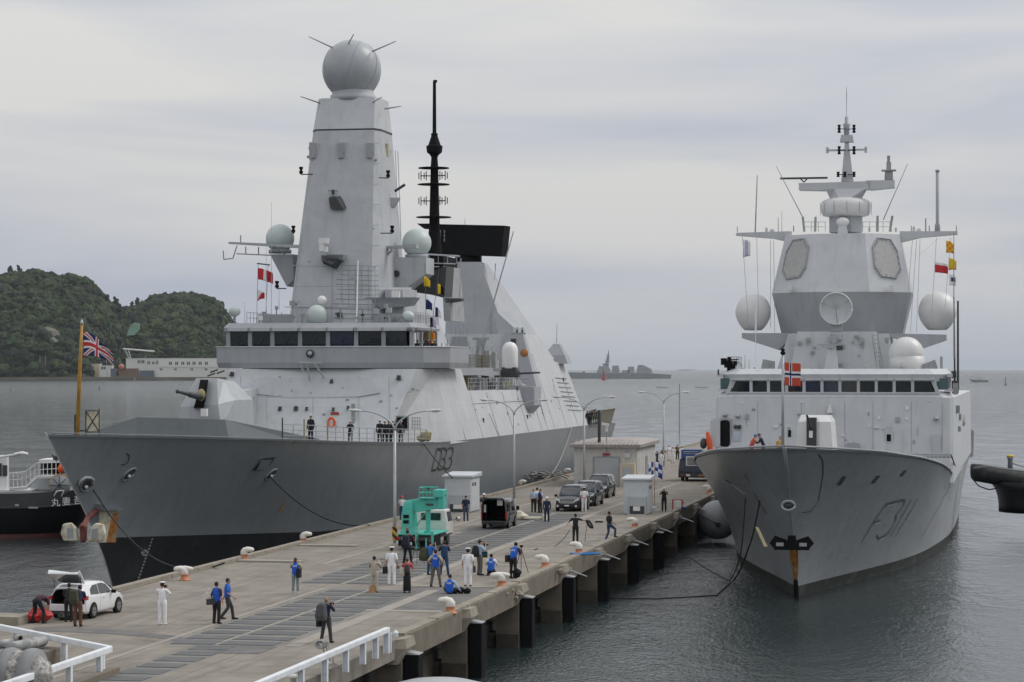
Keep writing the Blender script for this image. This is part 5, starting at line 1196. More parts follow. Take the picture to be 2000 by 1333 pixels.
# roof clutter
mb = SM(); c = DF.at(619, 615, y=49.5); mb.lathe([(.78, -.65), (.78, .2), (.62, .55), (.3, .75), (.05, .8)], c=c, n=22); og = mb.build('gunfire_director', M_domeg, D)
mb = SM(); mb.sphere(DF.at(629, 587, y=49.8), .38, 16, 10); mb.build('director_ball', M_white, og)
mb = MB(); mb.box(c+Vector((0, .2, -.85)), (1.4, 1, .35)); mb.build('director_base', M_dark, og)
def head(px, py, r, y=49.5):
    c = DF.at(px, py, y=y); mb = SM(); mb.sphere(c, (r*1.2, r, r), 14, 8); o = mb.build('search_light', M_domeg, D)
    mb = MB(); mb.tube(c+Vector((0, 0, -r*1.9)), c, .12, .12, 8); mb.build('light_stand', M_rail, o)
head(458, 609, .42, 49.5); head(797, 618, .42, 49.5)
random.seed(4)
for px, py, h, m_ in ((515, 618, .9, M_rail), (528, 622, .6, M_rail), (540, 612, 1.4, M_rail), (572, 605, 1.7, M_rail), (580, 600, 1.3, M_steel), (590, 622, .8, M_rail), (665, 612, .7, M_rail), (727, 622, .8, M_rail), (735, 618, 1.2, M_steel), (700, 625, .5, M_rail), (754, 612, 1.9, M_rail), (760, 618, 1.6, M_steel), (780, 625, .8, M_rail), (510, 625, .5, M_white)):
    c = DF.at(px, py, y=49.3); mb = MB(); mb.tube((c.x, c.y, 17.1), (c.x, c.y, c.z+h*.4), .05, .05, 5); mb.box((c.x, c.y, c.z+h*.3), (random.uniform(.15, .5), .3, random.uniform(.15, .45))); mb.build('roof_fitting', m_, D)
railing('roof_rail', D, [DF.at(700, 636, y=49)+Vector((0, 0, .0)), DF.at(760, 636, y=49)], .7, .5, 2, M_rail)
for a, b in (((530, 632), (530, 395)), ((520, 638), (520, 460)), ((545, 605), (545, 560)), ((478, 640), (478, 590))): whip('whip_aerial', D, DF.at(*a, y=49.6), DF.at(*b, y=49.6), .025, M_steel)
c = mf(664, 615, .2); mb = MB(); mb.box(c, (.35, .3, .35)); mb.tube(c+Vector((-.3, -.1, .1)), c+Vector((.3, -.1, -.2)), .07, .07, 6); mb.build('mast_lamp', M_dark, D)
# boxes at the foot of mast and right corner
mb = MB(); c = DF.at(720, 560, y=52); mb.bx(4.1, 5.6, 52, 57, 16.6, 20.0); mb.build('mast_annex', M_mast, D)
mb = MB(); mb.bx(-6.2, 6.8, 50.5, 60, 17.1, 17.9); mb.build('upper_deckhouse', M_mid, D)
# ---------- funnel block, pole mast and long range radar
fb = [(-4.2, 76.5), (3.9, 76.5), (4.8, 80), (4.8, 92), (-4.2, 92)]; ft = [(-2.2, 80.5), (1.8, 80.5), (2.3, 82), (2.3, 89), (-2.2, 89)]
mb = MB(); mb.taperp([(x+.4, y-16.5) for x, y in fb], 13.4, [(x+.2, y-15.8) for x, y in ft], 20.6); mb.build('funnel', M_mast, D)
# pole mast
P = lambda px, py: DF.at(px, py, y=80)
mb = SM(); pm = P(848, 560)
x0 = pm.x
mb.smooth = False
def rg(py0, r0): c = P(848.5, py0); return (r0, c.z)
mb.lathe([rg(560, .95), rg(500, .75), rg(440, .5), rg(325, .36), rg(308, .3), rg(303, .42), rg(298, .72), rg(286, .78), rg(284, .6), rg(266, .3), rg(262, .34), rg(260, .19), rg(165, .15), rg(160, .15)], c=(P(848.5, 400).x, 80, 0), n=12); pmm = mb.build('pole_mast', M_black, D)
mb = SM(); c = P(850, 158); mb.lathe([(.14, -.2), (.2, -.05), (.2, .05), (.02, .08)], c=c, n=10); mb.build('mast_cap', M_black, pmm)
for py, w_ in ((329, 1.45), (361, 1.5), (425, 1.65)):
    c = P(847, py); mb = SM(); mb.lathe([(w_, -.02), (w_*.98, .05), (.4, .1)], c=c, n=24); mb.build('mast_ring_platform', M_black, pmm)
for py in (344, 393):
    for sx in (-1, 1):
        c = P(847, py); mb = MB(); mb.tube(c, c+Vector((sx*1.2, -.3, 0)), .05, .05, 5)
        for q in (.65, 1.15): mb.tube(c+Vector((sx*q, -.25, -.42)), c+Vector((sx*q, -.25, .42)), .045, .045, 5); mb.tube(c+Vector((sx*(q+.2), -.25, -.3)), c+Vector((sx*(q+.2), -.25, .3)), .045, .045, 5)
        mb.build('dipole_aerial', M_black, pmm)
# black and grey legs of the pole mast
P6 = lambda px, py, y=76: DF.at(px, py, y=y)
mb = MB(); a = [P6(820, 500), P6(866, 500), P6(866, 582), P6(826, 572)]; mb.loft([a, [p+Vector((0, 6, 0)) for p in a]]); mb.build('pole_mast_foot', M_black, D)
mb = MB(); a = [P6(862, 520), P6(872, 520), P6(881, 627), P6(867, 627)]; mb.loft([a, [p+Vector((0, 6, 0)) for p in a]]); mb.build('pole_mast_fin', M_rail, D)
mb = MB(); mb.slab([P6(868, 583), P6(901, 583), P6(901, 588), P6(870, 593)], (0, 1.2, 0)); mb.build('aerial_bracket', M_dark, D)
mb = MB(); mb.tube(P6(898, 584), P6(900, 505), .06, .05, 6); mb.tube(P6(832, 497), P6(898, 501), .09, .09, 6)
for k in range(4): mb.tube(P6(838+k*18, 498), P6(838+k*18, 516), .03, .03, 4)
mb.tube(P6(832, 514), P6(890, 516), .06, .06, 5); mb.tube(P6(800, 524), P6(858, 521), .06, .06, 5); mb.build('aft_yard', M_steel, D)
# aft tower
AT = lambda px, py, y=96: DF.at(px, py, y=y)
tb = [AT(868, 700), AT(1003, 700), AT(938, 512), AT(874, 512)]
mb = MB(); back = [p+Vector((0, 7.5, 0)) for p in tb]; back[1] += Vector((1.6, 6.5, 0)); back[2] += Vector((-.2, -3, 0)); back[3] += Vector((.4, -3, 0)); back[0] += Vector((0, 0, 0))
mb.loft([tb, back]); mb.build('aft_mast_tower', M_mast, D)
mb = MB(); tb2 = [AT(965, 770, 94), AT(1003, 770, 94), AT(1003, 640, 96), AT(960, 600, 96)]; mb.loft([tb2, [p+Vector((0, 6, 0)) for p in tb2]]); mb.build('aft_deckhouse', M_mid, D)
for q, w_, h_ in (((1003, 667), .5, .5), ((1013, 652), 1.4, .18)):
    c = AT(*q, 92.6); mb = MB(); mb.box(c, (w_, .3, h_)); mb.build('vent_panel', M_dark if h_ > .3 else M_rail, D)
c = AT(1035, 690, 92.8); mb = SM(); mb.disc(c, (0, 1, .1), .4, .08, 14); cr2 = mb.build('warning_badge', mat('badge_orange', (.42, .17, .06)), D); cr2.location = (-.55, -.1, 0)
mb = SM(); c = AT(915, 505, 99); mb.lathe([(1.35, -.7), (1.35, .3), (.8, .5)], c=c, n=18); mb.build('radar_turntable', M_black, D)
a = [AT(846, 496, 98.5), AT(979, 501, 96.5), AT(985, 441, 96.5), AT(815+2, 437, 98.5)]; a[3] = AT(850, 438, 98.5)
mb = MB(); mb.loft([a, [p+Vector((.3, 1.6, 0)) for p in a]]); lr = mb.build('long_range_radar', M_black, D)
mb = MB(); mb.slab([AT(814, 437, 98.7), AT(850, 437, 98.7), AT(850, 447, 98.7), AT(828, 447, 98.7)], (0, 1, 0)); mb.build('radar_lip', M_black, lr)
mb = MB()
for px in (860, 868):
    for k in range(3): mb.tube(AT(px, 450+k*8, 98.0), AT(px, 456+k*8, 98.0), .05, .05, 4)
mb.build('radar_ticks', M_rail, lr)
whip('whip_aerial', lr, AT(908, 440, 98), AT(908, 425, 98), .03)
whip('leaning_whip_aerial', D, DF.at(942, 668, y=88), DF.at(1003, 452, y=88), .1, M_steel)
mb = MB(); c = DF.at(940, 662, y=88); mb.box(c, (1.6, .6, .2)); mb.bx(c.x-.4, c.x+.4, 87.6, 88.4, 13.5, c.z); mb.build('aerial_stand', M_rail, D)
for a, b, y in (((968, 515), (966, 548), 100), ((899, 650), (899, 700), 90), ((905, 632), (905, 680), 90), ((912, 640), (915, 665), 90), ((890, 640), (890, 662), 90), ((1087, 670), (1088, 632), 112)): whip('whip_aerial', D, DF.at(*a, y=y), DF.at(*b, y=y), .045)
mb = MB(); a = [DF.at(*q, y=88) for q in ((880, 700), (913, 700), (913, 658), (882, 658))]; mb.loft([a, [p+Vector((0, 3, 0)) for p in a]]); mb.build('aft_locker', M_mid, D)
# little pyramid on the far side of the hangar
mb = MB(); c = DF.at(1087, 712, y=112); s_ = 264/F; 
b_ = [(c.x-1.5, 111, 14.0), (c.x+1.35, 111, 14.0), (c.x+1.35, 114, 14.0), (c.x-1.5, 114, 14.0)]; tpz = DF.at(1087, 672, y=112).z
mb.loft([b_, [(c.x-1.2, 111.2, 14.9), (c.x+1.0, 111.2, 14.9), (c.x+1.0, 113.7, 14.9), (c.x-1.2, 113.7, 14.9)], [(c.x-.35, 112, tpz), (c.x+.3, 112, tpz), (c.x+.3, 113, tpz), (c.x-.35, 113, tpz)]]); mb.build('aft_aerial_pyramid', M_mid, D)
for px in (1010, 1020): c = DF.at(px, 655, y=97); mb = MB(); mb.box(c+Vector((0, 0, .25)), (.15, .2, .5)); mb.tube(c, c+Vector((0, 0, .8)), .04, .04, 4); mb.build('top_fitting', M_dark, D)
# flight deck nets
a, b = DF.at(1160, 828, x=9.6), DF.at(1199, 826, x=9.6)
mb = MB()
for k in range(13):
    y = lerp(118, 138, k/12); x = stable(d_bd, y)+.1; mb.tube((x, y, 7.3), (x+.45, y, 8.9), .05, .05, 4)
    if k: mb.tube((xo, yo, 7.3), (x, y, 7.3), .06, .06, 4); mb.tube((xo+.45, yo, 8.9), (x+.45, y, 8.9), .06, .06, 4); mb.slab([(xo+.05, yo, 7.35), (x+.05, y, 7.35), (x+.42, y, 8.85), (xo+.42, yo, 8.85)], (.02, 0, 0)) if k > 4 else None
    xo, yo = x, y
mb.build('flight_deck_net', M_net, D)
# signal hoist right of the bridge
hz = [((828, 540), M_yellow, M_yellow), ((855, 555), M_yellow, M_black), ((832, 585), M_fb, M_fb), ((850, 600), M_fb, M_fw), ((840, 620), M_black, M_fbl), ((838, 645), M_yellow, M_fo), ((836, 662), M_fr, M_yellow)]
names = ('yellow pennant at the top of the signal hoist', 'yellow and black flag right of the top yellow pennant', 'navy flag hanging limp in the signal hoist', 'navy and white flag right of the limp navy one', 'dark and pale flag above the yellow one in the hoist', 'yellow and orange flag low in the hoist above the officers', 'red flag at the foot of the hoist beside the bridge wing')
mb = MB(); mb.tube(DF.at(830, 515, y=54), DF.at(833, 680, y=52), .02, .02, 4); mb.tube(DF.at(858, 520, y=54), DF.at(838, 680, y=52), .02, .02, 4); mb.build('signal_halyard', M_dark, D)
for (q, m1, m2), nm in zip(hz, names):
    flag_mesh(None, 'signal_flag', nm, DF.w(*DF.at(*q, y=53.6)), .55, .85, None, droop=.7, fold=.25, ang=-.2, n=6, shear=.3, grp='signal flags hanging beside the bridge of the dark ship', paint=lambda u, v, a=m1, b=m2: a if u < .5 else b)

# extra fittings: weld-on pads, cable runs and lockers that break up the plain faces
random.seed(31)
for k in range(26):
    px, py = random.uniform(600, 735), random.uniform(270, 600); c = mf(px, py, .02); mb = MB(); mb.box(c, (random.uniform(.08, .3), .08, random.uniform(.06, .3))); mb.build('mast_pad', random.choice([M_mid, M_light, M_rail]), D)
for k in range(9):
    a = mf(lerp(618, 572, k/8), lerp(280, 600, k/8), .03); b = mf(741, lerp(280, 600, k/8), .03); mb = MB(); mb.tube(a, b, .02, .02, 4); mb.build('mast_seam', M_mid, D)
def mside(y, z): return 2.65+(ZM2-z)*.075+.02
for k in range(7):
    p, q = mf(746+k*.5, 290, 0), mf(748, 590, 0)
    mb = MB(); yy = 53.5+k*.9; mb.tube((mside(0, 32), yy+2.2, 32), (mside(0, 18), yy, 18), .04, .04, 4); mb.build('mast_side_rib', M_light, D)
for k in range(22):
    px, py = random.uniform(470, 830), random.uniform(735, 850); c = DF.at(px, py, y=fy(py)-.05); mb = MB(); mb.box(c, (random.uniform(.06, .3), .1, random.uniform(.06, .35))); mb.build('wall_pad', random.choice([M_mid, M_rail, M_light, M_mid]), D)
for px in (470, 520, 610, 700, 760):
    a, b = DF.at(px, 735, y=fy(735)-.03), DF.at(px+2, 852, y=fy(852)-.03); mb = MB(); mb.tube(a, b, .018, .018, 4); mb.build('wall_seam', M_mid, D)
for k in range(18):
    y = 52+k*3.4; z = random.uniform(8.2, 11); mb = MB(); mb.box((side_x(y, z)+.02, y, z), (.05, random.uniform(.1, .5), random.uniform(.1, .4))); mb.build('side_pad', random.choice([M_mid, M_rail, M_light]), D)
for y in (55, 62, 69, 76, 83, 90, 97, 104, 111):
    z1 = 11.4 if y < 93 else (15 if y < 104 else 12.5); mb = MB(); mb.tube((side_x(y, 7.6)+.01, y, 7.6), (side_x(y, z1)+.01, y, z1), .02, .02, 4); mb.build('side_seam', M_mid, D)
for k in range(14):
    x = random.uniform(-6.5, 7); c = (x, random.uniform(49.5, 51.5), 17.15); h = random.uniform(.3, 1.1); mb = MB(); mb.tube(c, (c[0], c[1], c[2]+h), .04, .03, 5); mb.box((c[0], c[1], c[2]+h*.6), (.25, .2, .2)); mb.build('roof_fitting', random.choice([M_rail, M_steel, M_dark]), D)
for sx in (-1, 1): railing('bridge_roof_rail', D, [(sx*6.8, 49.4, 17.15), (sx*6.8, 56, 17.15)], .9, .9, 2, M_rail, .02)
for k in range(6):
    a = (8.2, 57+k*1.1, 13.55); mb = MB(); mb.tube(a, (8.2, a[1], 15.2+random.random()), .035, .03, 5); mb.build('walkway_post', M_rail, D)
# ================================================================ the paler frigate
NV = thing('frigate', 'pale grey frigate seen bow on, with white domes, moored right of the pier', 'warship', (NF.o.x, NF.o.y, 0), -PH)
n_stem = [(-1.2, .5), (0, 0), (3.0, -2.2), (6.0, -5.0), (9.1, -8.7)]
n_bw = [(0, 0), (5, 1.1), (14.5, 3.5), (22, 5.2), (30, 6.5), (45, 7.8), (61, 8.3), (90, 8.2), (126, 6.6)]
n_bd = [(-8.7, 0), (-8.0, .9), (-6.5, 2.0), (-4, 3.4), (0, 5.0), (4, 6.0), (9, 7.0), (17, 8.0), (25, 8.4), (40, 8.6), (60, 8.9), (100, 9.3), (126, 8.6)]
n_zd = [(-8.7, 9.15), (-4, 8.85), (0, 8.6), (4, 8.3), (9, 7.95), (17, 7.3), (24, 6.7), (28, 6.45), (34, 6.0), (60, 5.5), (126, 5.2)]
n_zb = [(0, .7), (126, .55)]
nh = make_hull('hull', NF, NV, n_stem, n_bw, n_bd, n_zd, n_zb, 126, [M_nhull, M_weed], power=1.35, fade=34)
mb = SM(); mb.path([(0, stable(n_stem, z)-.05, z) for z in (-1, 0, 1, 1.3)], [.16, .16, .14, .05], 8); mb.build('stem_foot', M_black, NV)
mb = SM(); mb.path([(0, stable(n_stem, z)-.02, z) for z in (0, 2, 4, 6, 8, 9.1)], [.05, .05, .06, .07, .09, .12], 8); mb.build('stem_bar', M_nhull, NV)
for sd in (1, -1):
    mb = SM(); mb.path([(sd*stable(n_bd, y), y, stable(n_zd, y)+.02) for y in [-8.7+1.3*k for k in range(29)]], .07, 6); mb.build('bulwark_cap', M_nhull, NV)
# inner face of the bulwark
# bow fairlead
c = NF.at(1541, 987, x=0); mb = SM(); mb.path([c+Vector((math.cos(a)*.36, -.35-.15*abs(math.sin(a)), math.sin(a)*.26)) for a in [k*math.pi/8 for k in range(17)]], .07, 8); fl_ = mb.build('bow_fairlead', M_nmid, NV)
mb = SM(); mb.sphere(c+Vector((0, -.15, 0)), (.34, .3, .24), 14, 8); mb.build('fairlead_hole', M_dark, fl_)
# anchor on the stem
ca = NF.at(1548, 1060, x=0); ca = ca+Vector((0, -.5, 0)); s_ = 33.3
an = MB(); an.bx(ca.x-1.0, ca.x+1.0, ca.y-.25, ca.y+.15, ca.z-.38, ca.z-.22); an.build('anchor_shelf', M_black, NV)
mb = MB(); mb.loft([[ca+Vector(q) for q in ((-.32, -.35, -.35), (.32, -.35, -.35), (.32, .3, -.35), (-.32, .3, -.35))], [ca+Vector(q) for q in ((-.2, -.3, .42), (.2, -.3, .42), (.2, .4, .42), (-.2, .4, .42))]]); ah = mb.build('anchor', M_black, NV)
for sd in (-1, 1):
    mb = MB(); mb.loft([[ca+Vector(q) for q in ((sd*.28, -.3, .18), (sd*.95, -.3, .42), (sd*1.27, -.3, .0), (sd*1.0, -.3, -.3), (sd*.28, -.3, -.32))], [ca+Vector(q) for q in ((sd*.28, 0, .18), (sd*.95, 0, .42), (sd*1.27, 0, .0), (sd*1.0, 0, -.3), (sd*.28, 0, -.32))]]); mb.build('anchor_fluke', M_black, ah)
    mb = MB(); mb.box(ca+Vector((sd*.66, -.33, -.06)), (.42, .03, .2)); mb.build('fluke_highlight', M_nmid, ah)  # pale plates stand in for highlights on the black flukes
# rust run down the stem
mb = MB(); rows = []
for z, w_ in ((ca.z-.4, .26), (2.0, .2), (1.3, .13), (.75, .09)):
    y = stable(n_stem, z)-.04; rows.append([(-w_, y-.02+w_*.3, z), (0, y-.12, z), (w_, y-.02+w_*.3, z)])
mb.add([p for r in rows for p in r], [f for i in range(3) for f in ((i*3, i*3+1, i*3+4, i*3+3), (i*3+1, i*3+2, i*3+5, i*3+4))]); mb.build('stem_rust', M_rust, NV)
# number F311 on the port bow
for ch in ([[(1681, 1062), (1705, 1022), (1729, 986)], [(1729, 986), (1750, 981)], [(1705, 1021), (1718, 1018)]],
           [[(1746, 984), (1757, 979), (1767, 978), (1763, 990), (1749, 1007)], [(1749, 1007), (1749, 1016), (1738, 1038), (1727, 1048), (1715, 1053), (1712, 1047)]],
           [[(1779, 978), (1756, 1018), (1738, 1049)]], [[(1792, 974), (1769, 1014), (1749, 1047)]]):
    mb = MB()
    for pts in ch: stroke(mb, NF, pts, nh, .13, off=.05)
    num_ = mb.build('hull_number', mat('number_dark_grey', (.10, .105, .11)), NV)
mb = MB()
for pts in ([(1731, 989), (1750, 984)], [(1707, 1024), (1718, 1021)], [(1716, 1056), (1726, 1051)], [(1781, 980), (1759, 1018)], [(1794, 977), (1772, 1014)]): stroke(mb, NF, pts, nh, .1, off=.055)
mb.build('number_highlight', mat('number_white_grey', (.5, .51, .52)), num_)
# openings high in the bows
def slot(pts, name, m=M_dark):
    a = [NF.hit(*q, nh) for q in pts]; mb = MB(); mb.add([(p.x+.03, p.y, p.z) for p in a], [(0, 1, 2, 3)]); mb.build(name, m, NV)
slot(((1634, 948), (1645, 931), (1653, 931), (1641, 949)), 'bow_opening'); slot(((1701, 945), (1712, 930), (1719, 930), (1707, 945)), 'bow_opening'); slot(((1756, 931), (1765, 920), (1771, 920), (1761, 932)), 'bow_opening')
def slotl(pts):
    # port and starboard are mirrored: measure on the left side
    a = [NF.hit(px, py, lambda y, z: -nh(y, z)) for px, py in pts]; mb = MB(); mb.add([(p.x-.12, p.y, p.z) for p in a], [(3, 2, 1, 0)]); return mb, a
for pts in (((1456, 926), (1462, 926), (1472, 946), (1468, 946)), ((1474, 962), (1479, 962), (1503, 1004), (1499, 1004)), ((1418, 937), (1424, 938), (1462, 965), (1458, 966))):
    mb, a = slotl(pts); mb.build('mooring_opening', M_black, NV)
mb, a = slotl(((1480, 1030), (1486, 1030), (1504, 1068), (1497, 1068))); mb.build('boarding_strip', M_tan, NV)
mb = MB()
stroke(mb, NF, [(1597, 888), (1606, 900), (1607, 925), (1603, 950), (1598, 978), (1585, 999), (1565, 1002)], nh, .05, off=.03); mb.build('hull_scuff', M_dark, NV)
mb = MB()
for pts in ([(1856, 950), (1840, 975), (1800, 1050)], [(1848, 948), (1832, 972)], [(1838, 985), (1822, 1010)], [(1626, 1080), (1624, 1087)]): stroke(mb, NF, pts, nh, .05, off=.03)
mb.build('hull_seam', M_dark, NV)
# ---------- superstructure with the bridge
YB = 35.0
SB = 13.4
n = NF
# main front: slightly inclined from deck (y=34) to below the windows (y=35.2)
mb = MB(); ring = lambda w0, y0, y1, z, ch=.0: [(-w0-(y1-y0)*.011, y1, z), (-w0, y0+ch, z), (-w0+ch, y0, z), (w0-ch, y0, z), (w0, y0+ch, z), (w0+(y1-y0)*.011, y1, z)]
mb.loft([ring(8.6, 33.6, 100, 5.3, .25), ring(8.55, 34.6, 100, 11.35, .25)]); mb.build('superstructure', M_nlight, NV)
# bridge storey: windows lean outwards at the top
mb = MB(); mb.loft([ring(8.45, 34.7, 46, 11.36, .5), ring(8.2, 34.9, 46, 11.75, .9)]); mb.build('bridge_lower', M_nlight, NV)
mb = MB(); mb.loft([ring(8.1, 34.75, 46, 12.55, 1.0), ring(8.15, 34.6, 46, 13.05, 1.0), ring(7.8, 35.3, 46, 13.45, 1.0)]); mb.build('bridge_roof', M_nlight, NV)
mb = MB(); mb.bx(-7.2, 7.2, 36.4, 36.6, 11.5, 12.8); mb.build('bridge_interior', M_black, NV)
YW2 = 34.85
wn = [(1428, 1464), (1470, 1498), (1504, 1533), (1540, 1567), (1574, 1602), (1609, 1637), (1644, 1673), (1680, 1708), (1715, 1743), (1750, 1779), (1786, 1825)]
xs = [(n.at(a, 755, y=YW2).x, n.at(b, 755, y=YW2).x) for a, b in wn]
for i, (a, b) in enumerate(xs):
    sl0 = .32 if i == 0 else 0; sl1 = .32 if i == len(xs)-1 else 0
    mb = MB(); mb.slab([(a, YW2, 11.78), (b, YW2, 11.78), (b-sl1, YW2-.08, 12.56), (a+sl0, YW2-.08, 12.56)], (0, .05, 0)); w_ = mb.build('bridge_window', M_glassb if i in (4, 5) else M_glass, NV)
    mb = MB(); mb.box(((a+b)/2, YW2-.16, 12.68), (b-a+.1, .24, .13)); mb.build('window_hood', M_nlight, w_)
    mb = MB(); mb.box(((a+b)/2, YW2-.22, 12.63), ((b-a)*.8, .08, .06)); mb.build('wiper_box', M_dark, w_)
fr_ = [xs[0][0]-.12]+[(xs[i][1]+xs[i+1][0])/2 for i in range(len(xs)-1)]+[xs[-1][1]+.12]
mb = MB()
for i, x in enumerate(fr_):
    if i in (0, len(fr_)-1):
        sg_ = 1 if i == 0 else -1; mb.loft([[(x-sg_*.28, YW2-.03, 11.7), (x, YW2-.03, 11.7), (x, YW2+.2, 11.7), (x-sg_*.28, YW2+.2, 11.7)], [(x+sg_*.1, YW2-.1, 12.62), (x+sg_*.4, YW2-.1, 12.62), (x+sg_*.4, YW2+.2, 12.62), (x+sg_*.1, YW2+.2, 12.62)]])
    else: mb.loft([[(x-.11, YW2-.03, 11.7), (x+.11, YW2-.03, 11.7), (x+.11, YW2+.2, 11.7), (x-.11, YW2+.2, 11.7)], [(x-.11, YW2-.1, 12.62), (x+.11, YW2-.1, 12.62), (x+.11, YW2+.2, 12.62), (x-.11, YW2+.2, 12.62)]])
mb.box(((fr_[0]+fr_[-1])/2, YW2-.04, 11.7), (fr_[-1]-fr_[0]+.5, .1, .12)); mb.build('window_frame', M_nlight, NV)
for sd, px0, px1 in ((-1, 1407, 1424), (1, 1829, 1852)):
    a, b = n.at(px0, 752, y=35.2).x, n.at(px1, 752, y=35.2).x
    mb = MB(); mb.slab([(a, 35.3, 11.95), (b, 35.3, 11.95), (b, 35.15, 12.75), (a, 35.15, 12.75)], (0, .06, 0)); mb.build('side_window', mat('teal_glass', (.10, .16, .17), rough=.1), NV)
for sd in (-1, 1): mb = MB(); mb.bx(sd*8.15-.25, sd*8.15+.35, 35.3, 40, 11.8, 12.0); mb.bx(sd*8.3-.2, sd*8.3+.2, 35.2, 40, 12.85, 13.1); mb.bx(sd*8.2-.1, sd*8.2+.1, 39.5, 40, 12.0, 12.85); mb.build('bridge_wing', M_nlight, NV)
# sides continue aft with boat bay, clutter at right
for q in ((1866, 760, .3, .8), (1870, 800, .3, .6), (1873, 815, .3, .5), (1872, 838, .3, .4)):
    c = n.at(q[0], q[1], x=8.75); mb = MB(); mb.box(c, (.35, q[2]*3, q[3])); mb.build('side_gear', M_rail, NV)
mb = MB()
for k in range(3):
    c = n.at(1896+k*2, 870, x=8.9); mb.tube(c+Vector((0, 0, -1.5)), c+Vector((.1, 0, 1.9)), .07, .07, 5)
mb.build('side_aerial_rack', M_rail, NV)
c = n.at(1876, 830, x=8.7); mb = SM(); mb.path([c+Vector((.25, 2.2*math.cos(a), .9*math.sin(a))) for a in [k*math.pi/8 for k in range(9)]], .12, 6); mb.build('side_davit', M_rail, NV)
mb = MB(); a = n.at(1858, 890, x=8.62); b = n.at(1879, 948, x=8.62); mb.tube(a, b, .05, .05, 5); mb.tube(b, b+Vector((0, 5, 0)), .04, .04, 5); mb.build('fold_down_seam', M_dark, NV)
# front wall details
FY = 34.0
def nf(px, py, off=.2):
    y = lerp(33.6, 34.6, max(0, min(1, (CAMH-(py-HY)/27-5.3)/6))); return n.at(px, py, y=y-off)
def nbox(px, py, w_, h_, name, m, d=.12, off=.06): c = nf(px, py, off); mb = MB(); mb.box(c, (w_, d, h_)); return mb.build(name, m, NV)
# door opening, open door
def rrect(c, w_, h_, r, y, d, name, m, parent=NV):
    pts = []
    for cx_, cz_, a0 in ((w_/2-r, h_/2-r, 0), (-w_/2+r, h_/2-r, 90), (-w_/2+r, -h_/2+r, 180), (w_/2-r, -h_/2+r, 270)):
        for k in range(5): a = R(a0+k*22.5); pts.append((c.x+cx_+math.cos(a)*r, c.z+cz_+math.sin(a)*r))
    mb = MB(); mb.loft([[(x, y, z) for x, z in pts], [(x, y+d, z) for x, z in pts]]); return mb.build(name, m, parent)
c = nf(1416, 847, .1); dr = rrect(c, .92, 2.15, .3, c.y-.05, .1, 'door_frame', M_nmid); rrect(c, .74, 1.95, .25, c.y-.08, .02, 'door_opening', M_black, dr)
c = nf(1397, 846, .5); rrect(c, .72, 2.0, .2, c.y-.1, .1, 'open_door', M_nlight)
mb = MB(); c = nf(1416, 819, .2); mb.slab([c+Vector((-.5, -.1, -.08)), c+Vector((0, -.1, .06)), c+Vector((.5, -.1, -.08)), c+Vector((.5, -.1, -.04)), c+Vector((0, -.1, .12)), c+Vector((-.5, -.1, -.04))], (0, .25, 0)); mb.build('door_hood', M_nmid, NV)
for q in ((1416, 811), (1441, 813), (1828, 818)): c = nf(*q); mb = SM(); mb.sphere(c, (.2, .2, .15), 10, 6); mb.build('wall_lamp', M_steel, NV)
for q in ((1437, 834), (1444, 834)): c = nf(*q); mb = SM(); mb.disc(c, (0, 1, 0), .15, .15, 12); mb.build('round_vent', M_dark, NV)
nbox(1459, 815, .26, .36, 'wall_vent', M_nmid); nbox(1753, 820, .3, .36, 'wall_vent', M_nmid)
c = nf(1736, 850, .08); e_ = rrect(c, .62, 1.3, .28, c.y-.03, .05, 'escape_hatch', M_nlight); rrect(c+Vector((0, 0, -.2)), .3, .5, .05, c.y-.06, .02, 'hatch_glass', M_black, e_)
c = nf(1828, 868, .08); rrect(c, .7, 1.35, .12, c.y-.02, .04, 'wall_door', M_nlight)
c = nf(1666, 873, .2); rrect(c, 1.0, .55, .2, c.y-.2, .25, 'grey_locker', M_nmid)
c = nf(1621, 803, .3); mb = MB(); mb.box(c, (.35, .5, .3)); mb.box(c+Vector((0, 0, .3)), (.2, .3, .35)); mb.build('camera_box', M_white, NV)
nbox(1542, 847, .2, .5, 'small_port', M_black); nbox(1712, 836, .35, .06, 'hand_hold', M_white); nbox(1515, 834, .3, .12, 'hand_hold', M_white)
nbox(1439, 853, .55, .7, 'notice_panel', mat('panel_blue_grey', (.46, .50, .56)))
for q in ((1458, 828, 1.6), (1446, 842, 1.0), (1792, 845, .9)): c = nf(q[0], q[1], .03); mb = MB(); mb.box(c, (.03, .03, q[2])); mb.build('wall_seam', M_nmid, NV)
# side screen with pipe run at the right foot
a, b = n.at(1700, 886, y=30), n.at(1858, 890, y=30)
mb = MB(); mb.box(((a.x+b.x)/2, 30, a.z-.06), (b.x-a.x, .12, .14)); mb.build('ledge', M_nmid, NV)
mb = MB()
for k in range(11): c = n.at(1772+k*8, 893, y=29.8); mb.box(c, (.12, .1, .16))
mb.tube(n.at(1765, 893, y=29.85), n.at(1858, 893, y=29.85), .05, .05, 5); mb.build('pipe_run', M_rail, NV)
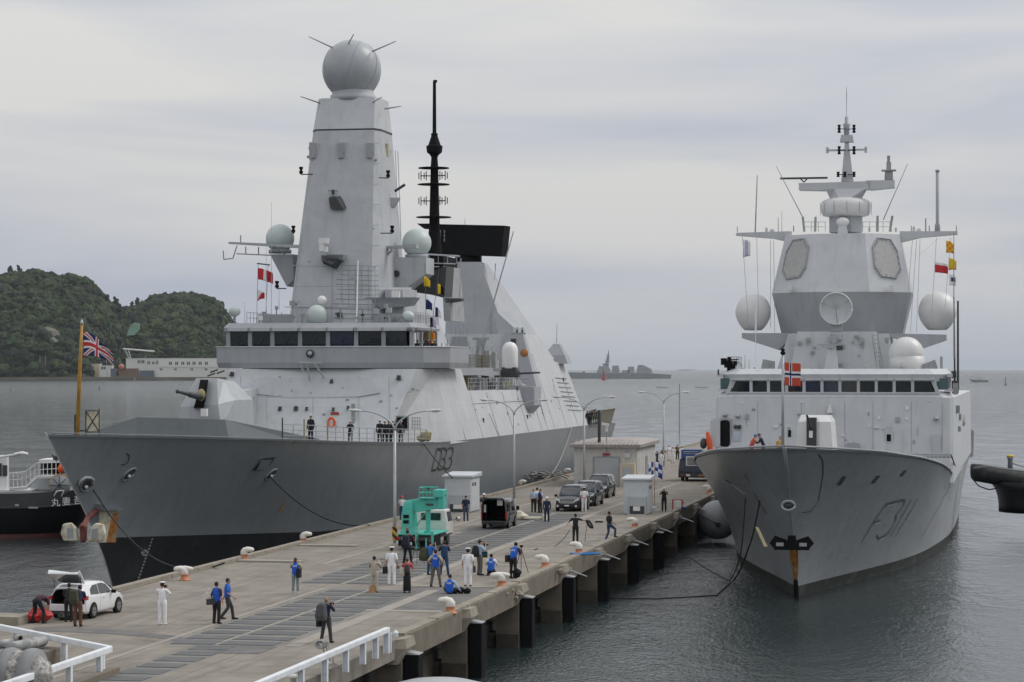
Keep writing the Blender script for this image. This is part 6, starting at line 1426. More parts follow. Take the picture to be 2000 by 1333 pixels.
# gun
gnx = n.at(1592, 850, y=18.8).x
zg = 7.0
W = 1.35
r0 = [(gnx-W, 17.3), (gnx-.35, 16.9), (gnx+.45, 16.9), (gnx+W, 17.3), (gnx+W+.1, 20.5), (gnx-W-.1, 20.5)]
r1 = [(gnx-W+.35, 17.5), (gnx-.3, 17.2), (gnx+.4, 17.2), (gnx+W-.25, 17.5), (gnx+W-.1, 20), (gnx-W+.1, 20)]
r2 = [(gnx-W+.5, 17.9), (gnx-.3, 17.7), (gnx+.4, 17.7), (gnx+W-.4, 17.9), (gnx+W-.3, 19.6), (gnx-W+.35, 19.6)]
gz = n.at(1600, 812, y=18).z
mb = MB(); mb.loft([[(x, y, zg) for x, y in r0], [(x, y, gz-.4) for x, y in r1], [(x, y, gz) for x, y in r2]]); gt = mb.build('gun_turret', M_dome, NV)
mb = MB(); mb.bx(gnx-.42, gnx+.22, 16.7, 17.7, zg, gz-.12); mb.build('gun_slot', M_dark, gt)
mb = SM(); b0_ = Vector((gnx-.12, 16.9, gz-.9)); b1_ = n.at(1576, 812, y=14.6); mb.path([b0_, b0_.lerp(b1_, .55), b1_], [.14, .1, .07], 8); mb.build('gun_barrel', M_dark, gt)
mb = MB(); mb.box((gnx-.12, 16.6, gz-1.2), (.24, .12, .45)); mb.build('gun_plate', M_white, gt)
# jack staff and flag of Norway
jsn = n.at(1529, 868, x=0)
st = thing('jackstaff', 'slim pale jackstaff on the bow of the frigate', 'flagpole', NF.w(0, -6.2, 8.95), -PH)
zt = CAMH-(690-HY)/34.8-8.95
sx_ = n.at(1529, 700, y=-6.2).x
st.location = NF.w(sx_, -6.2, 8.9)
mb = SM(); mb.tube((0, 0, 0), (0, 0, zt), .09, .07, 8); mb.build('pole', M_steel, st)
mb = SM(); mb.lathe([(.08, 0), (.14, .06), (.14, .16), (.08, .2), (.12, .26), (.1, .34)], c=(0, 0, zt-.05), n=10); mb.build('lamp', M_black, st)
def norway(u, v):
    x, y = u*22, v*16
    if 7 <= x < 9 or 7 <= y < 9: return M_fb
    if 6 <= x < 10 or 6 <= y < 10: return M_fw
    return M_frn
M_frn = mat('flag_scarlet', (.55, .075, .04), rough=.8, var=.1)
p = NF.w(sx_+.1, -6.2, CAMH-(708-HY)/34.8)
flag_mesh(None, 'cross_flag', 'red flag with a white edged blue cross on the bow jackstaff', p, 1.0, 1.3, None, droop=.12, fold=.1, ang=-.35, n=22, shear=0, paint=norway)
# ---------- structures above the bridge
mb = MB()
lo = [n.at(*q, y=38.5) for q in ((1545, 722), (1716, 722), (1709, 648), (1557, 648))]
mb.loft([lo, [p+Vector((0, 8, 0)) for p in lo]]); mb.build('mast_base', M_nlight, NV)
lo = [n.at(*q, y=40) for q in ((1518, 722), (1750, 722), (1735, 652), (1540, 652))]
mb = MB(); mb.loft([lo, [p+Vector((0, 8, 0)) for p in lo]]); mb.build('mast_base_rear', M_nlight, NV)
for pts in (((1449, 661), (1449, 651), (1555, 651), (1520, 684)), ((1848, 664), (1848, 654), (1712, 651), (1803, 680))):
    a = [n.at(*q, y=41.5) for q in pts]; mb = MB(); mb.loft([a, [p+Vector((0, 3.5, 0)) for p in a]]); mb.build('dome_outrigger', M_nmid, NV)
def egg(px, py, rx, rz, y, name='satcom_dome'):
    c = n.at(px, py, y=y); mb = SM(); prof = []
    for k in range(19):
        t = k/18*math.pi; z = -math.cos(t); r = math.sin(t)**.92*(1-.14*max(0, -z)); prof.append((max(.02, r*rx), z*rz))
    prof = [q for q in prof if q[1] > -rz*.93]
    mb.lathe(prof, c=c, n=32); return mb.build(name, M_dome, NV)
egg(1471, 612, 1.36, 1.52, 43); egg(1831, 610, 1.44, 1.56, 43); egg(1770, 693, 1.28, 1.3, 37.5)
mb = SM(); c = n.at(1771, 712, y=37.5); mb.lathe([(1.2, -.55), (1.27, .6)], c=c, n=28); mb.build('dome_skirt', M_dome, NV)
# radar tower (eight sided)
yc = 44.5; tc_ = n.at(1646, 600, y=yc).x
def octo(w_, d_, z, yy, ch):
    return [(tc_-w_, yy+ch*d_, z), (tc_-w_*(1-ch*1.15), yy, z), (tc_+w_*(1-ch*1.15), yy, z), (tc_+w_, yy+ch*d_, z), (tc_+w_, yy+d_*(2-ch), z), (tc_+w_*(1-ch*1.15), yy+2*d_, z), (tc_-w_*(1-ch*1.15), yy+2*d_, z), (tc_-w_, yy+d_*(2-ch), z)]
zt_, zm_, zb_ = n.at(1646, 457, y=42).z, n.at(1646, 571, y=40.5).z, n.at(1646, 652, y=41.5).z
mb = MB(); mb.loft([octo(4.55, 4.2, zb_, 41.2, .45), octo(5.25, 5.0, zm_, 40.2, .5)]); mb.build('radar_tower_lower', M_nmid, NV)
mb = MB(); U0, U1 = octo(5.25, 5.0, zm_+.01, 40.2, .5), octo(4.3, 4.0, zt_, 41.6, .5); mb.loft([U0, U1]); twr = mb.build('radar_tower', M_nlight, NV)
# array faces on the angled sides
for (a, b) in ((0, 1), (2, 3)):
    A, B, C_, Dd = Vector(U0[a]), Vector(U0[b]), Vector(U1[b]), Vector(U1[a]); nn = (B-A).cross(Dd-A).normalized()
    def fp_(u, v, o_=.06): p = A.lerp(B, u).lerp(Dd.lerp(C_, u), v); return p+nn*(o_ if nn.y < 0 else -o_)
    oc = [(.25, .22), (.5, .17), (.75, .22), (.87, .4), (.87, .72), (.75, .92), (.5, .96), (.25, .92), (.13, .72), (.13, .4)]
    oc = [(.3, .25), (.68, .22), (.84, .36), (.84, .72), (.7, .92), (.32, .94), (.16, .78), (.16, .42)]
    if a == 0: oc = [(1-u, v) for u, v in oc][::-1]
    f1 = [fp_(u, v, .09) for u, v in oc]; f0 = [fp_(u, v, -.02) for u, v in oc]
    mb = MB(); mb.loft([f0, f1]); ar = mb.build('array_panel', M_arr, twr)
    cen = sum(f1, Vector())/8; mb = MB(); ring_ = [p.lerp(cen, .05)+nn*(.02 if nn.y < 0 else -.02) for p in f1]
    for p, q in zip(ring_, ring_[1:]+ring_[:1]): mb.tube(p, q, .05, .05, 5)
    mb.build('panel_rim', M_nmid, ar)
    mb = MB()
    for p, q in zip(ring_, ring_[1:]+ring_[:1]):
        for k in (0, .33, .66): c = p.lerp(q, k).lerp(cen, .06); mb.box(c, (.1, .1, .1))
    mb.build('panel_bolt', M_rail, ar)
for px in (1543, 1741): c = n.at(px, 563, y=41.0); mb = MB(); mb.box(c, (.35, .5, .4)); mb.build('tower_camera', M_dome, NV)
# dish director
c = n.at(1633, 603, y=38.2)
mb = SM(); mb.loft([[c+Vector((r_*math.cos(k*math.pi/16), y_, r_*math.sin(k*math.pi/16))) for k in range(32)] for r_, y_ in ((1.17, 0), (1.0, .13), (.75, .25), (.4, .35), (.03, .38), (.03, .42), (.45, .42), (.9, .3), (1.19, .05))], cap=False); dish = mb.build('tracking_dish', M_nlight, NV)
mb = SM(); mb.path([c+Vector((math.cos(a)*1.17, 0, math.sin(a)*1.17)) for a in [k*math.pi/16 for k in range(33)]], .05, 6); mb.build('dish_rim', M_dome, dish)
mb = MB()
for a in (90+120, 90-60+360, 150, 30): pass
for a in (155, 35, 275): mb.tube(c+Vector((math.cos(R(a))*1.1, 0, math.sin(R(a))*1.1)), c+Vector((0, -.6, 0)), .035, .035, 5)
mb.build('dish_strut', M_rail, dish)
mb = MB(); mb.box(c+Vector((0, .6, -1.4)), (.8, .6, .7)); mb.tube(c+Vector((0, .3, -1.9)), c+Vector((0, .3, -2.3)), .45, .45, 12); mb.build('director_pedestal', M_nmid, NV)
c = n.at(1628, 662, y=38); mb = MB(); mb.box(c, (.6, .5, .45)); mb.box(c+Vector((.05, -.2, -.1)), (.3, .4, .5)); mb.build('sensor_head', M_nmid, NV)
for px in (1578, 1682, 1732): c = n.at(px, 664, y=38.3); mb = MB(); mb.box(c, (.3, .3, .3)); mb.box(c+Vector((0, 0, -.2)), (.2, .3, .2)); mb.build('base_fitting', M_rail, NV)
c = n.at(1544, 658, y=41); mb = MB(); mb.box(c, (.25, .3, .5)); mb.build('base_fitting', M_dark, NV)
# navigation radar on its post
a = [n.at(*q, y=36.6) for q in ((1609, 728), (1637, 728), (1632, 680), (1616, 680))]; mb = MB(); mb.loft([a, [p+Vector((0, .8, 0)) for p in a]]); rp = mb.build('radar_post', M_nlight, NV)
mb = MB(); c = n.at(1623, 674, y=36.6); mb.box(c, (1.85, .2, .1)); mb.box(c+Vector((0, 0, -.15)), (.5, .35, .2)); mb.build('radar_bar', M_nmid, rp)
mb = MB(); c = n.at(1640, 680, y=37.2); mb.box(c, (.45, .3, .35)); mb.build('radar_motor', M_dark, rp)
for px in (1596, 1661): c = n.at(px, 720, y=36.9); mb = SM(); mb.lathe([(.05, -.1), (.5, 0), (.3, .06)], c=c, n=14); mb.build('roof_dish', M_nmid, NV)
# ladder on the mast base
mb = MB()
a0, a1, b0, b1 = n.at(1703, 655, y=38.2), n.at(1713, 722, y=38.2), n.at(1714, 655, y=38.2), n.at(1725, 722, y=38.2); mb.tube(a0, a1, .03, .03, 4); mb.tube(b0, b1, .03, .03, 4)
for k in range(9): mb.tube(a0.lerp(a1, k/8), b0.lerp(b1, k/8), .02, .02, 4)
mb.build('ladder', M_rail, NV)
# tower top yards
for pts in (((1437, 460), (1438, 455), (1545, 452), (1545, 474), (1510, 466)), ((1870, 458), (1870, 452), (1757, 452), (1757, 474), (1800, 464))):
    a = [n.at(*q, y=44) for q in pts]; mb = MB(); mb.loft([a, [p+Vector((0, .9, 0)) for p in a]]); mb.build('yard_arm', M_nlight, NV)
for px, h, r in ((1440, 10, .04), (1497, 8, .12), (1520, 28, .03), (1527, 40, .02), (1550, 12, .05), (1508, 5, .2), (1868, 12, .04), (1780, 12, .04), (1785, 10, .12), (1795, 6, .2), (1808, 26, .06), (1815, 12, .05), (1698, 8, .1), (1740, 10, .08), (1750, 8, .1)):
    c = n.at(px, 453, y=44.3); mb = MB(); mb.tube(c, c+Vector((0, 0, h/25.4)), r, r*.7, 6); mb.build('yard_fitting', M_rail if r < .1 else M_nlight, NV)
mb = SM(); mb.path([n.at(1831, 455, y=44.3), n.at(1831, 440, y=44.3), n.at(1831, 436, y=44.3), n.at(1831, 334, y=44.3)], [.22, .2, .13, .13], 10); mb.build('vertical_tube_aerial', M_mid, NV)
mb = SM(); mb.tube(n.at(1831, 336, y=44.3), n.at(1831, 332, y=44.3), .16, .16, 10); mb.build('tube_cap', M_mid, NV)
whip('whip_aerial', NV, n.at(1475, 455, y=44.3), n.at(1479, 343, y=44.3), .06)
for a, b in (((1568, 425), (1516, 325)), ((1725, 430), (1773, 320))): whip('whip_aerial', NV, n.at(*a, y=44.6), n.at(*b, y=44.6), .04, M_rail)
for px0, px1, py in ((1571, 1568, 424), (1592, 1593, 424), (1714, 1714, 422), (1738, 1743, 422)): mb = MB(); mb.tube(n.at(px0, 453, y=44), n.at(px1, py, y=44), .09, .09, 6); mb.build('guard_post', M_rail, NV)
railing('top_rail', NV, [n.at(1571, 453, y=44), n.at(1612, 453, y=44)], .75, .5, 2, M_rail, .018); railing('top_rail', NV, [n.at(1685, 453, y=44), n.at(1738, 453, y=44)], .75, .5, 2, M_rail, .018)
# neck and radome ring
yc2 = 47.0; xc = n.at(1652, 420, y=yc2).x; Z = lambda py, y=yc2: n.at(1652, py, y=y).z
mb = MB(); 
def reg(k, r, z, ph=0): return [(xc+r*math.cos(2*math.pi*i/k+ph), yc2+r*math.sin(2*math.pi*i/k+ph), z) for i in range(k)]
mb.loft([reg(8, 1.35, Z(455), .39), reg(8, 1.35, Z(418), .39)]); mb.build('mast_neck', M_nmid, NV)
mb = SM(); mb.lathe([(1.4, Z(424)), (1.75, Z(422)), (1.9, Z(415)), (1.95, Z(402)), (1.85, Z(394)), (1.5, Z(390)), (1.3, Z(388))], c=(xc, yc2, 0), n=36); rr_ = mb.build('ring_radome', M_dome, NV)
for k in range(12): mb = MB(); a = k*math.pi/6+.1; mb.tube((xc+1.95*math.cos(a), yc2+1.95*math.sin(a), Z(421)), (xc+1.965*math.cos(a), yc2+1.965*math.sin(a), Z(396)), .02, .02, 4); mb.build('ring_seam', M_nmid, rr_)
mb = MB(); c = n.at(1646, 437, y=45.2); mb.box(c+Vector((0, 0, -.45)), (.8, .6, .8), taper=.7); mb.build('ball_stand', M_nlight, NV)
mb = SM(); mb.sphere(c+Vector((0, 0, .12)), (.5, .42, .36), 16, 10); mb.build('optical_ball', M_dome, NV)
mb = MB(); mb.loft([reg(8, 1.3, Z(388), .39), [(xc+(1.55 if math.cos(2*math.pi*i/8+.39) > 0 else -1.5)*(1 if abs(math.cos(2*math.pi*i/8+.39)) > .5 else .55), yc2+(.9 if i < 4 else -.9), Z(371)) for i in range(8)]]); mb.build('mast_shoulder', M_nlight, NV)
for pts in (((1560, 371), (1560, 358), (1612, 357), (1700, 354), (1700, 370), (1610, 372)), ((1700, 371), (1690, 353), (1747, 352), (1747, 366))):
    a = [n.at(*q, y=46.3) for q in pts]; mb = MB(); mb.loft([a, [p+Vector((0, 1.4, 0)) for p in a]]); mb.build('cross_arm', M_nlight, NV)
mb = MB(); c = n.at(1570, 348.5, y=46.5); mb.box(c, (3.65, .25, .14)); rb = mb.build('search_radar_bar', M_dark, NV)
mb = MB(); mb.tube(c+Vector((-.25, 0, -.05)), c+Vector((0, 0, -.32)), .05, .05, 5); mb.tube(c+Vector((.25, 0, -.05)), c+Vector((0, 0, -.32)), .05, .05, 5); mb.build('radar_pivot', M_dark, rb)
a = [n.at(*q, y=46.6) for q in ((1643, 355), (1667, 355), (1657, 278), (1650, 278))]; mb = MB(); mb.loft([a, [p+Vector((0, .7, 0)) for p in a]]); mb.build('top_mast', M_nlight, NV)
a = [n.at(*q, y=46.4) for q in ((1640, 277), (1667, 277), (1665, 264), (1643, 264))]; mb = MB(); mb.loft([a, [p+Vector((0, 1.0, 0)) for p in a]]); mb.build('mast_collar', M_nlight, NV)
c = lambda py: n.at(1653.5, py, y=46.9)
mb = SM(); mb.lathe([(.2, c(264).z), (.22, c(252).z), (.3, c(243).z), (.14, c(241).z), (.14, c(229).z), (.03, c(228).z), (.03, c(182).z), (.01, c(168).z)], c=(c(240).x, 46.9, 0), n=12); mb.build('mast_tip', M_nmid, NV)
for px0, px1, py in ((1616, 1650, 294), (1655, 1691, 293)): mb = MB(); a, b = n.at(px0, py, y=46.7), n.at(px1, py, y=46.7); mb.box((a+b)/2, ((b-a).x, .2, .14)); mb.box(a if px0 == 1616 else b, (.2, .2, .45)); mb.build('spreader', M_nlight, NV)
for px, py in ((1639, 252), (1668, 252), (1639, 294), (1668, 294), (1637, 341), (1650, 341), (1668, 341)):
    cc = n.at(px, py, y=46.2); mb = SM(); s_ = .62 if py < 300 else .4
    mb.lathe([(.12, -.5*s_), (.12, -.28*s_), (.07, -.2*s_), (.15, 0), (.07, .2*s_), (.12, .28*s_), (.12, .5*s_)], c=cc, n=10); mb.tube(cc, cc+Vector(((.5 if px < 1650 else -.5), .3, 0)), .03, .03, 5); mb.build('stub_aerial', M_black, NV)
# drum with blades on the right arm
mb = MB(); c = n.at(1736, 345, y=46.8); mb.box(c+Vector((0, 0, .05)), (.65, .6, .62), taper=.9); mb.box(c+Vector((0, 0, .45)), (1.1, .8, .1)); mb.box(c+Vector((0, 0, .8)), (.35, .35, .6)); mb.box(c+Vector((-.02, 0, 1.3)), (.22, .2, .6)); mb.build('surface_search_head', M_rail, NV)
# halyards
for a, b in (((1450, 462), (1462, 640)), ((1478, 462), (1482, 640)), ((1505, 470), (1505, 640)), ((1511, 470), (1513, 650)), ((1782, 470), (1768, 640)), ((1790, 470), (1778, 650)), ((1797, 468), (1790, 650)), ((1829, 465), (1818, 640)), ((1857, 465), (1846, 600)), ((1830, 468), (1795, 500))): mb = MB(); mb.tube(n.at(*a, y=43.8), n.at(*b, y=40), .018, .018, 4); mb.build('halyard', M_rail, NV)
whip('flag_line', NV, n.at(1863, 700, x=9.0), n.at(1863, 455, x=9.0), .04)
mb = MB(); mb.tube(n.at(1865, 760, y=39), n.at(1863, 580, y=39), .07, .05, 6); mb.tube(n.at(1871, 760, y=39.5), n.at(1871, 588, y=39.5), .09, .07, 6); mb.build('flag_pole_pair', M_dark, NV)
def flg(px, py, w_, h_, nm, pf, shear=.2, droop=.5):
    flag_mesh(None, 'signal_flag', nm, NF.w(*n.at(px, py, y=43.2)), w_, h_, None, droop=droop, fold=.2, ang=-.3, n=8, shear=shear, grp='signal flags on the frigate yards', paint=pf)
flg(1451, 468, .62, 1.4, 'pale violet and white flag hanging from the left yard of the paler ship', lambda u, v: M_fbl if .3 < u < .7 else M_fw, .2, .3)
flg(1848, 470, .6, .95, 'orange and red checked flag at the top of the right hand hoist', lambda u, v: M_fo if (int(u*3)+int(v*4)) % 2 else M_yellow)
flg(1826, 512, 1.05, .8, 'red and white flag left of the yellow one on the right hand hoist', lambda u, v: M_fr if v > .3 else M_fw, .1, .25)
flg(1853, 504, .62, .95, 'yellow flag under the orange checked one', lambda u, v: M_yellow if v < .85 else M_fo, .3)
flg(1854, 536, .55, .85, 'white flag with a navy square lowest on the right hand hoist', lambda u, v: M_fb if (.25 < u < .85 and .3 < v < .62) else M_fw, .1, .3)
# machine gun left roof corner, decoy launchers
mb = MB(); c = n.at(1423, 712, y=36)
for q in ((0, 0, 0, .6, .5), (-.35, 0, .2, .4, .5), (.2, 0, -.15, .6, .35), (.05, 0, .4, .25, .3), (.5, 0, .1, .25, .3)): mb.box(c+Vector(q[:3]), (q[3], .5, q[4]))
mb.tube(c+Vector((-.5, 0, .3)), c+Vector((.8, -.8, .35)), .05, .05, 6); mb.tube(c, (c.x, 36, 13.2), .12, .12, 8); mb.build('remote_gun', M_black, NV)
mb = SM(); c = n.at(1443, 716, y=36); mb.path([c+Vector((math.cos(a)*.2, 0, math.sin(a)*.3)) for a in [k*math.pi/6 for k in range(7)]], .06, 6); mb.build('cable_loop', M_steel, NV)
for pts in (((1486, 722), (1490, 702), (1510, 706), (1510, 722)), ((1800, 727), (1802, 712), (1826, 703), (1834, 727))): a = [n.at(*q, y=37) for q in pts]; mb = MB(); mb.loft([a, [p+Vector((0, 1.6, 0)) for p in a]]); mb.build('decoy_launcher', M_rail, NV)
whip('white_whip', NV, n.at(1476, 650, y=39), n.at(1476, 605, y=39), .08, M_white); whip('white_whip', NV, n.at(1476, 722, y=37), n.at(1476, 612, y=37), .03, M_white)
whip('white_whip', NV, n.at(1774, 722, y=36.8), n.at(1774, 660, y=36.8), .03, M_white)
for px, h in ((1455, 30), (1463, 22), (1500, 18), (1655, 14), (1700, 12), (1760, 16), (1818, 10)): whip('roof_aerial', NV, n.at(px, 724, y=36), n.at(px, 724-h, y=36), .03)
mb = MB()
random.seed(9)
for k in range(16): c = n.at(1450+k*24, 721, y=36.2); mb.box(c, (random.uniform(.12, .35), .3, random.uniform(.1, .25)))
mb.build('roof_lug', M_nmid, NV)
mb = MB(); mb.tube(n.at(1403, 733, y=35), n.at(1403, 722, y=35), .06, .06, 6); c = n.at(1863, 732, y=36); mb.box(c, (.35, .4, .5)); mb.box(c+Vector((.1, 0, -.9)), (.5, .5, .9)); mb.build('wing_gear', M_dark, NV)
# deck aft of the bulwark is closed by 'deck'; life jacket stowage
c = nf(1382, 860, .8)
mb = MB(); mb.limb([c+Vector((0, 0, .5)), c+Vector((.1, 0, -.1)), c+Vector((.25, 0, -.75))], [.13, .2, .17], 8); mb.build('orange_rescue_bag', M_orange, NV)
mb = SM(); mb.limb([c+Vector((-.3, .2, -.1)), c+Vector((-.32, .2, -.4))], [.25, .25], 8); mb.build('black_float', M_dark, NV)
# hanging boarding lines
def rope(name, lab, pts, r=.03, m=M_cable, sag=0, seg=14, grp=None):
    P = [Vector(p) for p in pts]; out = []
    for a, b in zip(P, P[1:]):
        for k in range(seg): t = k/seg; q = a.lerp(b, t); q.z -= sag*4*t*(1-t); out.append(q)
    out.append(P[-1]); o = P[0].copy(); mb = SM(); mb.path([p-o for p in out], r, 6); ob = mb.build(name, m); ob.location = o; tag(ob, lab, 'rope', grp); return ob
def dpt(px, py): return DF.w(*DF.hit(px, py, dh))
def nptl(px, py): return NF.w(*NF.hit(px, py, lambda y, z: -nh(y, z)))
b3 = G(452, 1100, 3.3); b4 = G(730, 1028, 3.2)
rope('mooring_rope', 'dark mooring rope sagging from the stem fairlead of the dark ship to the pier', [dpt(183, 958), G(438, 1100, 3.35)], .045, sag=1.9)
rope('mooring_rope', 'dark mooring rope from the mid hull opening of the dark ship', [dpt(526, 930), G(722, 1026, 3.2)], .045, sag=1.0)
rope('mooring_rope', 'dark mooring rope crossing the painted hull number', [dpt(828, 868), G(884, 934, 5.6)], .045, sag=.15)
rope('mooring_rope', 'pale mooring rope from the after hull of the dark ship down to the pier', [dpt(1116, 836), G(1062, 937, 3.3)], .05, M_cablel, sag=1.1)
a = nptl(1456, 974); b = nptl(1484, 979)
w1 = G(1425, 1135, .05); rope('mooring_rope', 'left of two dark ropes hanging from the frigate bow into the water', [a, G(1447, 1080, 2.0), w1], .035, sag=.25)
rope('mooring_rope', 'right of two dark ropes hanging from the frigate bow', [b, G(1462, 1070, 2.4), G(1432, 1135, .1)], .05, sag=.25)
rope('mooring_rope', 'dark rope trailing along the water surface from the hanging ropes', [G(1428, 1137, .05), G(1400, 1163, .03), G(1280, 1170, .03), G(1180, 1168, .03)], .03, sag=0)
rope('mooring_rope', 'thin dark rope sloping from the pier to the hanging ropes', [G(1346, 1088, .9), G(1425, 1135, .1)], .035, sag=.1)
# round fender between pier and frigate
t = thing('ball_fender', 'huge grey ball fender floating between the pier and the frigate bow', 'fender', Vector(((1402-CX)*191/F, 191, 1.72)))
mb = SM(); mb.sphere((0, 0, 0), 1.52, 36, 24); mb.build('ball', mat('ball_fender_grey', (.24, .245, .25), rough=.5, var=.12, dirt=(.13, .13, .125), dirtamt=.6, dscale=.6), t)
mb = MB(); c = Vector((-.1, -1.48, -.3)); mb.disc(c, (0, 1, .15), .2, .12, 12); mb.build('end_flange', M_dark, t)
mb = SM(); mb.path([(-2.9, .0, 1.5), (-1.6, -.9, .5), (-.1, -1.6, -.3)], .04, 6); mb.build('chain', M_dark, t)

random.seed(17)
for k in range(20):
    px, py = random.uniform(1425, 1850), random.uniform(782, 868); c = nf(px, py, .03); mb = MB(); mb.box(c, (random.uniform(.06, .25), .08, random.uniform(.05, .25))); mb.build('wall_pad', random.choice([M_nmid, M_rail, M_white]), NV)
for px in (1480, 1565, 1650, 1705, 1780, 1840):
    a, b = nf(px, 785, .02), nf(px, 884, .02); mb = MB(); mb.tube(a, b, .015, .015, 4); mb.build('wall_seam', M_nmid, NV)
for k in range(14):
    c = NF.at(random.uniform(1560, 1700), random.uniform(655, 715), y=38.4); mb = MB(); mb.box(c, (random.uniform(.08, .3), .12, random.uniform(.08, .3))); mb.build('base_pad', random.choice([M_nmid, M_rail]), NV)
for sx in (-1, 1): railing('roof_edge_rail', NV, [(sx*7.6, 36.4, 13.45), (sx*7.6, 44, 13.45)], .9, 1.1, 2, M_rail, .02)
# ================================================================ vehicles
M_tyre = mat('tyre_rubber', (.018, .018, .019), rough=.85, var=.3)
M_rim = mat('wheel_rim', (.38, .39, .40), rough=.35, metal=.6, var=.1)
M_rimd = mat('wheel_rim_dark', (.16, .16, .17), rough=.4, metal=.6, var=.1)
def paint(name, c, rough=.25): 
    m = mat(name, c, rough=rough, var=.03); m.node_tree.nodes['Principled BSDF'].inputs['Coat Weight'].default_value = .6; return m
M_cw = paint('car_white', (.72, .73, .74)); M_cb = paint('car_black', (.012, .013, .015), .2); M_cg = paint('car_charcoal', (.02, .022, .024), .2)
M_redglass = mat('red_lens', (.40, .02, .02), rough=.2); M_clear = mat('clear_lens', (.55, .56, .57), rough=.15)
M_chrome = mat('chrome', (.6, .6, .6), rough=.2, metal=.9)
def wheel(parent, x, y, r=.32, w=.22, rim=None):
    mb = SM(); s = 1 if x > 0 else -1
    mb.lathe([(r*.55, -w/2), (r*.93, -w/2), (r, -w*.35), (r, w*.35), (r*.93, w/2), (r*.55, w/2)], c=(x, y, r), n=24, M=Matrix.Rotation(R(90), 3, 'Y')); o = mb.build('wheel', M_tyre, parent)
    mb = MB(); mb.disc((x+s*w*.42, y, r), (1, 0, 0), r*.62, .05, 18)
    o2 = mb.build('rim', rim or M_rim, o)
    mb = MB(); mb.disc((x+s*w*.475, y, r), (1, 0, 0), r*.14, .04, 10)
    for k in range(5): a = k*2*math.pi/5+.3; c = Vector((x+s*w*.5, y+math.cos(a)*r*.42, r+math.sin(a)*r*.42)); mb.box(c, (.03, .05, r*.28), rot=Matrix.Rotation(-a+math.pi/2, 3, 'X'))
    mb.build('rim_slot', M_dark, o)
    return o
def car(name, label, cat, loc, rz, L, W, H, prof, body, wb, r=.32, rear_open=False, grp=None, glass=None, rim=None, gz=.95):
    """prof: (y, z_low, z_belt, z_top, half width at belt, half width at top); y from rear 0 to front L"""
    t = thing(name, label, cat, loc, rz, grp); glass = glass or M_glass
    def sec(p):
        y, zl, zb, zt, wb_, wt = p
        h = [(wb_*.93, zl), (wb_*.985, zl+.12), (wb_, (zl+zb)/2), (wb_*.985, zb-.05), (wb_*.96, zb), (wt, max(zb+.003, zt-.09)), (wt*.93, max(zb+.006, zt-.03)), (wt*.6, zt), (0, zt+.012)]
        full = [(x, y, z) for x, z in h]+[(-x, y, z) for x, z in h[-2::-1]]
        return full
    mb = SM(); rings = [sec(p) for p in prof]; mb.loft(rings, cap=False)
    mb.smooth = False
    mb.add(rings[-1], [tuple(range(len(rings[-1])))])
    if not rear_open: mb.add(rings[0], [tuple(range(len(rings[0])))])
    b = mb.build('body', body, t); sol = b.modifiers.new('thickness', 'SOLIDIFY'); sol.thickness = .04
    sol.offset = -1
    def side(y, z):
        for p, q in zip(prof, prof[1:]):
            if y <= q[0]+1e-6:
                f = (y-p[0])/(q[0]-p[0]); v = [lerp(a, c, f) for a, c in zip(p, q)]; break
        else: v = list(prof[-1])
        _, zl, zb, zt, wb_, wt = v
        if z <= zb: return wb_*.985
        return lerp(wb_*.96, wt, min(1, (z-zb)/max(.01, zt-.09-zb)))
    def pane(poly, nm='side_window'):
        for s in (1, -1):
            mb = MB(); a = [Vector((s*(side(y, z)+.012), y, z)) for y, z in poly]; mb.slab(a, (-s*.02, 0, 0)); mb.build(nm, glass, t)
    def sh(y, z): return side(y, z)
    for y in wb:
        for s in (1, -1):
            mb = MB(); mb.disc((s*(W/2-.045), y, r+.02), (1, 0, 0), r*1.2, .12, 22); mb.build('wheel_arch', M_black, t); wheel(t, s*(W/2-.07), y, r, .2, rim)
    return t, pane, side
# ---- white hatchback with its tailgate up
q = QF.l(G(133, 1212)); 
prof = [(0, .32, .95, 1.28, .80, .60), (.12, .24, .95, 1.36, .83, .62), (.5, .22, .95, 1.45, .85, .64), (1.3, .20, .93, 1.50, .855, .66), (2.1, .20, .92, 1.47, .855, .66), (2.75, .20, .93, 1.18, .85, .68), (3.05, .22, .93, .955, .845, .74), (3.5, .24, .83, .845, .83, .66), (3.85, .26, .68, .69, .78, .58), (3.94, .30, .55, .56, .70, .50)]
hc, pane, _ = car('hatchback', 'small white hatchback with its tailgate raised at the pier edge', 'car', Qp(2.75, -14.1), -PH+R(-4), 3.94, 1.70, 1.5, prof, M_cw, (.72, 3.22), .30, rear_open=True)
pane([(.55, 1.0), (1.35, .97), (1.35, 1.38), (.95, 1.36), (.62, 1.2)]); pane([(1.42, .97), (2.35, .95), (2.62, .98), (2.25, 1.3), (1.85, 1.40), (1.42, 1.39)])
mb = MB(); mb.slab([(-.64, 2.72, 1.2), (.64, 2.72, 1.2), (.70, 3.04, .97), (-.70, 3.04, .97)], (0, .012, .02)); mb.build('windscreen', M_glass, hc)
mb = MB(); mb.bx(-.66, .66, .10, 1.3, .62, .66); mb.bx(-.66, .66, 1.26, 1.3, .62, 1.25); mb.bx(-.70, -.67, .1, 1.3, .6, 1.15); mb.bx(.67, .70, .1, 1.3, .6, 1.15); mb.build('luggage_bay', M_black, hc)
mb = MB(); mb.bx(-.78, .78, -.10, .06, .32, .64); bevel(mb.build('rear_bumper', M_cw, hc), .04); mb = MB(); mb.bx(-.70, .70, -.11, .05, .22, .36); mb.build('bumper_skirt', M_dark, hc)
for s in (-1, 1): mb = MB(); mb.bx(s*.70, s*.84, -.03, .25, .82, .97); mb.build('tail_light', M_redglass, hc)
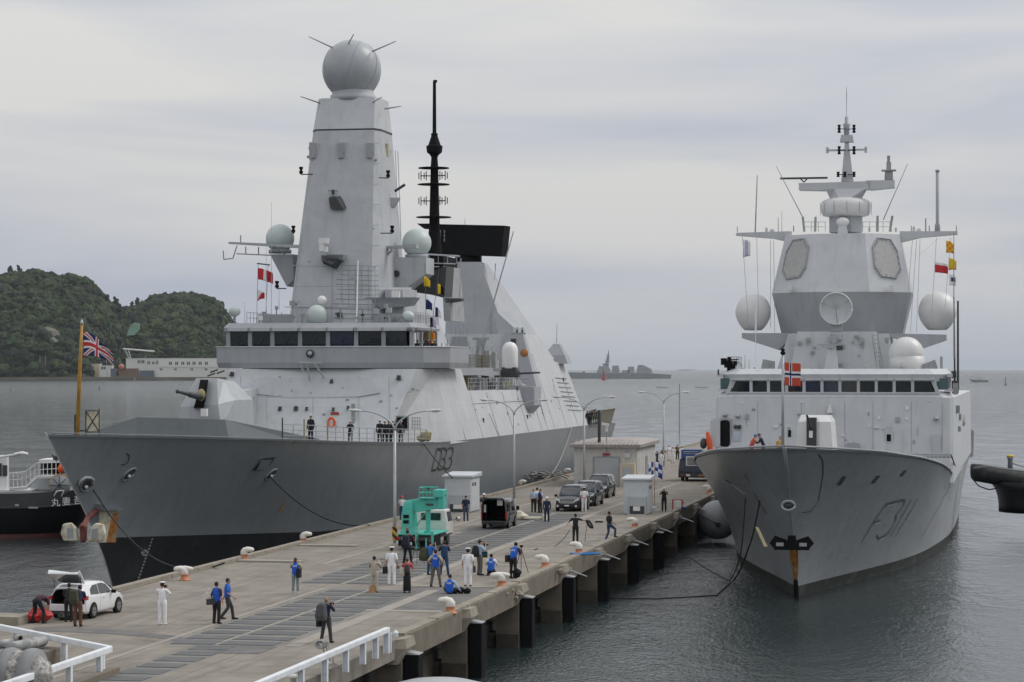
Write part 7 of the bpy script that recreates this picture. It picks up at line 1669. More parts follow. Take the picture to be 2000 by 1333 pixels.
tg = MB(); a = [(-.58, .42, 1.46), (.58, .42, 1.46), (.70, -.34, 2.02), (.66, -.50, 1.92), (-.66, -.50, 1.92), (-.70, -.34, 2.02)]
tg.slab(a, (0, .03, .06)); tgo = tg.build('tailgate', M_cw, hc)
mb = MB(); mb.slab([(-.48, .3, 1.53), (.48, .3, 1.53), (.58, -.28, 1.95), (-.58, -.28, 1.95)], (0, -.02, -.03)); mb.build('tailgate_window', M_glass, tgo)
mb = MB()
for s in (-1, 1): mb.tube((s*.6, .15, 1.15), (s*.62, -.1, 1.8), .015, .015, 5)
mb.build('gas_strut', M_dark, tgo)
for s in (-1, 1): mb = MB(); mb.box((s*.95, 2.5, .98), (.18, .12, .13)); mb.build('door_mirror', M_black, hc)
for s in (-1, 1): mb = MB(); mb.box((s*.865, 1.75, .82), (.02, .18, .03)); mb.box((s*.866, 1.38, .6), (.008, .012, .7)); mb.build('door_handle', M_cw, hc)
for s in (-1, 1): mb = MB(); mb.box((s*.62, 3.82, .62), (.26, .12, .14)); mb.build('headlight', M_clear, hc)
# ---- black van, tailgate open
prof = [(0, .34, 1.05, 1.93, .82, .72), (.1, .30, 1.05, 1.97, .84, .74), (1.5, .28, 1.05, 1.98, .85, .75), (3.2, .28, 1.05, 1.96, .85, .75), (3.75, .28, 1.05, 1.75, .85, .72), (4.3, .3, 1.04, 1.2, .84, .72), (4.6, .34, .9, .95, .82, .66), (4.7, .4, .7, .72, .76, .6)]
vn, pane, _ = car('van', 'black van seen from behind with its tailgate lifted open', 'van', Qp(8.78, 45.6), -PH+R(2), 4.7, 1.7, 1.98, prof, M_cb, (.95, 3.55), .33, rear_open=True, rim=M_rim)
pane([(.25, 1.15), (1.5, 1.12), (1.5, 1.72), (.3, 1.74)]); pane([(1.6, 1.12), (2.7, 1.12), (2.7, 1.72), (1.6, 1.72)]); pane([(2.85, 1.12), (3.8, 1.10), (3.55, 1.6), (3.3, 1.7), (2.85, 1.72)])
mb = MB(); mb.slab([(-.74, 0.02, 1.93), (.74, .02, 1.93), (.74, -1.15, 2.06), (-.74, -1.15, 2.06)], (0, .01, .05)); to = mb.build('tailgate', M_cb, vn)
mb = MB(); mb.slab([(-.6, -.25, 1.955), (.6, -.25, 1.955), (.6, -.8, 2.015), (-.6, -.8, 2.015)], (0, 0, -.01)); mb.build('tailgate_window', M_glass, to)
mb = MB(); mb.bx(-.72, .72, .05, 2.6, .5, .54); mb.bx(-.72, .72, 2.6, 2.64, .5, 1.8); mb.build('cargo_bay', M_black, vn)
mb = MB(); mb.bx(-.8, .8, -.1, .05, .32, .56); bevel(mb.build('rear_bumper', M_cb, vn), .04)
for s in (-1, 1): mb = MB(); mb.bx(s*.76, s*.85, -.03, .08, .7, 1.15); mb.build('tail_light', M_redglass, vn)
mb = MB(); mb.box((.38, .12, 1.72), (.36, .02, .34)); mb.box((-.62, .2, 1.35), (.14, .02, .5)); mb.build('paper_notice', M_white, vn)
mb = MB(); mb.box((.97, 3.85, 1.2), (.2, .12, .26)); mb.box((-.97, 3.85, 1.2), (.2, .12, .26)); mb.build('door_mirror', M_black, vn)
# ---- three minivans facing the camera (y from front)
def minivan(px, py, lab, body, rz=0, s=1.0, back=False):
    q = QF.l(G(px, py)); 
    prof = [(0, .40, .62, .64, .70, .56), (.08, .24, .78, .80, .82, .66), (.35, .22, .93, .96, .88, .74), (.95, .2, 1.02, 1.08, .91, .80), (1.55, .2, 1.05, 1.58, .915, .74), (2.1, .2, 1.05, 1.82, .915, .73), (3.3, .2, 1.05, 1.86, .915, .74), (4.5, .22, 1.05, 1.82, .91, .72), (4.75, .26, 1.0, 1.55, .88, .72), (4.85, .3, .95, 1.0, .84, .7)]
    t, pane, _ = car('minivan', lab, 'minivan', Qp(q.x, q.y), -PH+rz, 4.85, 1.83, 1.86, prof, body, (.9, 3.75), .33, grp='black minivans parked nose to the camera')
    pane([(1.45, 1.12), (1.9, 1.12), (1.9, 1.66), (1.75, 1.62)]); pane([(2.0, 1.12), (3.0, 1.12), (3.0, 1.7), (2.1, 1.7)]); pane([(3.1, 1.12), (4.4, 1.12), (4.3, 1.68), (3.1, 1.7)])
    mb = MB(); mb.slab([(-.80, 1.0, 1.115), (.80, 1.0, 1.115), (.66, 1.98, 1.80), (-.66, 1.98, 1.80)], (0, -.012, .02)); mb.build('windscreen', M_glassg, t)
    mb = MB(); mb.bx(-.50, .50, -.04, .06, .60, .80); gr = mb.build('grille', M_chrome, t)
    mb = MB()
    for k in range(4): mb.bx(-.48, .48, -.05, -.041, .62+k*.05, .635+k*.05)
    mb.build('grille_slats', M_dark, gr)
    for sx in (-1, 1):
        mb = MB(); mb.loft([[(sx*.5, -.01, .66), (sx*.82, .12, .72), (sx*.84, .3, .98), (sx*.56, .1, .84)], [(sx*.5, .1, .66), (sx*.78, .25, .72), (sx*.78, .4, .95), (sx*.54, .2, .84)]]); mb.build('headlight', M_clear, t)
        mb = MB(); mb.disc((sx*.68, -.0, .42), (0, 1, 0), .09, .08, 10); mb.build('fog_lamp', M_clear, t)
        mb = MB(); mb.box((sx*1.02, 1.15, 1.12), (.22, .14, .18)); mb.build('door_mirror', body, t)
    mb = MB(); mb.bx(-.165, .165, -.06, -.03, .40, .50); mb.build('number_plate', M_white, t)
    mb = MB(); mb.bx(-.6, .6, -.03, .03, .26, .38); mb.build('lower_intake', M_black, t)
    return t
M_glassg = mat('windscreen_grey', (.03, .038, .042), rough=.08, var=.2)
minivan(1107, 1000, 'nearest of the three black minivans, with a bright chrome grille', M_cb, R(-1))
minivan(1137, 990, 'middle black minivan partly hidden behind the officer in white', M_cg, R(-1))
minivan(1163, 974, 'farthest of the three black minivans, close to the shed porch', M_cb, R(-1))
# ---- turquoise crane truck
M_turq = mat('crane_turquoise', (.07, .46, .37), rough=.4, var=.07, streak=.15); M_turqd = mat('crane_turquoise_stained', (.10, .42, .34), rough=.6, var=.2, dirt=(.5, .55, .5), dirtamt=.6, dscale=3)
M_cabw = paint('cab_cream_white', (.62, .62, .58), .35)
tx = 6.9; tr = thing('crane_truck', 'turquoise boom lift truck with a cream cab parked beside a lamp post', 'truck', Qp(tx, 26.7), -PH); tr.scale = (.9, 1, .94)
mb = MB(); mb.bx(.15, 2.25, .1, 5.6, .62, .85); mb.build('chassis', M_dark, tr)
mb = MB(); mb.bx(0, 2.45, -.05, 3.8, .93, 1.02); bevel(mb.build('bed', M_turq, tr), .02)
mb = MB(); mb.bx(.02, 2.4, -.08, .02, .6, .84); bp = mb.build('rear_bumper', M_dark, tr)
for x in (.02, .78, 1.05): mb = MB(); mb.bx(x, x+.22, -.13, -.08, .66, .8); mb.build('tail_light', M_redglass, bp)
mb = MB(); mb.bx(.35, .44, -.13, -.085, .68, .78); mb.build('reversing_light', M_clear, bp)
mb = MB(); mb.bx(.7, 1.03, -.14, -.10, .32, .50); mb.build('number_plate', M_white, bp)
for x in (.35, 2.1):
    for y in (.9, 4.7): wheel(tr, x if x > 1 else x, y, .38, .24, M_rimd)
mb = MB(); mb.bx(.05, 2.4, .15, 1.9, .25, .92); mb.build('underbody', M_black, tr)
# cab
mb = MB(); mb.loft([[(.15, 3.9, .7), (2.3, 3.9, .7), (2.3, 5.7, .7), (.15, 5.7, .7)], [(.15, 3.9, 1.5), (2.3, 3.9, 1.5), (2.3, 5.75, 1.5), (.15, 5.75, 1.5)], [(.28, 3.95, 2.25), (2.17, 3.95, 2.25), (2.17, 5.3, 2.25), (.28, 5.3, 2.25)]]); cb = mb.build('cab', M_cabw, tr); bevel(cb, .07)
mb = MB(); mb.slab([(2.285, 4.3, 1.5), (2.285, 5.55, 1.5), (2.2, 5.25, 2.1), (2.2, 4.3, 2.1)], (.02, 0, 0)); mb.build('cab_side_window', M_glass, cb)
mb = MB(); mb.bx(.6, 1.9, 3.86, 3.9, 1.6, 2.05); mb.build('cab_rear_window', M_glass, cb)
mb = SM(); mb.disc((2.72, 5.4, 1.62), (0, 1, 0), .17, .06, 16); mi = mb.build('round_mirror', M_rail, cb); mb = SM(); mb.disc((2.72, 5.36, 1.62), (0, 1, 0), .14, .04, 16); mb.build('mirror_glass', M_chrome, mi)
mb = MB(); mb.tube((2.3, 5.5, 1.5), (2.72, 5.42, 1.62), .02, .02, 5); mb.build('mirror_arm', M_dark, mi)
# column and boom
mb = MB(); mb.loft([[(.15, .2, 1.0), (1.1, .2, 1.0), (1.1, 1.6, 1.0), (.15, 1.6, 1.0)], [(.22, .25, 1.3), (1.0, .25, 1.3), (1.0, 1.5, 1.3), (.22, 1.5, 1.3)], [(.28, .3, 2.6), (.95, .3, 2.6), (.95, 1.3, 2.6), (.28, 1.3, 2.6)], [(.45, .35, 2.95), (.9, .35, 2.95), (.9, 1.2, 2.95), (.45, 1.2, 2.95)]]); colm = mb.build('crane_column', M_turq, tr); bevel(colm, .04)
mb = MB(); mb.bx(.36, .72, .22, .262, 1.95, 2.15); mb.bx(.36, .72, .22, .262, 1.62, 1.82); mb.build('control_opening', M_black, colm)
mb = SM(); mb.disc((.62, .2, 1.32), (0, 1, 0), .075, .05, 12); mb.build('red_knob', M_orange, colm)
mb = MB(); mb.loft([[(.4, .5, 2.4), (.4, .95, 2.4), (.4, .95, 3.0), (.4, .5, 3.0)], [(1.2, .5, 2.3), (1.2, .98, 2.3), (1.2, .98, 3.12), (1.2, .5, 3.12)], [(2.8, .6, 2.55), (2.8, 1.0, 2.55), (2.8, 1.0, 3.2), (2.8, .6, 3.2)]]); bm_ = mb.build('boom', M_turq, tr); bevel(bm_, .05)
mb = MB(); mb.box((2.02, .49, 2.78), (.5, .02, .12)); mb.build('boom_marking', M_dark, bm_)
mb = MB(); mb.bx(2.55, 2.95, .45, 1.25, 2.5, 3.45); bevel(mb.build('boom_tip', M_turq, bm_), .06)
mb = MB(); mb.bx(2.3, 2.95, .3, 1.4, 3.22, 3.7); bk = mb.build('bucket', M_turq, tr); bevel(bk, .05)
mb = MB()
for x in (1.38, 1.85, 2.3):
    mb.tube((x, .35, 3.18), (x, .35, 3.82), .03, .03, 6); mb.tube((x, 1.3, 3.18), (x, 1.3, 3.82), .03, .03, 6)
for z in (3.82, 3.5): mb.tube((1.38, .35, z), (2.4, .35, z), .028, .028, 6); mb.tube((1.38, 1.3, z), (2.4, 1.3, z), .028, .028, 6); mb.tube((1.38, .35, z), (1.38, 1.3, z), .028, .028, 6)
mb.box((1.9, .8, 3.17), (1.1, 1.0, .05)); mb.build('bucket_rail', M_turq, bk)
mb = MB(); mb.box((2.0, .35, 3.78), (.16, .12, .1)); mb.build('bucket_control', M_dark, bk)
mb = MB(); mb.bx(1.72, 1.98, .7, .95, 1.05, 2.45); mb.bx(1.62, 2.1, .6, 1.1, 1.0, 1.12); mb.build('boom_rest', M_turq, tr)
mb = MB(); mb.bx(1.28, 1.44, -.3, -.12, .2, 1.15); jk = mb.build('outrigger_jack', M_turqd, tr); mb = MB(); mb.bx(1.22, 1.5, -.36, -.06, .12, .2); mb.tube((1.36, -.2, 1.15), (1.36, -.2, 1.4), .05, .05, 6); mb.build('jack_foot', M_turqd, jk)
mb = MB(); mb.bx(2.3, 2.42, -.2, -.05, .35, 1.2); mb.tube((2.0, -.3, .0), (2.0, -.3, .75), .05, .05, 8); mb.disc((2.0, -.3, .06), (0, 0, 1), .22, .05, 16); mb.build('outrigger_jack', M_turqd, tr)
mb = MB(); mb.tube((1.3, 1.5, 2.0), (1.75, 1.0, 2.3), .04, .04, 6); mb.tube((1.3, 1.5, 2.0), (.9, 1.2, 1.2), .04, .04, 6); mb.build('hydraulic_ram', M_turq, tr)
# ---- dark blue generator truck on far pier
q = QF.l(G(1352, 941)); gt = thing('generator_truck', 'dark blue generator truck with a pale louvred panel, parked beside the frigate bow', 'truck', Qp(q.x-1.3, q.y), -PH)
M_navy = mat('truck_navy', (.018, .022, .05), rough=.4, var=.1); M_blue = mat('truck_blue', (.02, .07, .24), rough=.5, var=.1)
mb = MB(); mb.loft([[(0, 0, .35), (3.0, .1, .35), (3.0, 5, .35), (0, 5, .35)], [(0, 0, 1.0), (2.9, .1, .9), (2.9, 5, .9), (0, 5, 1.0)], [(.1, .3, 2.1), (2.1, .3, 2.1), (2.3, 5, 2.1), (.1, 5, 2.1)]]); bevel(mb.build('body', M_navy, gt), .05)
mb = MB(); mb.bx(.25, 2.0, .15, 1.8, 2.1, 2.95); bevel(mb.build('top_unit', M_blue, gt), .03)
mb = MB(); mb.bx(.4, 1.85, .12, .148, 2.72, 2.8); mb.bx(.5, 1.75, .12, .148, 2.55, 2.6); mb.build('top_lettering', M_steel, gt)
mb = MB(); mb.bx(.7, 1.95, .08, .25, 1.45, 2.35); lv = mb.build('louvre_panel', M_dome, gt)
mb = MB()
for k in range(6): mb.bx(.82, 1.83, .05, .079, 1.55+k*.12, 1.61+k*.12)
mb.build('louvre_slot', M_dark, lv)
mb = MB(); mb.bx(.2, 2.8, -.05, .02, .45, .75); mb.build('bumper', M_dark, gt)
for x, w_, m in ((.75, .35, M_white), (1.9, .5, M_rust), (2.5, .25, M_redglass), (.3, .2, M_redglass)): mb = MB(); mb.bx(x, x+w_, -.09, -.052, .5, .68); mb.build('rear_light', m, gt)
for x in (.3, 2.7):
    for y in (.9, 4): wheel(gt, x, y, .36, .26, M_rimd)
# railing clutter behind it, on the pier
q2 = Qp(q.x+.6, q.y+20)
mb = MB(); random.seed(8)
for k in range(9): x = -2+k*.6; h = random.uniform(.9, 1.5); mb.tube((x, 0, 0), (x, 0, h), .05, .04, 5); mb.box((x+.1, 0, h*.8), (.3, .3, .12))
mb.tube((-2, 0, .8), (3, 0, .8), .04, .04, 5); mb.tube((-2, 0, .4), (3, 0, .4), .04, .04, 5)
o = mb.build('gangway_rack', M_dark); o.location = q2+Vector((0, 0, 1.3)); o.rotation_euler = (0, 0, -PH); tag(o, 'dark rack of posts and fittings standing behind the generator truck', 'rack')
mb = MB(); mb.bx(-2.6, 3.2, -.6, .9, 0, 1.3); mb.build('rack_base', M_rail, o).location = (0, 0, -1.3)

# ---- loose things on the pier
def loose(name, lab, cat, px, py, build, m, rz=0, z=3.0, grp=None):
    mb = MB(); build(mb); o = mb.build(name, m); o.location = G(px, py, z)+Vector((0, 0, z-3.0 if False else 0)); o.rotation_euler = (0, 0, rz-PH); tag(o, lab, cat, grp); return o
loose('tarpaulin', 'cream bundle of sheeting lying in front of the black van', 'sheet', 1016, 1016, lambda b: (rock(b, (0, 0, .3), .45), rock(b, (.3, .2, .18), .3), b.box((.9, .1, .15), (1.2, .7, .12)), b.box((1.7, .1, .2), (.3, .5, .35))), mat('cream_sheet', (.62, .58, .46), rough=.8))
loose('red_suitcase', 'bright red holdall on the ground under the bending man', 'bag', 69, 1216, lambda b: (rock(b, (0, 0, .3), .4), rock(b, (.35, .1, .3), .36)), M_red)
loose('equipment_case', 'dark case on the ground under the open tailgate', 'case', 122, 1212, lambda b: (rock(b, (0, 0, .16), .22), b.box((.3, .2, .1), (.5, .3, .2))), mat('dark_olive', (.03, .035, .025)))
loose('shoulder_bag', 'brown bag standing by the feet of the beige suited person', 'bag', 727, 1158, lambda b: b.loft([[(-.16, -.1, 0), (.2, -.1, 0), (.2, .12, 0), (-.16, .12, 0)], [(-.12, -.06, .3), (.08, -.06, .42), (.08, .06, .42), (-.12, .06, .3)]]), mat('bag_tan', (.38, .21, .09)))
loose('camera_bag', 'black camera bag on the ground beside the sitting man', 'bag', 900, 1160, lambda b: (rock(b, (0, 0, .15), .2), rock(b, (.3, .0, .13), .2), rock(b, (-.25, 0, .14), .17)), M_black)
loose('camera_bag', 'black bag between the feet of the man with the tripod', 'bag', 1009, 1130, lambda b: (rock(b, (0, 0, .3), .24), rock(b, (0, 0, .12), .24)), M_black)
loose('dark_post', 'small black weight lying on the pier above the rope thrower', 'weight', 1170, 1021, lambda b: b.box((0, 0, .05), (.5, .2, .1)), M_black)
pmp = thing('line_winch', 'small red and white portable winch on the right pier edge', 'winch', G(1323, 996), -PH)
mb = MB(); 
for x in (-.35, .35):
    for y in (-.2, .2): mb.tube((x, y, 0), (x, y, .75), .025, .025, 5)
mb.tube((-.35, -.2, .75), (.35, -.2, .75), .025, .025, 5); mb.tube((-.35, .2, .75), (.35, .2, .75), .025, .025, 5); mb.build('frame', M_redglass, pmp)
mb = MB(); mb.box((.1, 0, .45), (.45, .34, .4)); mb.build('engine', M_dome, pmp); mb = MB(); mb.tube((.3, 0, .15), (.7, 0, .12), .1, .1, 8); mb.build('hose', M_blue, pmp)
bf = thing('flag_stand', 'brown pole with blue and white chequered flags standing left of the helmeted worker', 'flagpole', G(1278, 998), -PH)
mb = MB(); mb.tube((0, 0, 0), (.04, 0, 3.6), .03, .025, 6); mb.build('pole', mat('pole_wood', (.34, .20, .09)), bf)
mb = MB(); mb.box((0, 0, .04), (1.0, .3, .05)); rock(mb, (0, 0, .2), .17); mb.build('stand_weight', M_dome, bf)
M_chk = mat('chequer_blue', (.02, .05, .28))
flag_mesh(bf, 'chequered_flag', None, (.06, 0, 3.6), .62, 1.05, None, droop=.55, fold=.2, ang=-.2, n=8, shear=0, paint=lambda u, v: M_chk if (int(u*2.2)+int(v*3)) % 2 else M_fw)
flag_mesh(bf, 'chequered_flag', None, (-.06, 0, 3.6), .45, 1.0, None, droop=.45, fold=.2, ang=2.9, n=8, shear=0, paint=lambda u, v: M_fw if (int(u*2.2)+int(v*3)) % 2 else M_chk)
mb = SM(); mb.path([(-.45, .1, .06), (-.2, -.35, .05), (.35, -.4, .05), (.8, -.2, .04), (1.2, -.1, .05), (1.0, .2, .06), (.4, .35, .05), (-.3, .3, .05), (-.5, 0, .08)], .06, 6); o = mb.build('blue_rope', mat('rope_blue', (.03, .16, .42), rough=.9)); o.location = G(1131, 1084, 3.02); tag(o, 'blue rope lying round the bollard on the right pier edge', 'rope'); o.rotation_euler = (0, 0, R(20))
rope('throwing_line', 'thin dark line running over the pier to the man with the coiled rope', [G(1043, 1074, 3.03), G(1085, 1066, 3.03), G(1113, 1035, 3.95)], .018, sag=.12)
rope('dark_rope', 'thin pale line lying on the pier left of the man with the tripod line', [G(1045, 1074, 3.03), G(1050, 1072, 3.03)], .03)
gb_ = SM()
for k in range(12): gb_.path([(math.cos(k)*.8+math.cos(a)*random.uniform(.6, 1.5), math.sin(k)*.8+math.sin(a)*random.uniform(.5, 1), .1+k*.05+.3*max(0, math.sin(a*2+k))) for a in [i*.5 for i in range(9)]], .07, 5)
o = gb_.build('rope_heap', mat('old_rope_grey', (.26, .255, .24), rough=.95, var=.3)); o.location = Qp(-.9, 117, -.2)+Vector((0, 0, .2)); o.scale = (1.1, 3.0, .9); tag(o, 'heap of grey rope and netting on the left pier edge by the shed', 'rope heap')

# ---- tug at the left
TB = thing('tugboat', 'black hulled tug with white stairs and superstructure behind the dark bow', 'tug', Vector((0, 194, 0)), 0)
YT = 194.0
def tp(px, py, dy=0): return Vector(((px-CX)*(YT+dy)/F, dy, CAMH-(py-HY)*(YT+dy)/F))
bowx = tp(168, 970).x
M_tug = mat('tug_black', (.010, .010, .012), rough=.35, var=.3); M_tugr = mat('tug_red_boot', (.07, .012, .012), rough=.6, var=.3)
mb = SM(); rings = []
def tring(z, dl, w): 
    # outline from the stern (left, off frame) to the round bow (right)
    pts = [(bowx-30, -w), (bowx-5-dl, -w)]+[(bowx-5-dl+5*math.sin(a), -w*math.cos(a)) for a in [k*math.pi/12 for k in range(1, 12)]]+[(bowx-5-dl, w), (bowx-30, w)]
    return [(x, y+4.6, z+max(0, (x-(bowx-14))*.045 if z > 1.4 else 0)) for x, y in pts]
zt0 = CAMH-(985-HY)*YT/F
mb.loft([tring(-1, 2.2, 3.3), tring(.35, 1.6, 3.8)], cap=True); mb.build('underwater_hull', M_tugr, TB)
mb = SM(); mb.loft([tring(.351, 1.6, 3.81), tring(1.3, .6, 4.3), tring(2.0, .15, 4.5)], cap=False); mb.build('hull', M_tug, TB)
mb = MB(); mb.loft([tring(2.0, .1, 4.55), tring(2.05, .0, 4.7), tring(2.17, .1, 4.55), tring(3.2, .35, 4.4)], cap=True); mb.build('rubbing_strake', M_tug, TB)
text_specs = (('丸', 108, 983), ('妻', 129, 981), ('吾', 150, 979))
for ch, px, py in text_specs:
    p = tp(px, py, -.25); text_mesh(ch, .72, 'name_lettering', M_white, TB, (p.x, -.12+(.35 if px > 140 else 0), p.z), (R(90), R(-2), 0))
mb = MB(); a = tp(65, 992, -.3); mb.box(a, (.75, .08, .12)); a = tp(33, 987, -.3); mb.box(a, (.3, .08, .15)); mb.build('draft_plate', M_steel, TB)
def tb(px0, px1, py0, py1, dy0, dy1, name, m, par=TB): a, b = tp(px0, py1, dy0), tp(px1, py0, dy0); mb = MB(); mb.bx(a.x, b.x, dy0, dy1, a.z, b.z); return mb.build(name, m, par)
tb(-60, 13, 890, 975, 3, 3.9, 'wheelhouse', M_white); tb(5, 14, 909, 930, 2.9, 3, 'wheelhouse_window', M_glass); tb(-20, 3, 905, 930, 2.9, 3, 'wheelhouse_window', M_glass)
tb(80, 122, 903, 926, 4, 7, 'upper_cabin', M_black); tb(76, 124, 898, 903, 3.8, 7.3, 'cabin_roof', M_white)
tb(-30, 60, 958, 985, 2.5, 7, 'deck_house', M_dome); tb(60, 120, 935, 985, 5.5, 8, 'deck_casing', M_kiosk2)
mb = MB()
def rl(pts, dy=1.8, h=None, r=.045):
    for a, b in zip(pts, pts[1:]): mb.tube(tp(*a, dy), tp(*b, dy), r, r, 5)
top = [(18, 925), (50, 922), (72, 905), (124, 903)]; bt = [(18, 955), (50, 952), (72, 932), (124, 930)]; midl = [(18, 938), (50, 936), (72, 918), (124, 915)]
rl(top); rl(bt, r=.09); rl(midl, r=.03); rl([(x, y+2) for x, y in bt], r=.09)
for i in range(13):
    x = 18+i*8.3; y0 = table([(18, 925), (50, 922), (72, 905), (124, 903)], x); y1 = table([(18, 955), (50, 952), (72, 932), (124, 930)], x); rl([(x, y0), (x, y1)], r=.035)
mb.build('stair_railing', M_white, TB)
mb = SM(); c = tp(117, 948, 1.5); mb.disc(c, (0, 1, 0), .82, .5, 28); rl_ = mb.build('hose_drum', M_rail, TB)
mb = MB()
for k in range(8): a = k*math.pi/4; mb.tube(c+Vector((0, -.3, 0)), c+Vector((math.cos(a)*.75, -.3, math.sin(a)*.75)), .025, .025, 4)
mb.build('drum_spokes', M_dark, rl_)
mb = SM(); mb.path([c+Vector((math.cos(a)*.86, -.05, math.sin(a)*.86)) for a in [k*math.pi/10+.2 for k in range(11)]], .05, 6); mb.build('yellow_hose', M_polegold, rl_)
mb = SM(); mb.sphere(tp(120, 916, 1.4), (.3, .3, .36), 14, 10); mb.build('red_float', M_orange, TB)
mb = SM(); mb.path([tp(105, 970, .6), tp(111, 960, .6), tp(125, 958, .6), tp(120, 970, .6)], .05, 6); mb.build('deck_hoop', M_white, TB)
mb = MB(); mb.tube(tp(102, 888, 3), tp(112, 904, 3), .07, .05, 5); mb.box(tp(110, 895, 3), (.5, .2, .3)); mb.build('searchlight', M_dark, TB)
# lamp head rising at the left edge
fl2 = G(-34, 1190); fl2_l = QF.l(fl2)
lp_ = thing('street_lamp', 'single lamp head on a curved arm reaching in at the left edge', 'lamp post', Qp(.5+1.2, -14.5), -PH)
hd = Vector(((40-CX)*108/F, 108, CAMH-(887-HY)*108/F))-lp_.location; hd = Matrix.Rotation(PH, 3, 'Z') @ hd
mb = SM(); mb.path([(-3.6, 0, 0), (-3.6, 0, hd.z-1.0)], [.1, .08], 8); mb.build('pole', M_steel, lp_)
mb = SM(); mb.path([(-3.6, 0, hd.z-1.0), (-3.3, 0, hd.z-.5), (lerp(-3.3, hd.x, .5), hd.y*.5, hd.z-.1), (hd.x-.1, hd.y, hd.z)], .05, 8); ar_ = mb.build('arm', M_steel, lp_)
mb = SM(); mb.limb([hd+Vector((-.25, 0, 0)), hd+Vector((.1, 0, .03)), hd+Vector((.3, 0, 0))], [(.08, .06), (.16, .09), (.1, .06)], 10, ref=(0, 1, 0)); mb.build('lamp_head', M_dome, ar_)
lp_.location += Vector((0, 0, 0))
# ---- bow of a second tug at the right, with a heavy rubber fender
R2 = thing('pushing_tug', 'black round bow of a tug with a thick rubber fender at the right edge', 'tug', Vector((0, 196, 0)), 0)
YR = 196.0
def rp2(px, py, dy=0): return Vector(((px-CX)*(YR+dy)/F, dy, CAMH-(py-HY)*(YR+dy)/F))
M_rub = mat('fender_rubber', (.028, .028, .028), rough=.8, var=.4, scale=3, dirt=(.08, .08, .078), dirtamt=.5, dscale=2)
mb = SM(); rg2 = []
for px, py0, py1, w_ in ((1897, 907, 934, .5), (1903, 906, 940, 1.0), (1925, 908, 944, 1.6), (1960, 913, 950, 2.4), (2000, 918, 962, 3.4), (2080, 924, 975, 4.5), (2200, 930, 985, 5)):
    a, b = rp2(px, py0), rp2(px, py1); cz, hz2 = (a.z+b.z)/2, (a.z-b.z)/2
    rg2.append([(a.x, w_*math.cos(t)*1.0, cz+hz2*math.sin(t)) for t in [k*math.pi/8 for k in range(16)]])
mb.loft(rg2); mb.build('bow_fender', M_rub, R2)
mb = SM(); rg2 = []
for py, px in ((940, 1934), (955, 1945), (970, 1950), (985, 1952), (1000, 1952)):
    a = rp2(px, py, 0); rg2.append([(a.x+3.4-3.4*math.cos(t), 3.6*math.sin(t), a.z) for t in [k*math.pi/14-math.pi/2 for k in range(15)]]+[(a.x+14, 3.6, a.z), (a.x+14, -3.6, a.z)])
mb.loft(rg2); mb.build('hull', M_tug, R2)
mb = SM(); a = rp2(1973, 915, -.5); mb.lathe([(.2, -.6), (.2, .75), (.28, .8), (.28, .95)], c=a, n=14); bo = mb.build('bitt', M_steel, R2)
mb = SM(); mb.lathe([(.29, .9), (.3, 1.0), (.2, 1.05)], c=a, n=14); mb.build('bitt_cap', M_yellow, bo)
mb = SM(); mb.path([rp2(1902, 915, -1), rp2(1930, 911, -1.8), rp2(1960, 916, -2.4), rp2(2010, 922, -3.4)], .08, 6); mb.path([rp2(1975, 905, -.6), rp2(2000, 912, -.8), rp2(2040, 914, -.8)], .05, 5); mb.build('deck_rope', M_rail, R2)
mb = SM(); mb.path([rp2(1898, 934, -.8), rp2(1912, 950, -.9), rp2(1932, 957, -1), rp2(1948, 954, -1)], .05, 6); mb.build('slack_line', M_cable, R2)
# ================================================================ people
def cl(name, c, var=.12): return mat('cloth_'+name, c, rough=.9, var=var, scale=9)
SKIN = mat('skin', (.42, .24, .16), rough=.6, var=.08, scale=12); SKIND = mat('skin_tanned', (.30, .17, .11), rough=.6, var=.08, scale=12)
HAIR = mat('hair_black', (.012, .010, .009), rough=.7, var=.3); HAIRB = mat('hair_brown', (.07, .035, .02), rough=.7, var=.3)
C_W = cl('white', (.78, .78, .80), .04); C_K = cl('black', (.014, .014, .016)); C_N = cl('navy', (.014, .022, .055)); C_BL = cl('press_blue', (.012, .10, .50)); C_BL2 = cl('bright_blue', (.03, .13, .42))
C_G = cl('grey', (.12, .115, .10)); C_GL = cl('grey_green', (.20, .25, .25)); C_BR = cl('brown', (.13, .06, .035)); C_BE = cl('beige', (.42, .37, .29)); C_J = cl('jeans', (.03, .06, .13)); C_R = cl('coral_red', (.48, .07, .07)); C_MA = cl('maroon', (.06, .015, .03)); C_LB = cl('light_blue', (.36, .46, .60)); C_DG = cl('dark_grey', (.045, .045, .05)); C_OL = cl('olive', (.05, .055, .03))
C_SH = cl('shoe_black', (.012, .012, .012)); C_SHW = cl('shoe_white', (.7, .7, .7)); C_TN = cl('tan_jacket', (.50, .30, .10)); C_HI = cl('hi_vis_orange', (.7, .14, .02))
V = Vector
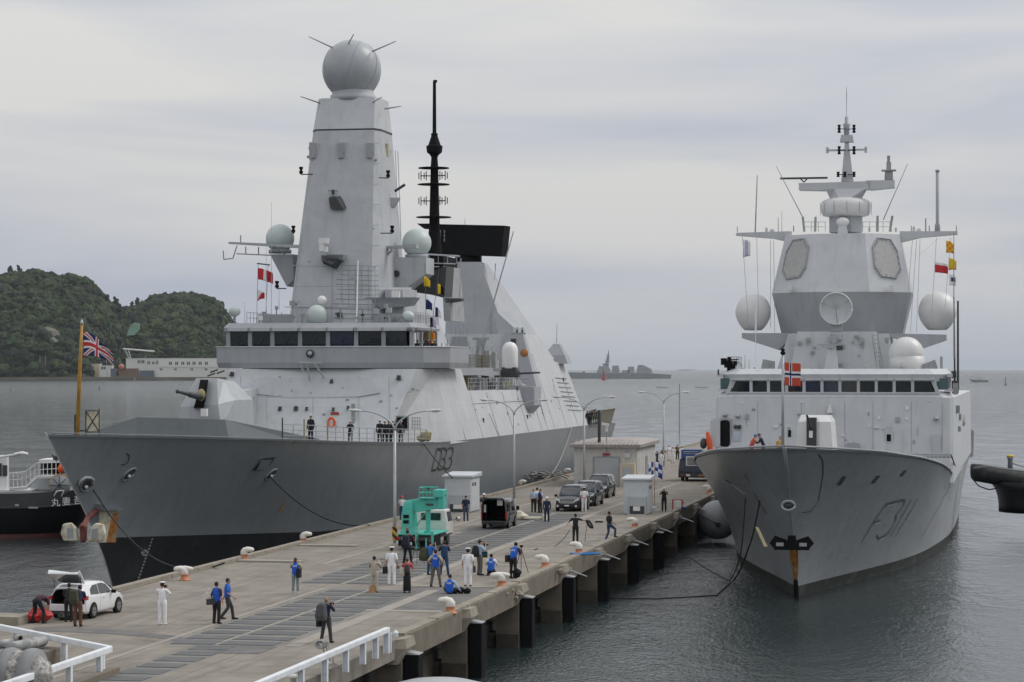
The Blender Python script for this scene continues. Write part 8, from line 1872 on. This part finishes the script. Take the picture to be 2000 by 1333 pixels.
def pose(kind):
    """joints, facing +y; legs (hip, knee, ankle) and arms (shoulder, elbow, wrist)"""
    P = dict(pel=V((0, 0, .95)), waist=V((0, .0, 1.1)), chest=V((0, .01, 1.32)), neck=V((0, .0, 1.47)), head=V((0, .015, 1.62)),
             L=[V((-.095, 0, .92)), V((-.11, .02, .50)), V((-.12, -.02, .085))], Rr=[V((.095, 0, .92)), V((.11, .02, .50)), V((.12, -.02, .085))],
             A=[V((-.19, 0, 1.41)), V((-.25, -.02, 1.13)), V((-.26, .06, .88))], B=[V((.19, 0, 1.41)), V((.25, -.02, 1.13)), V((.26, .06, .88))])
    if kind == 'photo': P['A'] = [V((-.19, 0, 1.41)), V((-.27, .14, 1.22)), V((-.09, .27, 1.50))]; P['B'] = [V((.19, 0, 1.41)), V((.30, .14, 1.22)), V((.12, .27, 1.52))]
    if kind == 'wide': P['L'][2] = V((-.22, -.02, .085)); P['L'][1] = V((-.16, .02, .5)); P['Rr'][2] = V((.22, .02, .085)); P['Rr'][1] = V((.16, .03, .5)); P['A'] = [V((-.19, 0, 1.41)), V((-.36, -.06, 1.17)), V((-.17, .02, 1.02))]; P['B'] = [V((.19, 0, 1.41)), V((.36, -.06, 1.17)), V((.17, .02, 1.02))]
    if kind == 'widephoto':
        P['L'][2] = V((-.2, -.02, .085)); P['Rr'][2] = V((.2, .02, .085)); P['L'][1] = V((-.15, .03, .5)); P['Rr'][1] = V((.15, .03, .5))
        P['A'] = [V((-.19, 0, 1.41)), V((-.26, .16, 1.2)), V((-.07, .3, 1.42))]; P['B'] = [V((.19, 0, 1.41)), V((.29, .16, 1.2)), V((.11, .3, 1.42))]
    if kind == 'handsback': P['A'] = [V((-.19, 0, 1.41)), V((-.27, -.1, 1.14)), V((-.03, -.17, .98))]; P['B'] = [V((.19, 0, 1.41)), V((.27, -.1, 1.14)), V((.03, -.18, .99))]
    if kind == 'walk': P['L'] = [V((-.09, 0, .92)), V((-.10, .2, .53)), V((-.1, .26, .09))]; P['Rr'] = [V((.09, 0, .92)), V((.1, .02, .51)), V((.1, -.28, .13))]; P['A'][2] = V((-.25, -.12, .92)); P['B'][2] = V((.25, .22, .96)); P['head'] = V((0, .04, 1.61))
    if kind == 'step': P['Rr'] = [V((.09, 0, .92)), V((.14, .34, .68)), V((.16, .30, .26))]; P['L'] = [V((-.09, 0, .92)), V((-.12, .02, .5)), V((-.16, -.14, .085))]; P['A'][2] = V((-.22, .2, 1.02)); P['B'][2] = V((.2, .25, 1.0))
    if kind == 'armout': P['B'] = [V((.19, 0, 1.41)), V((.42, .08, 1.34)), V((.66, .12, 1.3))]; P['A'] = [V((-.19, 0, 1.41)), V((-.36, .08, 1.27)), V((-.5, .2, 1.12))]
    if kind == 'bend':
        P['pel'] = V((0, -.1, .93)); P['waist'] = V((0, .03, 1.02)); P['chest'] = V((0, .25, 1.03)); P['neck'] = V((0, .42, .98)); P['head'] = V((0, .55, .90))
        P['A'] = [V((-.19, .36, .98)), V((-.22, .42, .70)), V((-.16, .44, .46))]; P['B'] = [V((.19, .36, .98)), V((.22, .42, .70)), V((.16, .44, .46))]
        P['L'] = [V((-.1, -.1, .90)), V((-.2, .05, .5)), V((-.25, -.08, .085))]; P['Rr'] = [V((.1, -.1, .90)), V((.22, .06, .5)), V((.27, -.04, .085))]
    if kind == 'lean':
        P['waist'] = V((0, .05, 1.09)); P['chest'] = V((0, .14, 1.28)); P['neck'] = V((0, .22, 1.41)); P['head'] = V((0, .27, 1.54))
        P['A'] = [V((-.19, .18, 1.35)), V((-.22, .28, 1.12)), V((-.12, .48, 1.1))]; P['B'] = [V((.19, .18, 1.35)), V((.22, .28, 1.12)), V((.12, .48, 1.1))]
    if kind == 'sit':
        P['pel'] = V((0, 0, .14)); P['waist'] = V((0, .02, .28)); P['chest'] = V((0, .05, .50)); P['neck'] = V((0, .07, .66)); P['head'] = V((0, .11, .80))
        P['L'] = [V((-.1, .03, .12)), V((-.32, .36, .22)), V((-.05, .42, .08))]; P['Rr'] = [V((.1, .03, .12)), V((.34, .34, .22)), V((.1, .5, .08))]
        P['A'] = [V((-.19, .05, .6)), V((-.27, .14, .36)), V((-.15, .34, .3))]; P['B'] = [V((.19, .05, .6)), V((.32, .1, .38)), V((.45, .2, .18))]
    if kind == 'kneel':
        P['pel'] = V((0, -.05, .30)); P['waist'] = V((0, .0, .44)); P['chest'] = V((0, .05, .68)); P['neck'] = V((0, .07, .84)); P['head'] = V((0, .1, .98))
        P['L'] = [V((-.1, -.03, .28)), V((-.17, .32, .09)), V((-.14, -.14, .09))]; P['Rr'] = [V((.1, -.03, .28)), V((.17, .32, .09)), V((.14, -.14, .09))]
        P['A'] = [V((-.19, .05, .77)), V((-.27, .15, .56)), V((-.1, .34, .7))]; P['B'] = [V((.19, .05, .77)), V((.27, .15, .56)), V((.1, .34, .7))]
    return P
PSTATS = []
def person(label, loc, rz, kind='stand', top=None, bot=None, sleeve='short', vest=None, hat=None, hair=HAIR, skin=SKIN, shoe=None, h=1.0, skirt=False, bald=False, grp=None, low=False, longhair=False, mark=False, jacket=False):
    t = thing('person', label, 'person', loc, rz, grp); t.scale = (h, h, h)
    P = pose(kind); top = top or C_W; bot = bot or C_K; shoe = shoe or C_SH
    nr = 8 if low else 10
    b = SM()
    # trunk
    b.limb([P['pel'], P['waist'], P['chest'], P['chest'].lerp(P['neck'], .6)], [(.135, .095), (.125, .085), (.15, .098), (.10, .07)], nr)
    b.limb([P['chest'].lerp(P['neck'], .5), P['neck'], P['neck'].lerp(P['head'], .5)], [.062, .055, .055], nr)
    hd = P['head']; d = (hd-P['neck']).normalized()
    # head: cranium, jaw, nose, ears
    b.sphere(hd+V((0, -.008, .018)), (.077, .094, .102), 14, 10); b.limb([hd+V((0, .018, .0)), hd+V((0, .034, -.072))], [(.062, .07), (.045, .05)], 10)
    b.limb([hd+V((0, .085, .018)), hd+V((0, .105, -.012))], [.012, .016], 6)
    for s in (-1, 1): b.sphere(hd+V((s*.078, -.005, 0)), (.012, .02, .032), 8, 6)
    for k in ('L', 'Rr'):
        a, kn, an = P[k]; b.limb([a, a.lerp(kn, .5), kn, kn.lerp(an, .35), an], [.088, .074, .056, .056, .038], nr)
        ft = V((0, 1, 0)); 
        if (an-kn).y < -.3 and kind == 'kneel': ft = V((0, -.4, -.1))
        b.limb([an+V((0, -.03, -.045)), an+V((0, .08, -.05)), an+V((0, .17, -.06))] if ft.y > 0 else [an, an+V((0, -.14, -.03))], [.034, .04, .025] if ft.y > 0 else [.035, .03], 8)
    for k in ('A', 'B'):
        s = -1 if k == 'A' else 1; sh, el, wr = P[k]; b.limb([P['chest'].lerp(P['neck'], .55)+V((s*.06, 0, 0)), sh, sh.lerp(el, .4), el, el.lerp(wr, .3), wr], [.06, .056, .047, .038, .037, .025], nr)
        dr = (wr-el).normalized(); side = dr.cross(V((s, .2, 0))).normalized(); nrm = dr.cross(side).normalized(); palm = wr+dr*.05
        b.limb([wr+dr*.01, palm, wr+dr*.09], [(.024, .018), (.036, .017), (.036, .014)], 8, ref=side)
        for f in range(4):
            o0 = wr+dr*.088+side*(-.027+f*.018); ln = (.062, .074, .07, .055)[f]; cu = nrm*(.014*(-s)); b.limb([o0, o0+dr*ln*.5+cu*.5, o0+dr*ln*.92+cu*2], [.0092, .0086, .0075], 5)
        o0 = wr+dr*.035+side*.03; b.limb([o0, o0+dr*.03+side*.022, o0+dr*.062+side*.024], [.012, .0105, .009], 5)
    bo = b.build('body', skin, t)
    rm = bo.modifiers.new('one_surface', 'REMESH'); rm.mode = 'VOXEL'; rm.voxel_size = .014 if not low else .02; rm.use_smooth_shade = True
    # eyes and mouth
    for s in (-1, 1): e = SM(); e.sphere(hd+V((s*.031, .083, .012)), .011, 8, 6); e.build('eye', HAIR, t)
    # trousers or skirt
    b = SM()
    if skirt:
        b.path([P['waist']+V((0, 0, .03)), P['pel'], P['pel']+V((0, 0, -.35)), V((0, 0, .12))], [(.14, .1), (.175, .14), (.19, .16), (.2, .17)], 16, ref=(1, 0, 0))
    else:
        b.limb([P['waist']+(P['pel']-P['waist'])*.1, P['pel'], P['pel']+(P['pel']-P['waist'])*.35], [(.145, .105), (.162, .122), (.13, .11)], 14)
        for k in ('L', 'Rr'):
            a, kn, an = P[k]; b.limb([a+V((0, 0, .02)), a.lerp(kn, .45), kn, kn.lerp(an, .4), an+V((0, 0, .0))], [.105, .092, .073, .07, .062], nr)
    b.build('skirt' if skirt else 'trousers', bot, t)
    b = SM()
    tt = [P['pel'].lerp(P['waist'], .15), P['waist'], P['chest'], P['chest'].lerp(P['neck'], .62), P['chest'].lerp(P['neck'], .8)]
    if jacket: tt[0] = P['pel']+V((0, 0, -.06))
    b.limb(tt, [(.168, .125) if jacket else (.158, .115), (.15, .108), (.178, .122), (.145, .095), (.09, .075)], 14)
    for k in ('A', 'B'):
        s = -1 if k == 'A' else 1; sh, el, wr = P[k]; st_ = P['chest'].lerp(P['neck'], .5)+V((s*.08, 0, 0))
        if sleeve == 'short': b.limb([st_, sh, sh.lerp(el, .72)], [.08, .072, .066], nr)
        else: b.limb([st_, sh, el, wr], [.08, .07, .052, .04], nr)
    b.build('jacket' if jacket else 'shirt', top, t)
    if vest:
        b = SM(); b.limb([P['pel'].lerp(P['waist'], .1), P['waist'], P['chest'], P['chest'].lerp(P['neck'], .66)], [(.178, .135), (.172, .13), (.192, .138), (.15, .105)], 14); vo_ = b.build('vest', vest, t)
        if mark:
            nrm = V((0, -1, 0)); c = P['chest']+V((0, -.15, .01))
            text_mesh('報道', .105, 'vest_lettering', C_W, vo_, c, (R(90), 0, 0))
    for k in ('L', 'Rr'):
        a, kn, an = P[k]; b = SM()
        if kind == 'kneel': b.limb([an, an+V((0, -.13, -.02))], [.05, .045], 8)
        else: b.limb([an+V((0, -.035, -.03)), an+V((0, .07, -.042)), an+V((0, .19, -.055))], [(.046, .05), (.05, .042), (.04, .03)], 8)
        b.build('shoe', shoe, t)
    if hat in ('cap', 'capk'):
        b = SM(); c = hd+V((0, -.005, .075)); b.lathe([(.086, -.02), (.092, .0), (.092, .022)], c=c, n=18); hb = b.build('cap_band', C_K if hat == 'cap' else C_W, t)
        b = SM(); b.lathe([(.093, .018), (.128, .035), (.132, .05), (.10, .066), (.03, .07)], c=c, n=20); b.build('cap_top', C_W, hb)
        b = SM(); b.limb([c+V((0, .06, -.01)), c+V((0, .125, -.03))], [(.07, .012), (.045, .008)], 10); b.build('cap_peak', C_K, hb)
    elif hat and hat.startswith('helmet'):
        m_ = {'helmet': M_white, 'helmetb': C_BL2, 'helmetr': M_red, 'helmetd': M_dark}[hat]
        b = SM(); b.sphere(hd+V((0, -.005, .035)), (.105, .122, .115), 16, 8, v0=math.pi*.5, v1=math.pi); b.lathe([(.1, 0), (.125, .0), (.125, .012), (.1, .014)], c=hd+V((0, .01, .035)), n=16); b.build('helmet', m_, t)
    elif hat == 'soft':
        b = SM(); b.sphere(hd+V((0, -.005, .05)), (.092, .108, .075), 14, 8); b.limb([hd+V((0, .08, .055)), hd+V((0, .16, .04))], [(.06, .01), (.045, .008)], 8); b.build('cap', C_N if top is C_N else C_DG, t)
    elif hat == 'hatwide':
        b = SM(); b.lathe([(.17, .04), (.1, .05), (.095, .12), (.05, .14), (.02, .14)], c=hd, n=18); b.build('hat', C_DG, t)
    if not bald and not (hat and hat.startswith('helmet')):
        b = SM(); b.sphere(hd+V((0, -.022, .03)), (.087, .095, .10), 14, 10)
        if longhair: b.limb([hd+V((0, -.06, .0)), hd+V((0, -.07, -.1))], [(.08, .05), (.07, .035)], 10)
        b.build('hair', hair, t)
    return t
def off(loc, rz, v): return Vector(loc)+Matrix.Rotation(rz, 3, 'Z') @ Vector(v)
def backpack(loc, rz, lab, m, z=1.2, s=1.0, y=-.24, x=0, parent=None):
    b = MB(); b.loft([[(-.15*s, -.1*s, -.26*s), (.15*s, -.1*s, -.26*s), (.15*s, .09*s, -.26*s), (-.15*s, .09*s, -.26*s)], [(-.17*s, -.15*s, -.1*s), (.17*s, -.15*s, -.1*s), (.17*s, .09*s, -.1*s), (-.17*s, .09*s, -.1*s)], [(-.13*s, -.09*s, .22*s), (.13*s, -.09*s, .22*s), (.13*s, .09*s, .22*s), (-.13*s, .09*s, .22*s)], [(-.08*s, -.04*s, .27*s), (.08*s, -.04*s, .27*s), (.08*s, .06*s, .27*s), (-.08*s, .06*s, .27*s)]])
    o = b.build('backpack', m); bevel(o, .04*s); o.location = off(loc, rz, (x, y, z)); o.rotation_euler = (0, 0, rz); tag(o, lab, 'backpack'); return o
def handbag(loc, rz, lab, m, p, d=(.34, .1, .26), name='briefcase', strap=True):
    b = MB(); b.box((0, 0, 0), d)
    if strap: b.path([(-d[0]*.25, 0, d[2]/2), (-d[0]*.2, 0, d[2]/2+.08), (d[0]*.2, 0, d[2]/2+.08), (d[0]*.25, 0, d[2]/2)], .01, 5)
    o = b.build(name, m); bevel(o, .015); o.location = off(loc, rz, p); o.rotation_euler = (0, 0, rz+R(70)); tag(o, lab, 'bag'); return o
def cam_item(loc, rz, lab, p, big=False):
    b = MB(); b.box((0, 0, 0), (.14, .08, .1)); b.tube((0, .03, 0), (0, .17 if big else .1, 0), .035, .04, 8); o = b.build('camera', M_black); o.location = off(loc, rz, p); o.rotation_euler = (0, 0, rz); tag(o, lab, 'camera'); return o
def tripod(loc, rz, lab, h=1.3):
    t = thing('tripod', lab, 'tripod', loc, rz)
    for k in range(3): a = k*2*math.pi/3+.5; b = MB(); b.tube((0, 0, h), (math.cos(a)*.42, math.sin(a)*.42, 0), .022, .016, 6); b.build('leg', M_dark, t)
    b = MB(); b.tube((0, 0, h-.25), (0, 0, h+.08), .03, .03, 6); b.build('head', M_dark, t); return t
AW = -PH   # facing along the pier, away from the camera
g = G(317, 1221); person('officer in white uniform alone, holding both hands up to his face', g, R(-12), 'photo', C_W, C_W, hat='cap', shoe=C_SHW, h=1.0); cam_item(g, R(-12), 'small camera in the raised hands of the lone officer in white', (.02, .33, 1.55))
g = G(75, 1218); person('man in maroon shirt and black trousers bending down behind the white hatchback', g, R(-25), 'bend', C_MA, C_K, h=1.0)
g = G(152, 1224); person('man in brown trousers and dark shirt looking into the white hatchback', g, R(-10), 'lean', C_N, C_BR, h=1.0); backpack(g, R(-10), 'olive green backpack on the man in brown trousers', C_OL, 1.2, 1.1, -.12, -.12)
g = G(134, 1215); person('dark clothed person half hidden behind the olive backpack', g, R(5), 'lean', C_K, C_K, h=.95)
g = G(423, 1219); person('person in black trousers and a blue vest carrying a folded white stepladder', g, R(-30), 'stand', C_MA, C_K, vest=C_BL, h=.99)
ls = thing('stepladder', 'small folded white stepladder slung on a shoulder', 'stepladder', off(g, R(-30), (-.18, -.24, .95)), R(-30))
for x in (0, .16):
    b = MB(); b.tube((x-.55+.2, 0, .18), (x+.0, -.02, .5), .018, .018, 6); b.tube((x+.0, -.02, .5), (x-.28, 0, -.05), .018, .018, 6); b.tube((x-.28, 0, -.05), (x-.35, 0, -.2), .018, .018, 6); b.build('rail', M_white, ls)
b = MB(); b.box((-.1, 0, .32), (.2, .05, .03)); b.build('step', M_white, ls)
handbag(g, R(-30), 'dark camera bag hanging behind the stepladder carrier', C_DG, (-.1, -.26, .92), (.34, .16, .24), 'camera_bag')
g = G(444, 1211); person('man in a blue vest and grey trousers walking just right of the stepladder carrier', g, R(-75), 'walk', C_BL2, C_DG, vest=C_BL, h=1.0)
g = G(577, 1159); person('woman in a blue vest and pale grey trousers standing alone in mid pier', g, R(-6), 'photo', C_BE, C_GL, vest=C_BL, shoe=C_SHW, hair=HAIRB, longhair=True, h=.95, mark=True); handbag(g, R(-6), 'black shoulder bag on the woman standing alone', C_K, (.2, -.16, .95), (.22, .16, .42), 'shoulder_bag')
g = G(637, 1256); person('bald man in dark clothes standing nearest the camera, arms raised in front', g, R(-25), 'widephoto', C_N, C_DG, bald=True, skin=SKIND, h=1.0); backpack(g, R(-25), 'big grey backpack on the bald man', cl('pack_grey', (.07, .075, .08)), 1.18, 1.25, -.26, -.05); cam_item(g, R(-25), 'camera held up by the bald man', (.02, .38, 1.45), True); handbag(g, R(-25), 'dark coat hanging from the left arm of the bald man', C_K, (-.3, -.05, .85), (.16, .14, .5), 'folded_coat', False)
g = G(731, 1158); person('person in a beige suit with short black hair', g, R(-14), 'photo', C_BE, C_BE, sleeve='long', h=.98, shoe=C_BR, jacket=True)
g = G(765, 1143); person('officer in white uniform with a black briefcase, between beige suit and coral top', g, R(-8), 'stand', C_W, C_W, hat='cap', shoe=C_SHW, h=1.05)
bpy.data.objects[-1] if False else None
handbag(g, R(-8), 'black briefcase in the left hand of the officer in white', C_K, (-.3, .02, .72), (.42, .1, .34)); handbag(g, R(-8), 'small brown pouch at the right hand of the officer with the briefcase', C_BR, (.3, .06, .86), (.12, .1, .16), 'pouch', False)
g = G(795, 1159); person('woman in a coral red top and long black skirt', g, R(-5), 'photo', C_R, C_K, skirt=True, hair=HAIRB, sleeve='long', h=.94, jacket=False); backpack(g, R(-5), 'cream tote bag on the left side of the woman in coral red', cl('tote', (.5, .45, .36)), 1.0, .75, -.1, -.22); backpack(g, R(-5), 'small dark backpack on the woman in coral red', C_DG, 1.15, .75, -.2, 0.02)
g = G(796, 1103); person('man in a dark jacket standing at the tail of the crane truck', g, R(-18), 'widephoto', cl('deep_navy', (.012, .014, .03)), C_K, sleeve='long', jacket=True, h=1.06); backpack(g, R(-18), 'dark navy backpack of the man at the truck tail', MATS['cloth_deep_navy'], 1.22, 1.3, -.25); tripod(off(g, R(-18), (.45, .3, 0)), 0, 'thin tripod beside the man at the tail of the crane truck', 1.4)
g = G(851, 1147); person('man in a blue vest and grey brown trousers standing with hands on his hips', g, R(-12), 'wide', C_BE, C_G, vest=C_BL, h=1.03, mark=True)
g = G(840, 1124); person('person in blue jeans and top, half hidden by the man with hands on hips', g, R(-40), 'photo', C_BL2, C_J, h=1.0); backpack(g, R(-40), 'dark green bag on the half hidden person in jeans', C_OL, 1.05, 1.25, -.2, -.25)
g = G(868, 1124); person('person in dark jeans and a navy top right of the man with hands on hips', g, R(10), 'widephoto', C_N, C_J, vest=cl('teal_navy', (.015, .05, .12)), h=1.0)
g = G(878, 1161); person('man in a blue press vest sitting on the ground', g, R(-12), 'sit', C_LB, C_K, sleeve='long', vest=C_BL, h=1.0, mark=True)
g = G(914, 1146); person('officer in white uniform standing behind the sitting man', g, R(-10), 'stand', C_W, C_W, hat='cap', h=1.05); handbag(g, R(-10), 'small dark folder held low by the officer behind the sitting man', C_N, (.3, .06, .82), (.2, .05, .3), 'folder', False)
g = G(937, 1124); person('person in a cap and grey trousers holding a camera to the face', g, R(-60), 'photo', C_LB, C_G, hat='soft', h=1.03); backpack(g, R(-60), 'black backpack on the photographer in a cap', C_K, 1.22, 1.1, -.24, 0); cam_item(g, R(-60), 'camera held to the face of the photographer in a cap', (.02, .3, 1.53), True); handbag(g, R(-60), 'dark teal bag at the hip of the photographer in a cap', cl('teal', (.01, .05, .06)), (.12, .2, 1.05), (.3, .16, .3), 'camera_bag')
g = G(959, 1125); person('man in a blue press vest kneeling on the pier', g, R(-12), 'kneel', C_W, C_K, sleeve='long', vest=C_BL, h=1.0, mark=True)
g = G(1002, 1130); person('man in a blue vest and black trousers working at a tripod', g, R(-32), 'lean', C_MA, C_K, vest=C_BL, sleeve='long', h=1.08, mark=True); handbag(g, R(-32), 'black bag on the hip of the man at the tripod', C_K, (-.24, -.1, .98), (.26, .16, .34), 'camera_bag')
tl = off(g, R(-32), (.22, .62, 0)); tl = G(1018, 1120); tripod(tl, 0, 'tall black tripod in front of the man in a blue vest', 1.25); c_ = cam_item(tl, R(-32), 'camera on the tall black tripod', (0, 0, 1.38), True)
g = G(1124, 1060); person('man in a black T shirt throwing a coiled rope, right arm stretched out', g, R(-8), 'armout', C_K, C_K, h=1.0, skin=SKIND)
b = SM()
for k in range(5): b.path([(.03*k+math.cos(a)*.09+.14*math.sin(a), .02*k, math.sin(a)*-.26-.12) for a in [i*math.pi/8 for i in range(17)]], .018, 5)
o = b.build('coiled_rope', M_cable); o.location = off(g, R(-8), (.78, .12, 1.22)); tag(o, 'dark coiled rope in the outstretched hand', 'rope')
rope('hanging_rope_end', 'thin rope end hanging from the coil to the ground', [off(g, R(-8), (.7, .1, 1.2)), off(g, R(-8), (.55, .1, .03))], .014)
g = G(1190, 1056); person('man in a black T shirt and jeans with one foot up on the kerb', g, R(-60), 'step', C_K, C_J, h=1.02, skin=SKIND)
g = G(1068, 1020); person('worker in a navy boiler suit and white helmet in front of the nearest minivan', g, R(178), 'stand', C_N, C_N, sleeve='long', hat='helmet', h=.98)
g = G(1042, 1001); person('officer in a light blue shirt, left of the group of three', g, R(200), 'stand', C_LB, C_K, hair=HAIR, h=.98)
g = G(1049, 1000); person('officer with his back turned, farthest of the group of three', g, R(-10), 'stand', C_W, C_K, h=1.02, hat='soft')
g = G(1055, 1002); person('officer in a navy vest, right of the group of three', g, R(130), 'stand', C_LB, C_K, vest=C_N, h=1.0)
g = G(1141, 1000); person('officer in white uniform with hands clasped behind, beside the middle minivan', g, R(-4), 'handsback', C_W, C_W, hat='cap', shoe=C_SHW, h=1.02)
g = G(1297, 999); person('worker in black with a white helmet near the chequered flags', g, R(172), 'photo', C_K, C_K, hat='helmet', h=1.0)
g = G(910, 1018); person('worker in navy overalls and cap walking by the equipment cabinet', g, R(-170), 'stand', C_N, cl('slate_blue', (.05, .07, .12)), sleeve='short', hat='soft', h=1.0)
g = G(785, 1016); person('person in a red helmet and white vest behind the crane truck', g, R(160), 'stand', C_W, C_J, hat='helmetr', h=.95)
g = Vector((-1.95, 171, 3)); person('person in a white helmet hidden behind the black van', g, R(180), 'stand', C_N, C_N, hat='helmet', h=1.02)
# group near the far end
for k, (px, py, rz, kw, lab) in enumerate(((1284, 914, R(120), dict(top=C_N, bot=C_N, hat='helmetb', sleeve='long'), 'worker in navy with a blue helmet by the shed corner'), (1291, 916, R(170), dict(top=C_W, bot=C_W, sleeve='long', h=1.02), 'person all in white beside the blue helmeted worker'), (1295, 906, R(190), dict(top=C_K, bot=C_K, hat='helmetb'), 'second blue helmeted worker, just right of the first'),
        (1307, 900, R(200), dict(top=C_W, bot=C_W, hat=None), 'person in white with dark hair, left of the pair near the far pier end'), (1314, 905, R(170), dict(top=C_W, bot=C_W, hat='capk', h=1.05), 'sailor in white cap, right of the pair near the far pier end'), (1331, 902, R(180), dict(top=C_W, bot=C_W, hat='cap', h=1.0), 'officer in white half hidden behind the generator truck'), (1323, 898, R(170), dict(top=C_G, bot=C_K), 'person in grey behind the sailor with the white cap'))):
    person(lab, G(px, py), rz, 'stand' if k % 2 else 'photo', low=True, **kw)
# crew on the destroyer
def on_deck(px, py, zdeck=None, x=None):
    best = None
    for k in range(400):
        y = -5+k*.15; xx = stable(d_bd, y)-.8; w_ = DF.w(xx, y, 0); pxx = CX+F*w_.x/w_.y
        if best is None or abs(pxx-px) < best[0]: best = (abs(pxx-px), xx, y)
    return DF.w(best[1], best[2], stable(d_zd, best[2])-.1)
person('sailor in dark uniform and white cap, standing alone on the foredeck of the dark ship', on_deck(607, 0), R(150), 'stand', C_K, C_K, sleeve='long', hat='capk', h=1.04, low=True)
person('sailor in dark uniform on the foredeck between the lone sailor and the huddle', on_deck(684, 0), R(190), 'photo', C_K, C_K, sleeve='long', hat='capk', h=.9, low=True)
for k, (px, h) in enumerate(((742, 1.0), (751, .97), (759, .99), (767, 1.0), (783, .98))): person(('leftmost sailor', 'second sailor from the left', 'middle sailor', 'fourth sailor from the left', 'rightmost sailor')[k]+' of the five in dark uniform at the foredeck rail', on_deck(px, 0)+Vector((0, .3*(k % 2), 0)), R(170+k*8), 'stand', C_K, C_K, sleeve='long', hat='capk', h=h, low=True)
for k, px in enumerate((808, 817, 828, 837, 848)): person(('leftmost', 'second', 'middle', 'fourth', 'rightmost')[k]+' officer on the bridge wing beside the signal flags', DF.w(DF.at(px, 690, y=52.5+.4*(k % 2)).x, 52.5+.4*(k % 2), 14.1), R(160+k*12), 'stand', C_K, C_K, sleeve='long', hat='capk', h=.98, low=True)
for k in range(6): y = 118.5+k*2.0; x = stable(d_bd, y)-.5; person(('first', 'second', 'third', 'fourth', 'fifth', 'sixth')[k]+' dark clothed sailor along the flight deck net of the dark ship', DF.w(x, y, 7.3), R(-100+k*25), 'lean', C_K, C_K, sleeve='long', h=1.0, low=True, hair=HAIR if k % 2 else HAIRB)
# crew on the frigate
def on_fore(px, y): return NF.w(NF.at(px, 860, y=y).x, y, stable(n_zd, y)-.1)
person('sailor in a tan jacket, red harness and blue helmet on the frigate foredeck', on_fore(1468, 20)+Vector((0, 0, .35)), R(-70), 'lean', C_TN, C_R, sleeve='long', vest=C_R, hat='helmetb', h=1.05)
person('sailor in navy with a dark helmet, right one of the two on the frigate foredeck', on_fore(1491, 19)+Vector((0, 0, .35)), R(80), 'lean', C_N, C_N, sleeve='long', hat='helmetd', h=1.05)
person('dark haired sailor seen only by the head beside the frigate jackstaff', on_fore(1524, 8)+Vector((0, 0, -.4)), R(170), 'stand', C_TN, C_N, sleeve='long', h=1.0)
# ================================================================ haze
hm = bpy.data.materials.new('haze_air'); hm.use_nodes = True; N_ = hm.node_tree.nodes; L_2 = hm.node_tree.links
N_.clear(); vo = N_.new('ShaderNodeVolumePrincipled'); vo.inputs['Color'].default_value = (.80, .86, .93, 1); vo.inputs['Density'].default_value = 2.4e-5; vo.inputs['Anisotropy'].default_value = .2
oo = N_.new('ShaderNodeOutputMaterial'); L_2.new(vo.outputs[0], oo.inputs['Volume'])
mb = MB(); mb.bx(-31000, 31000, -310, 61000, -5, 200); o = mb.build('haze', hm); o['kind'] = 'stuff'; tag(o, 'thin pale sea haze filling the air over the harbour', 'haze')
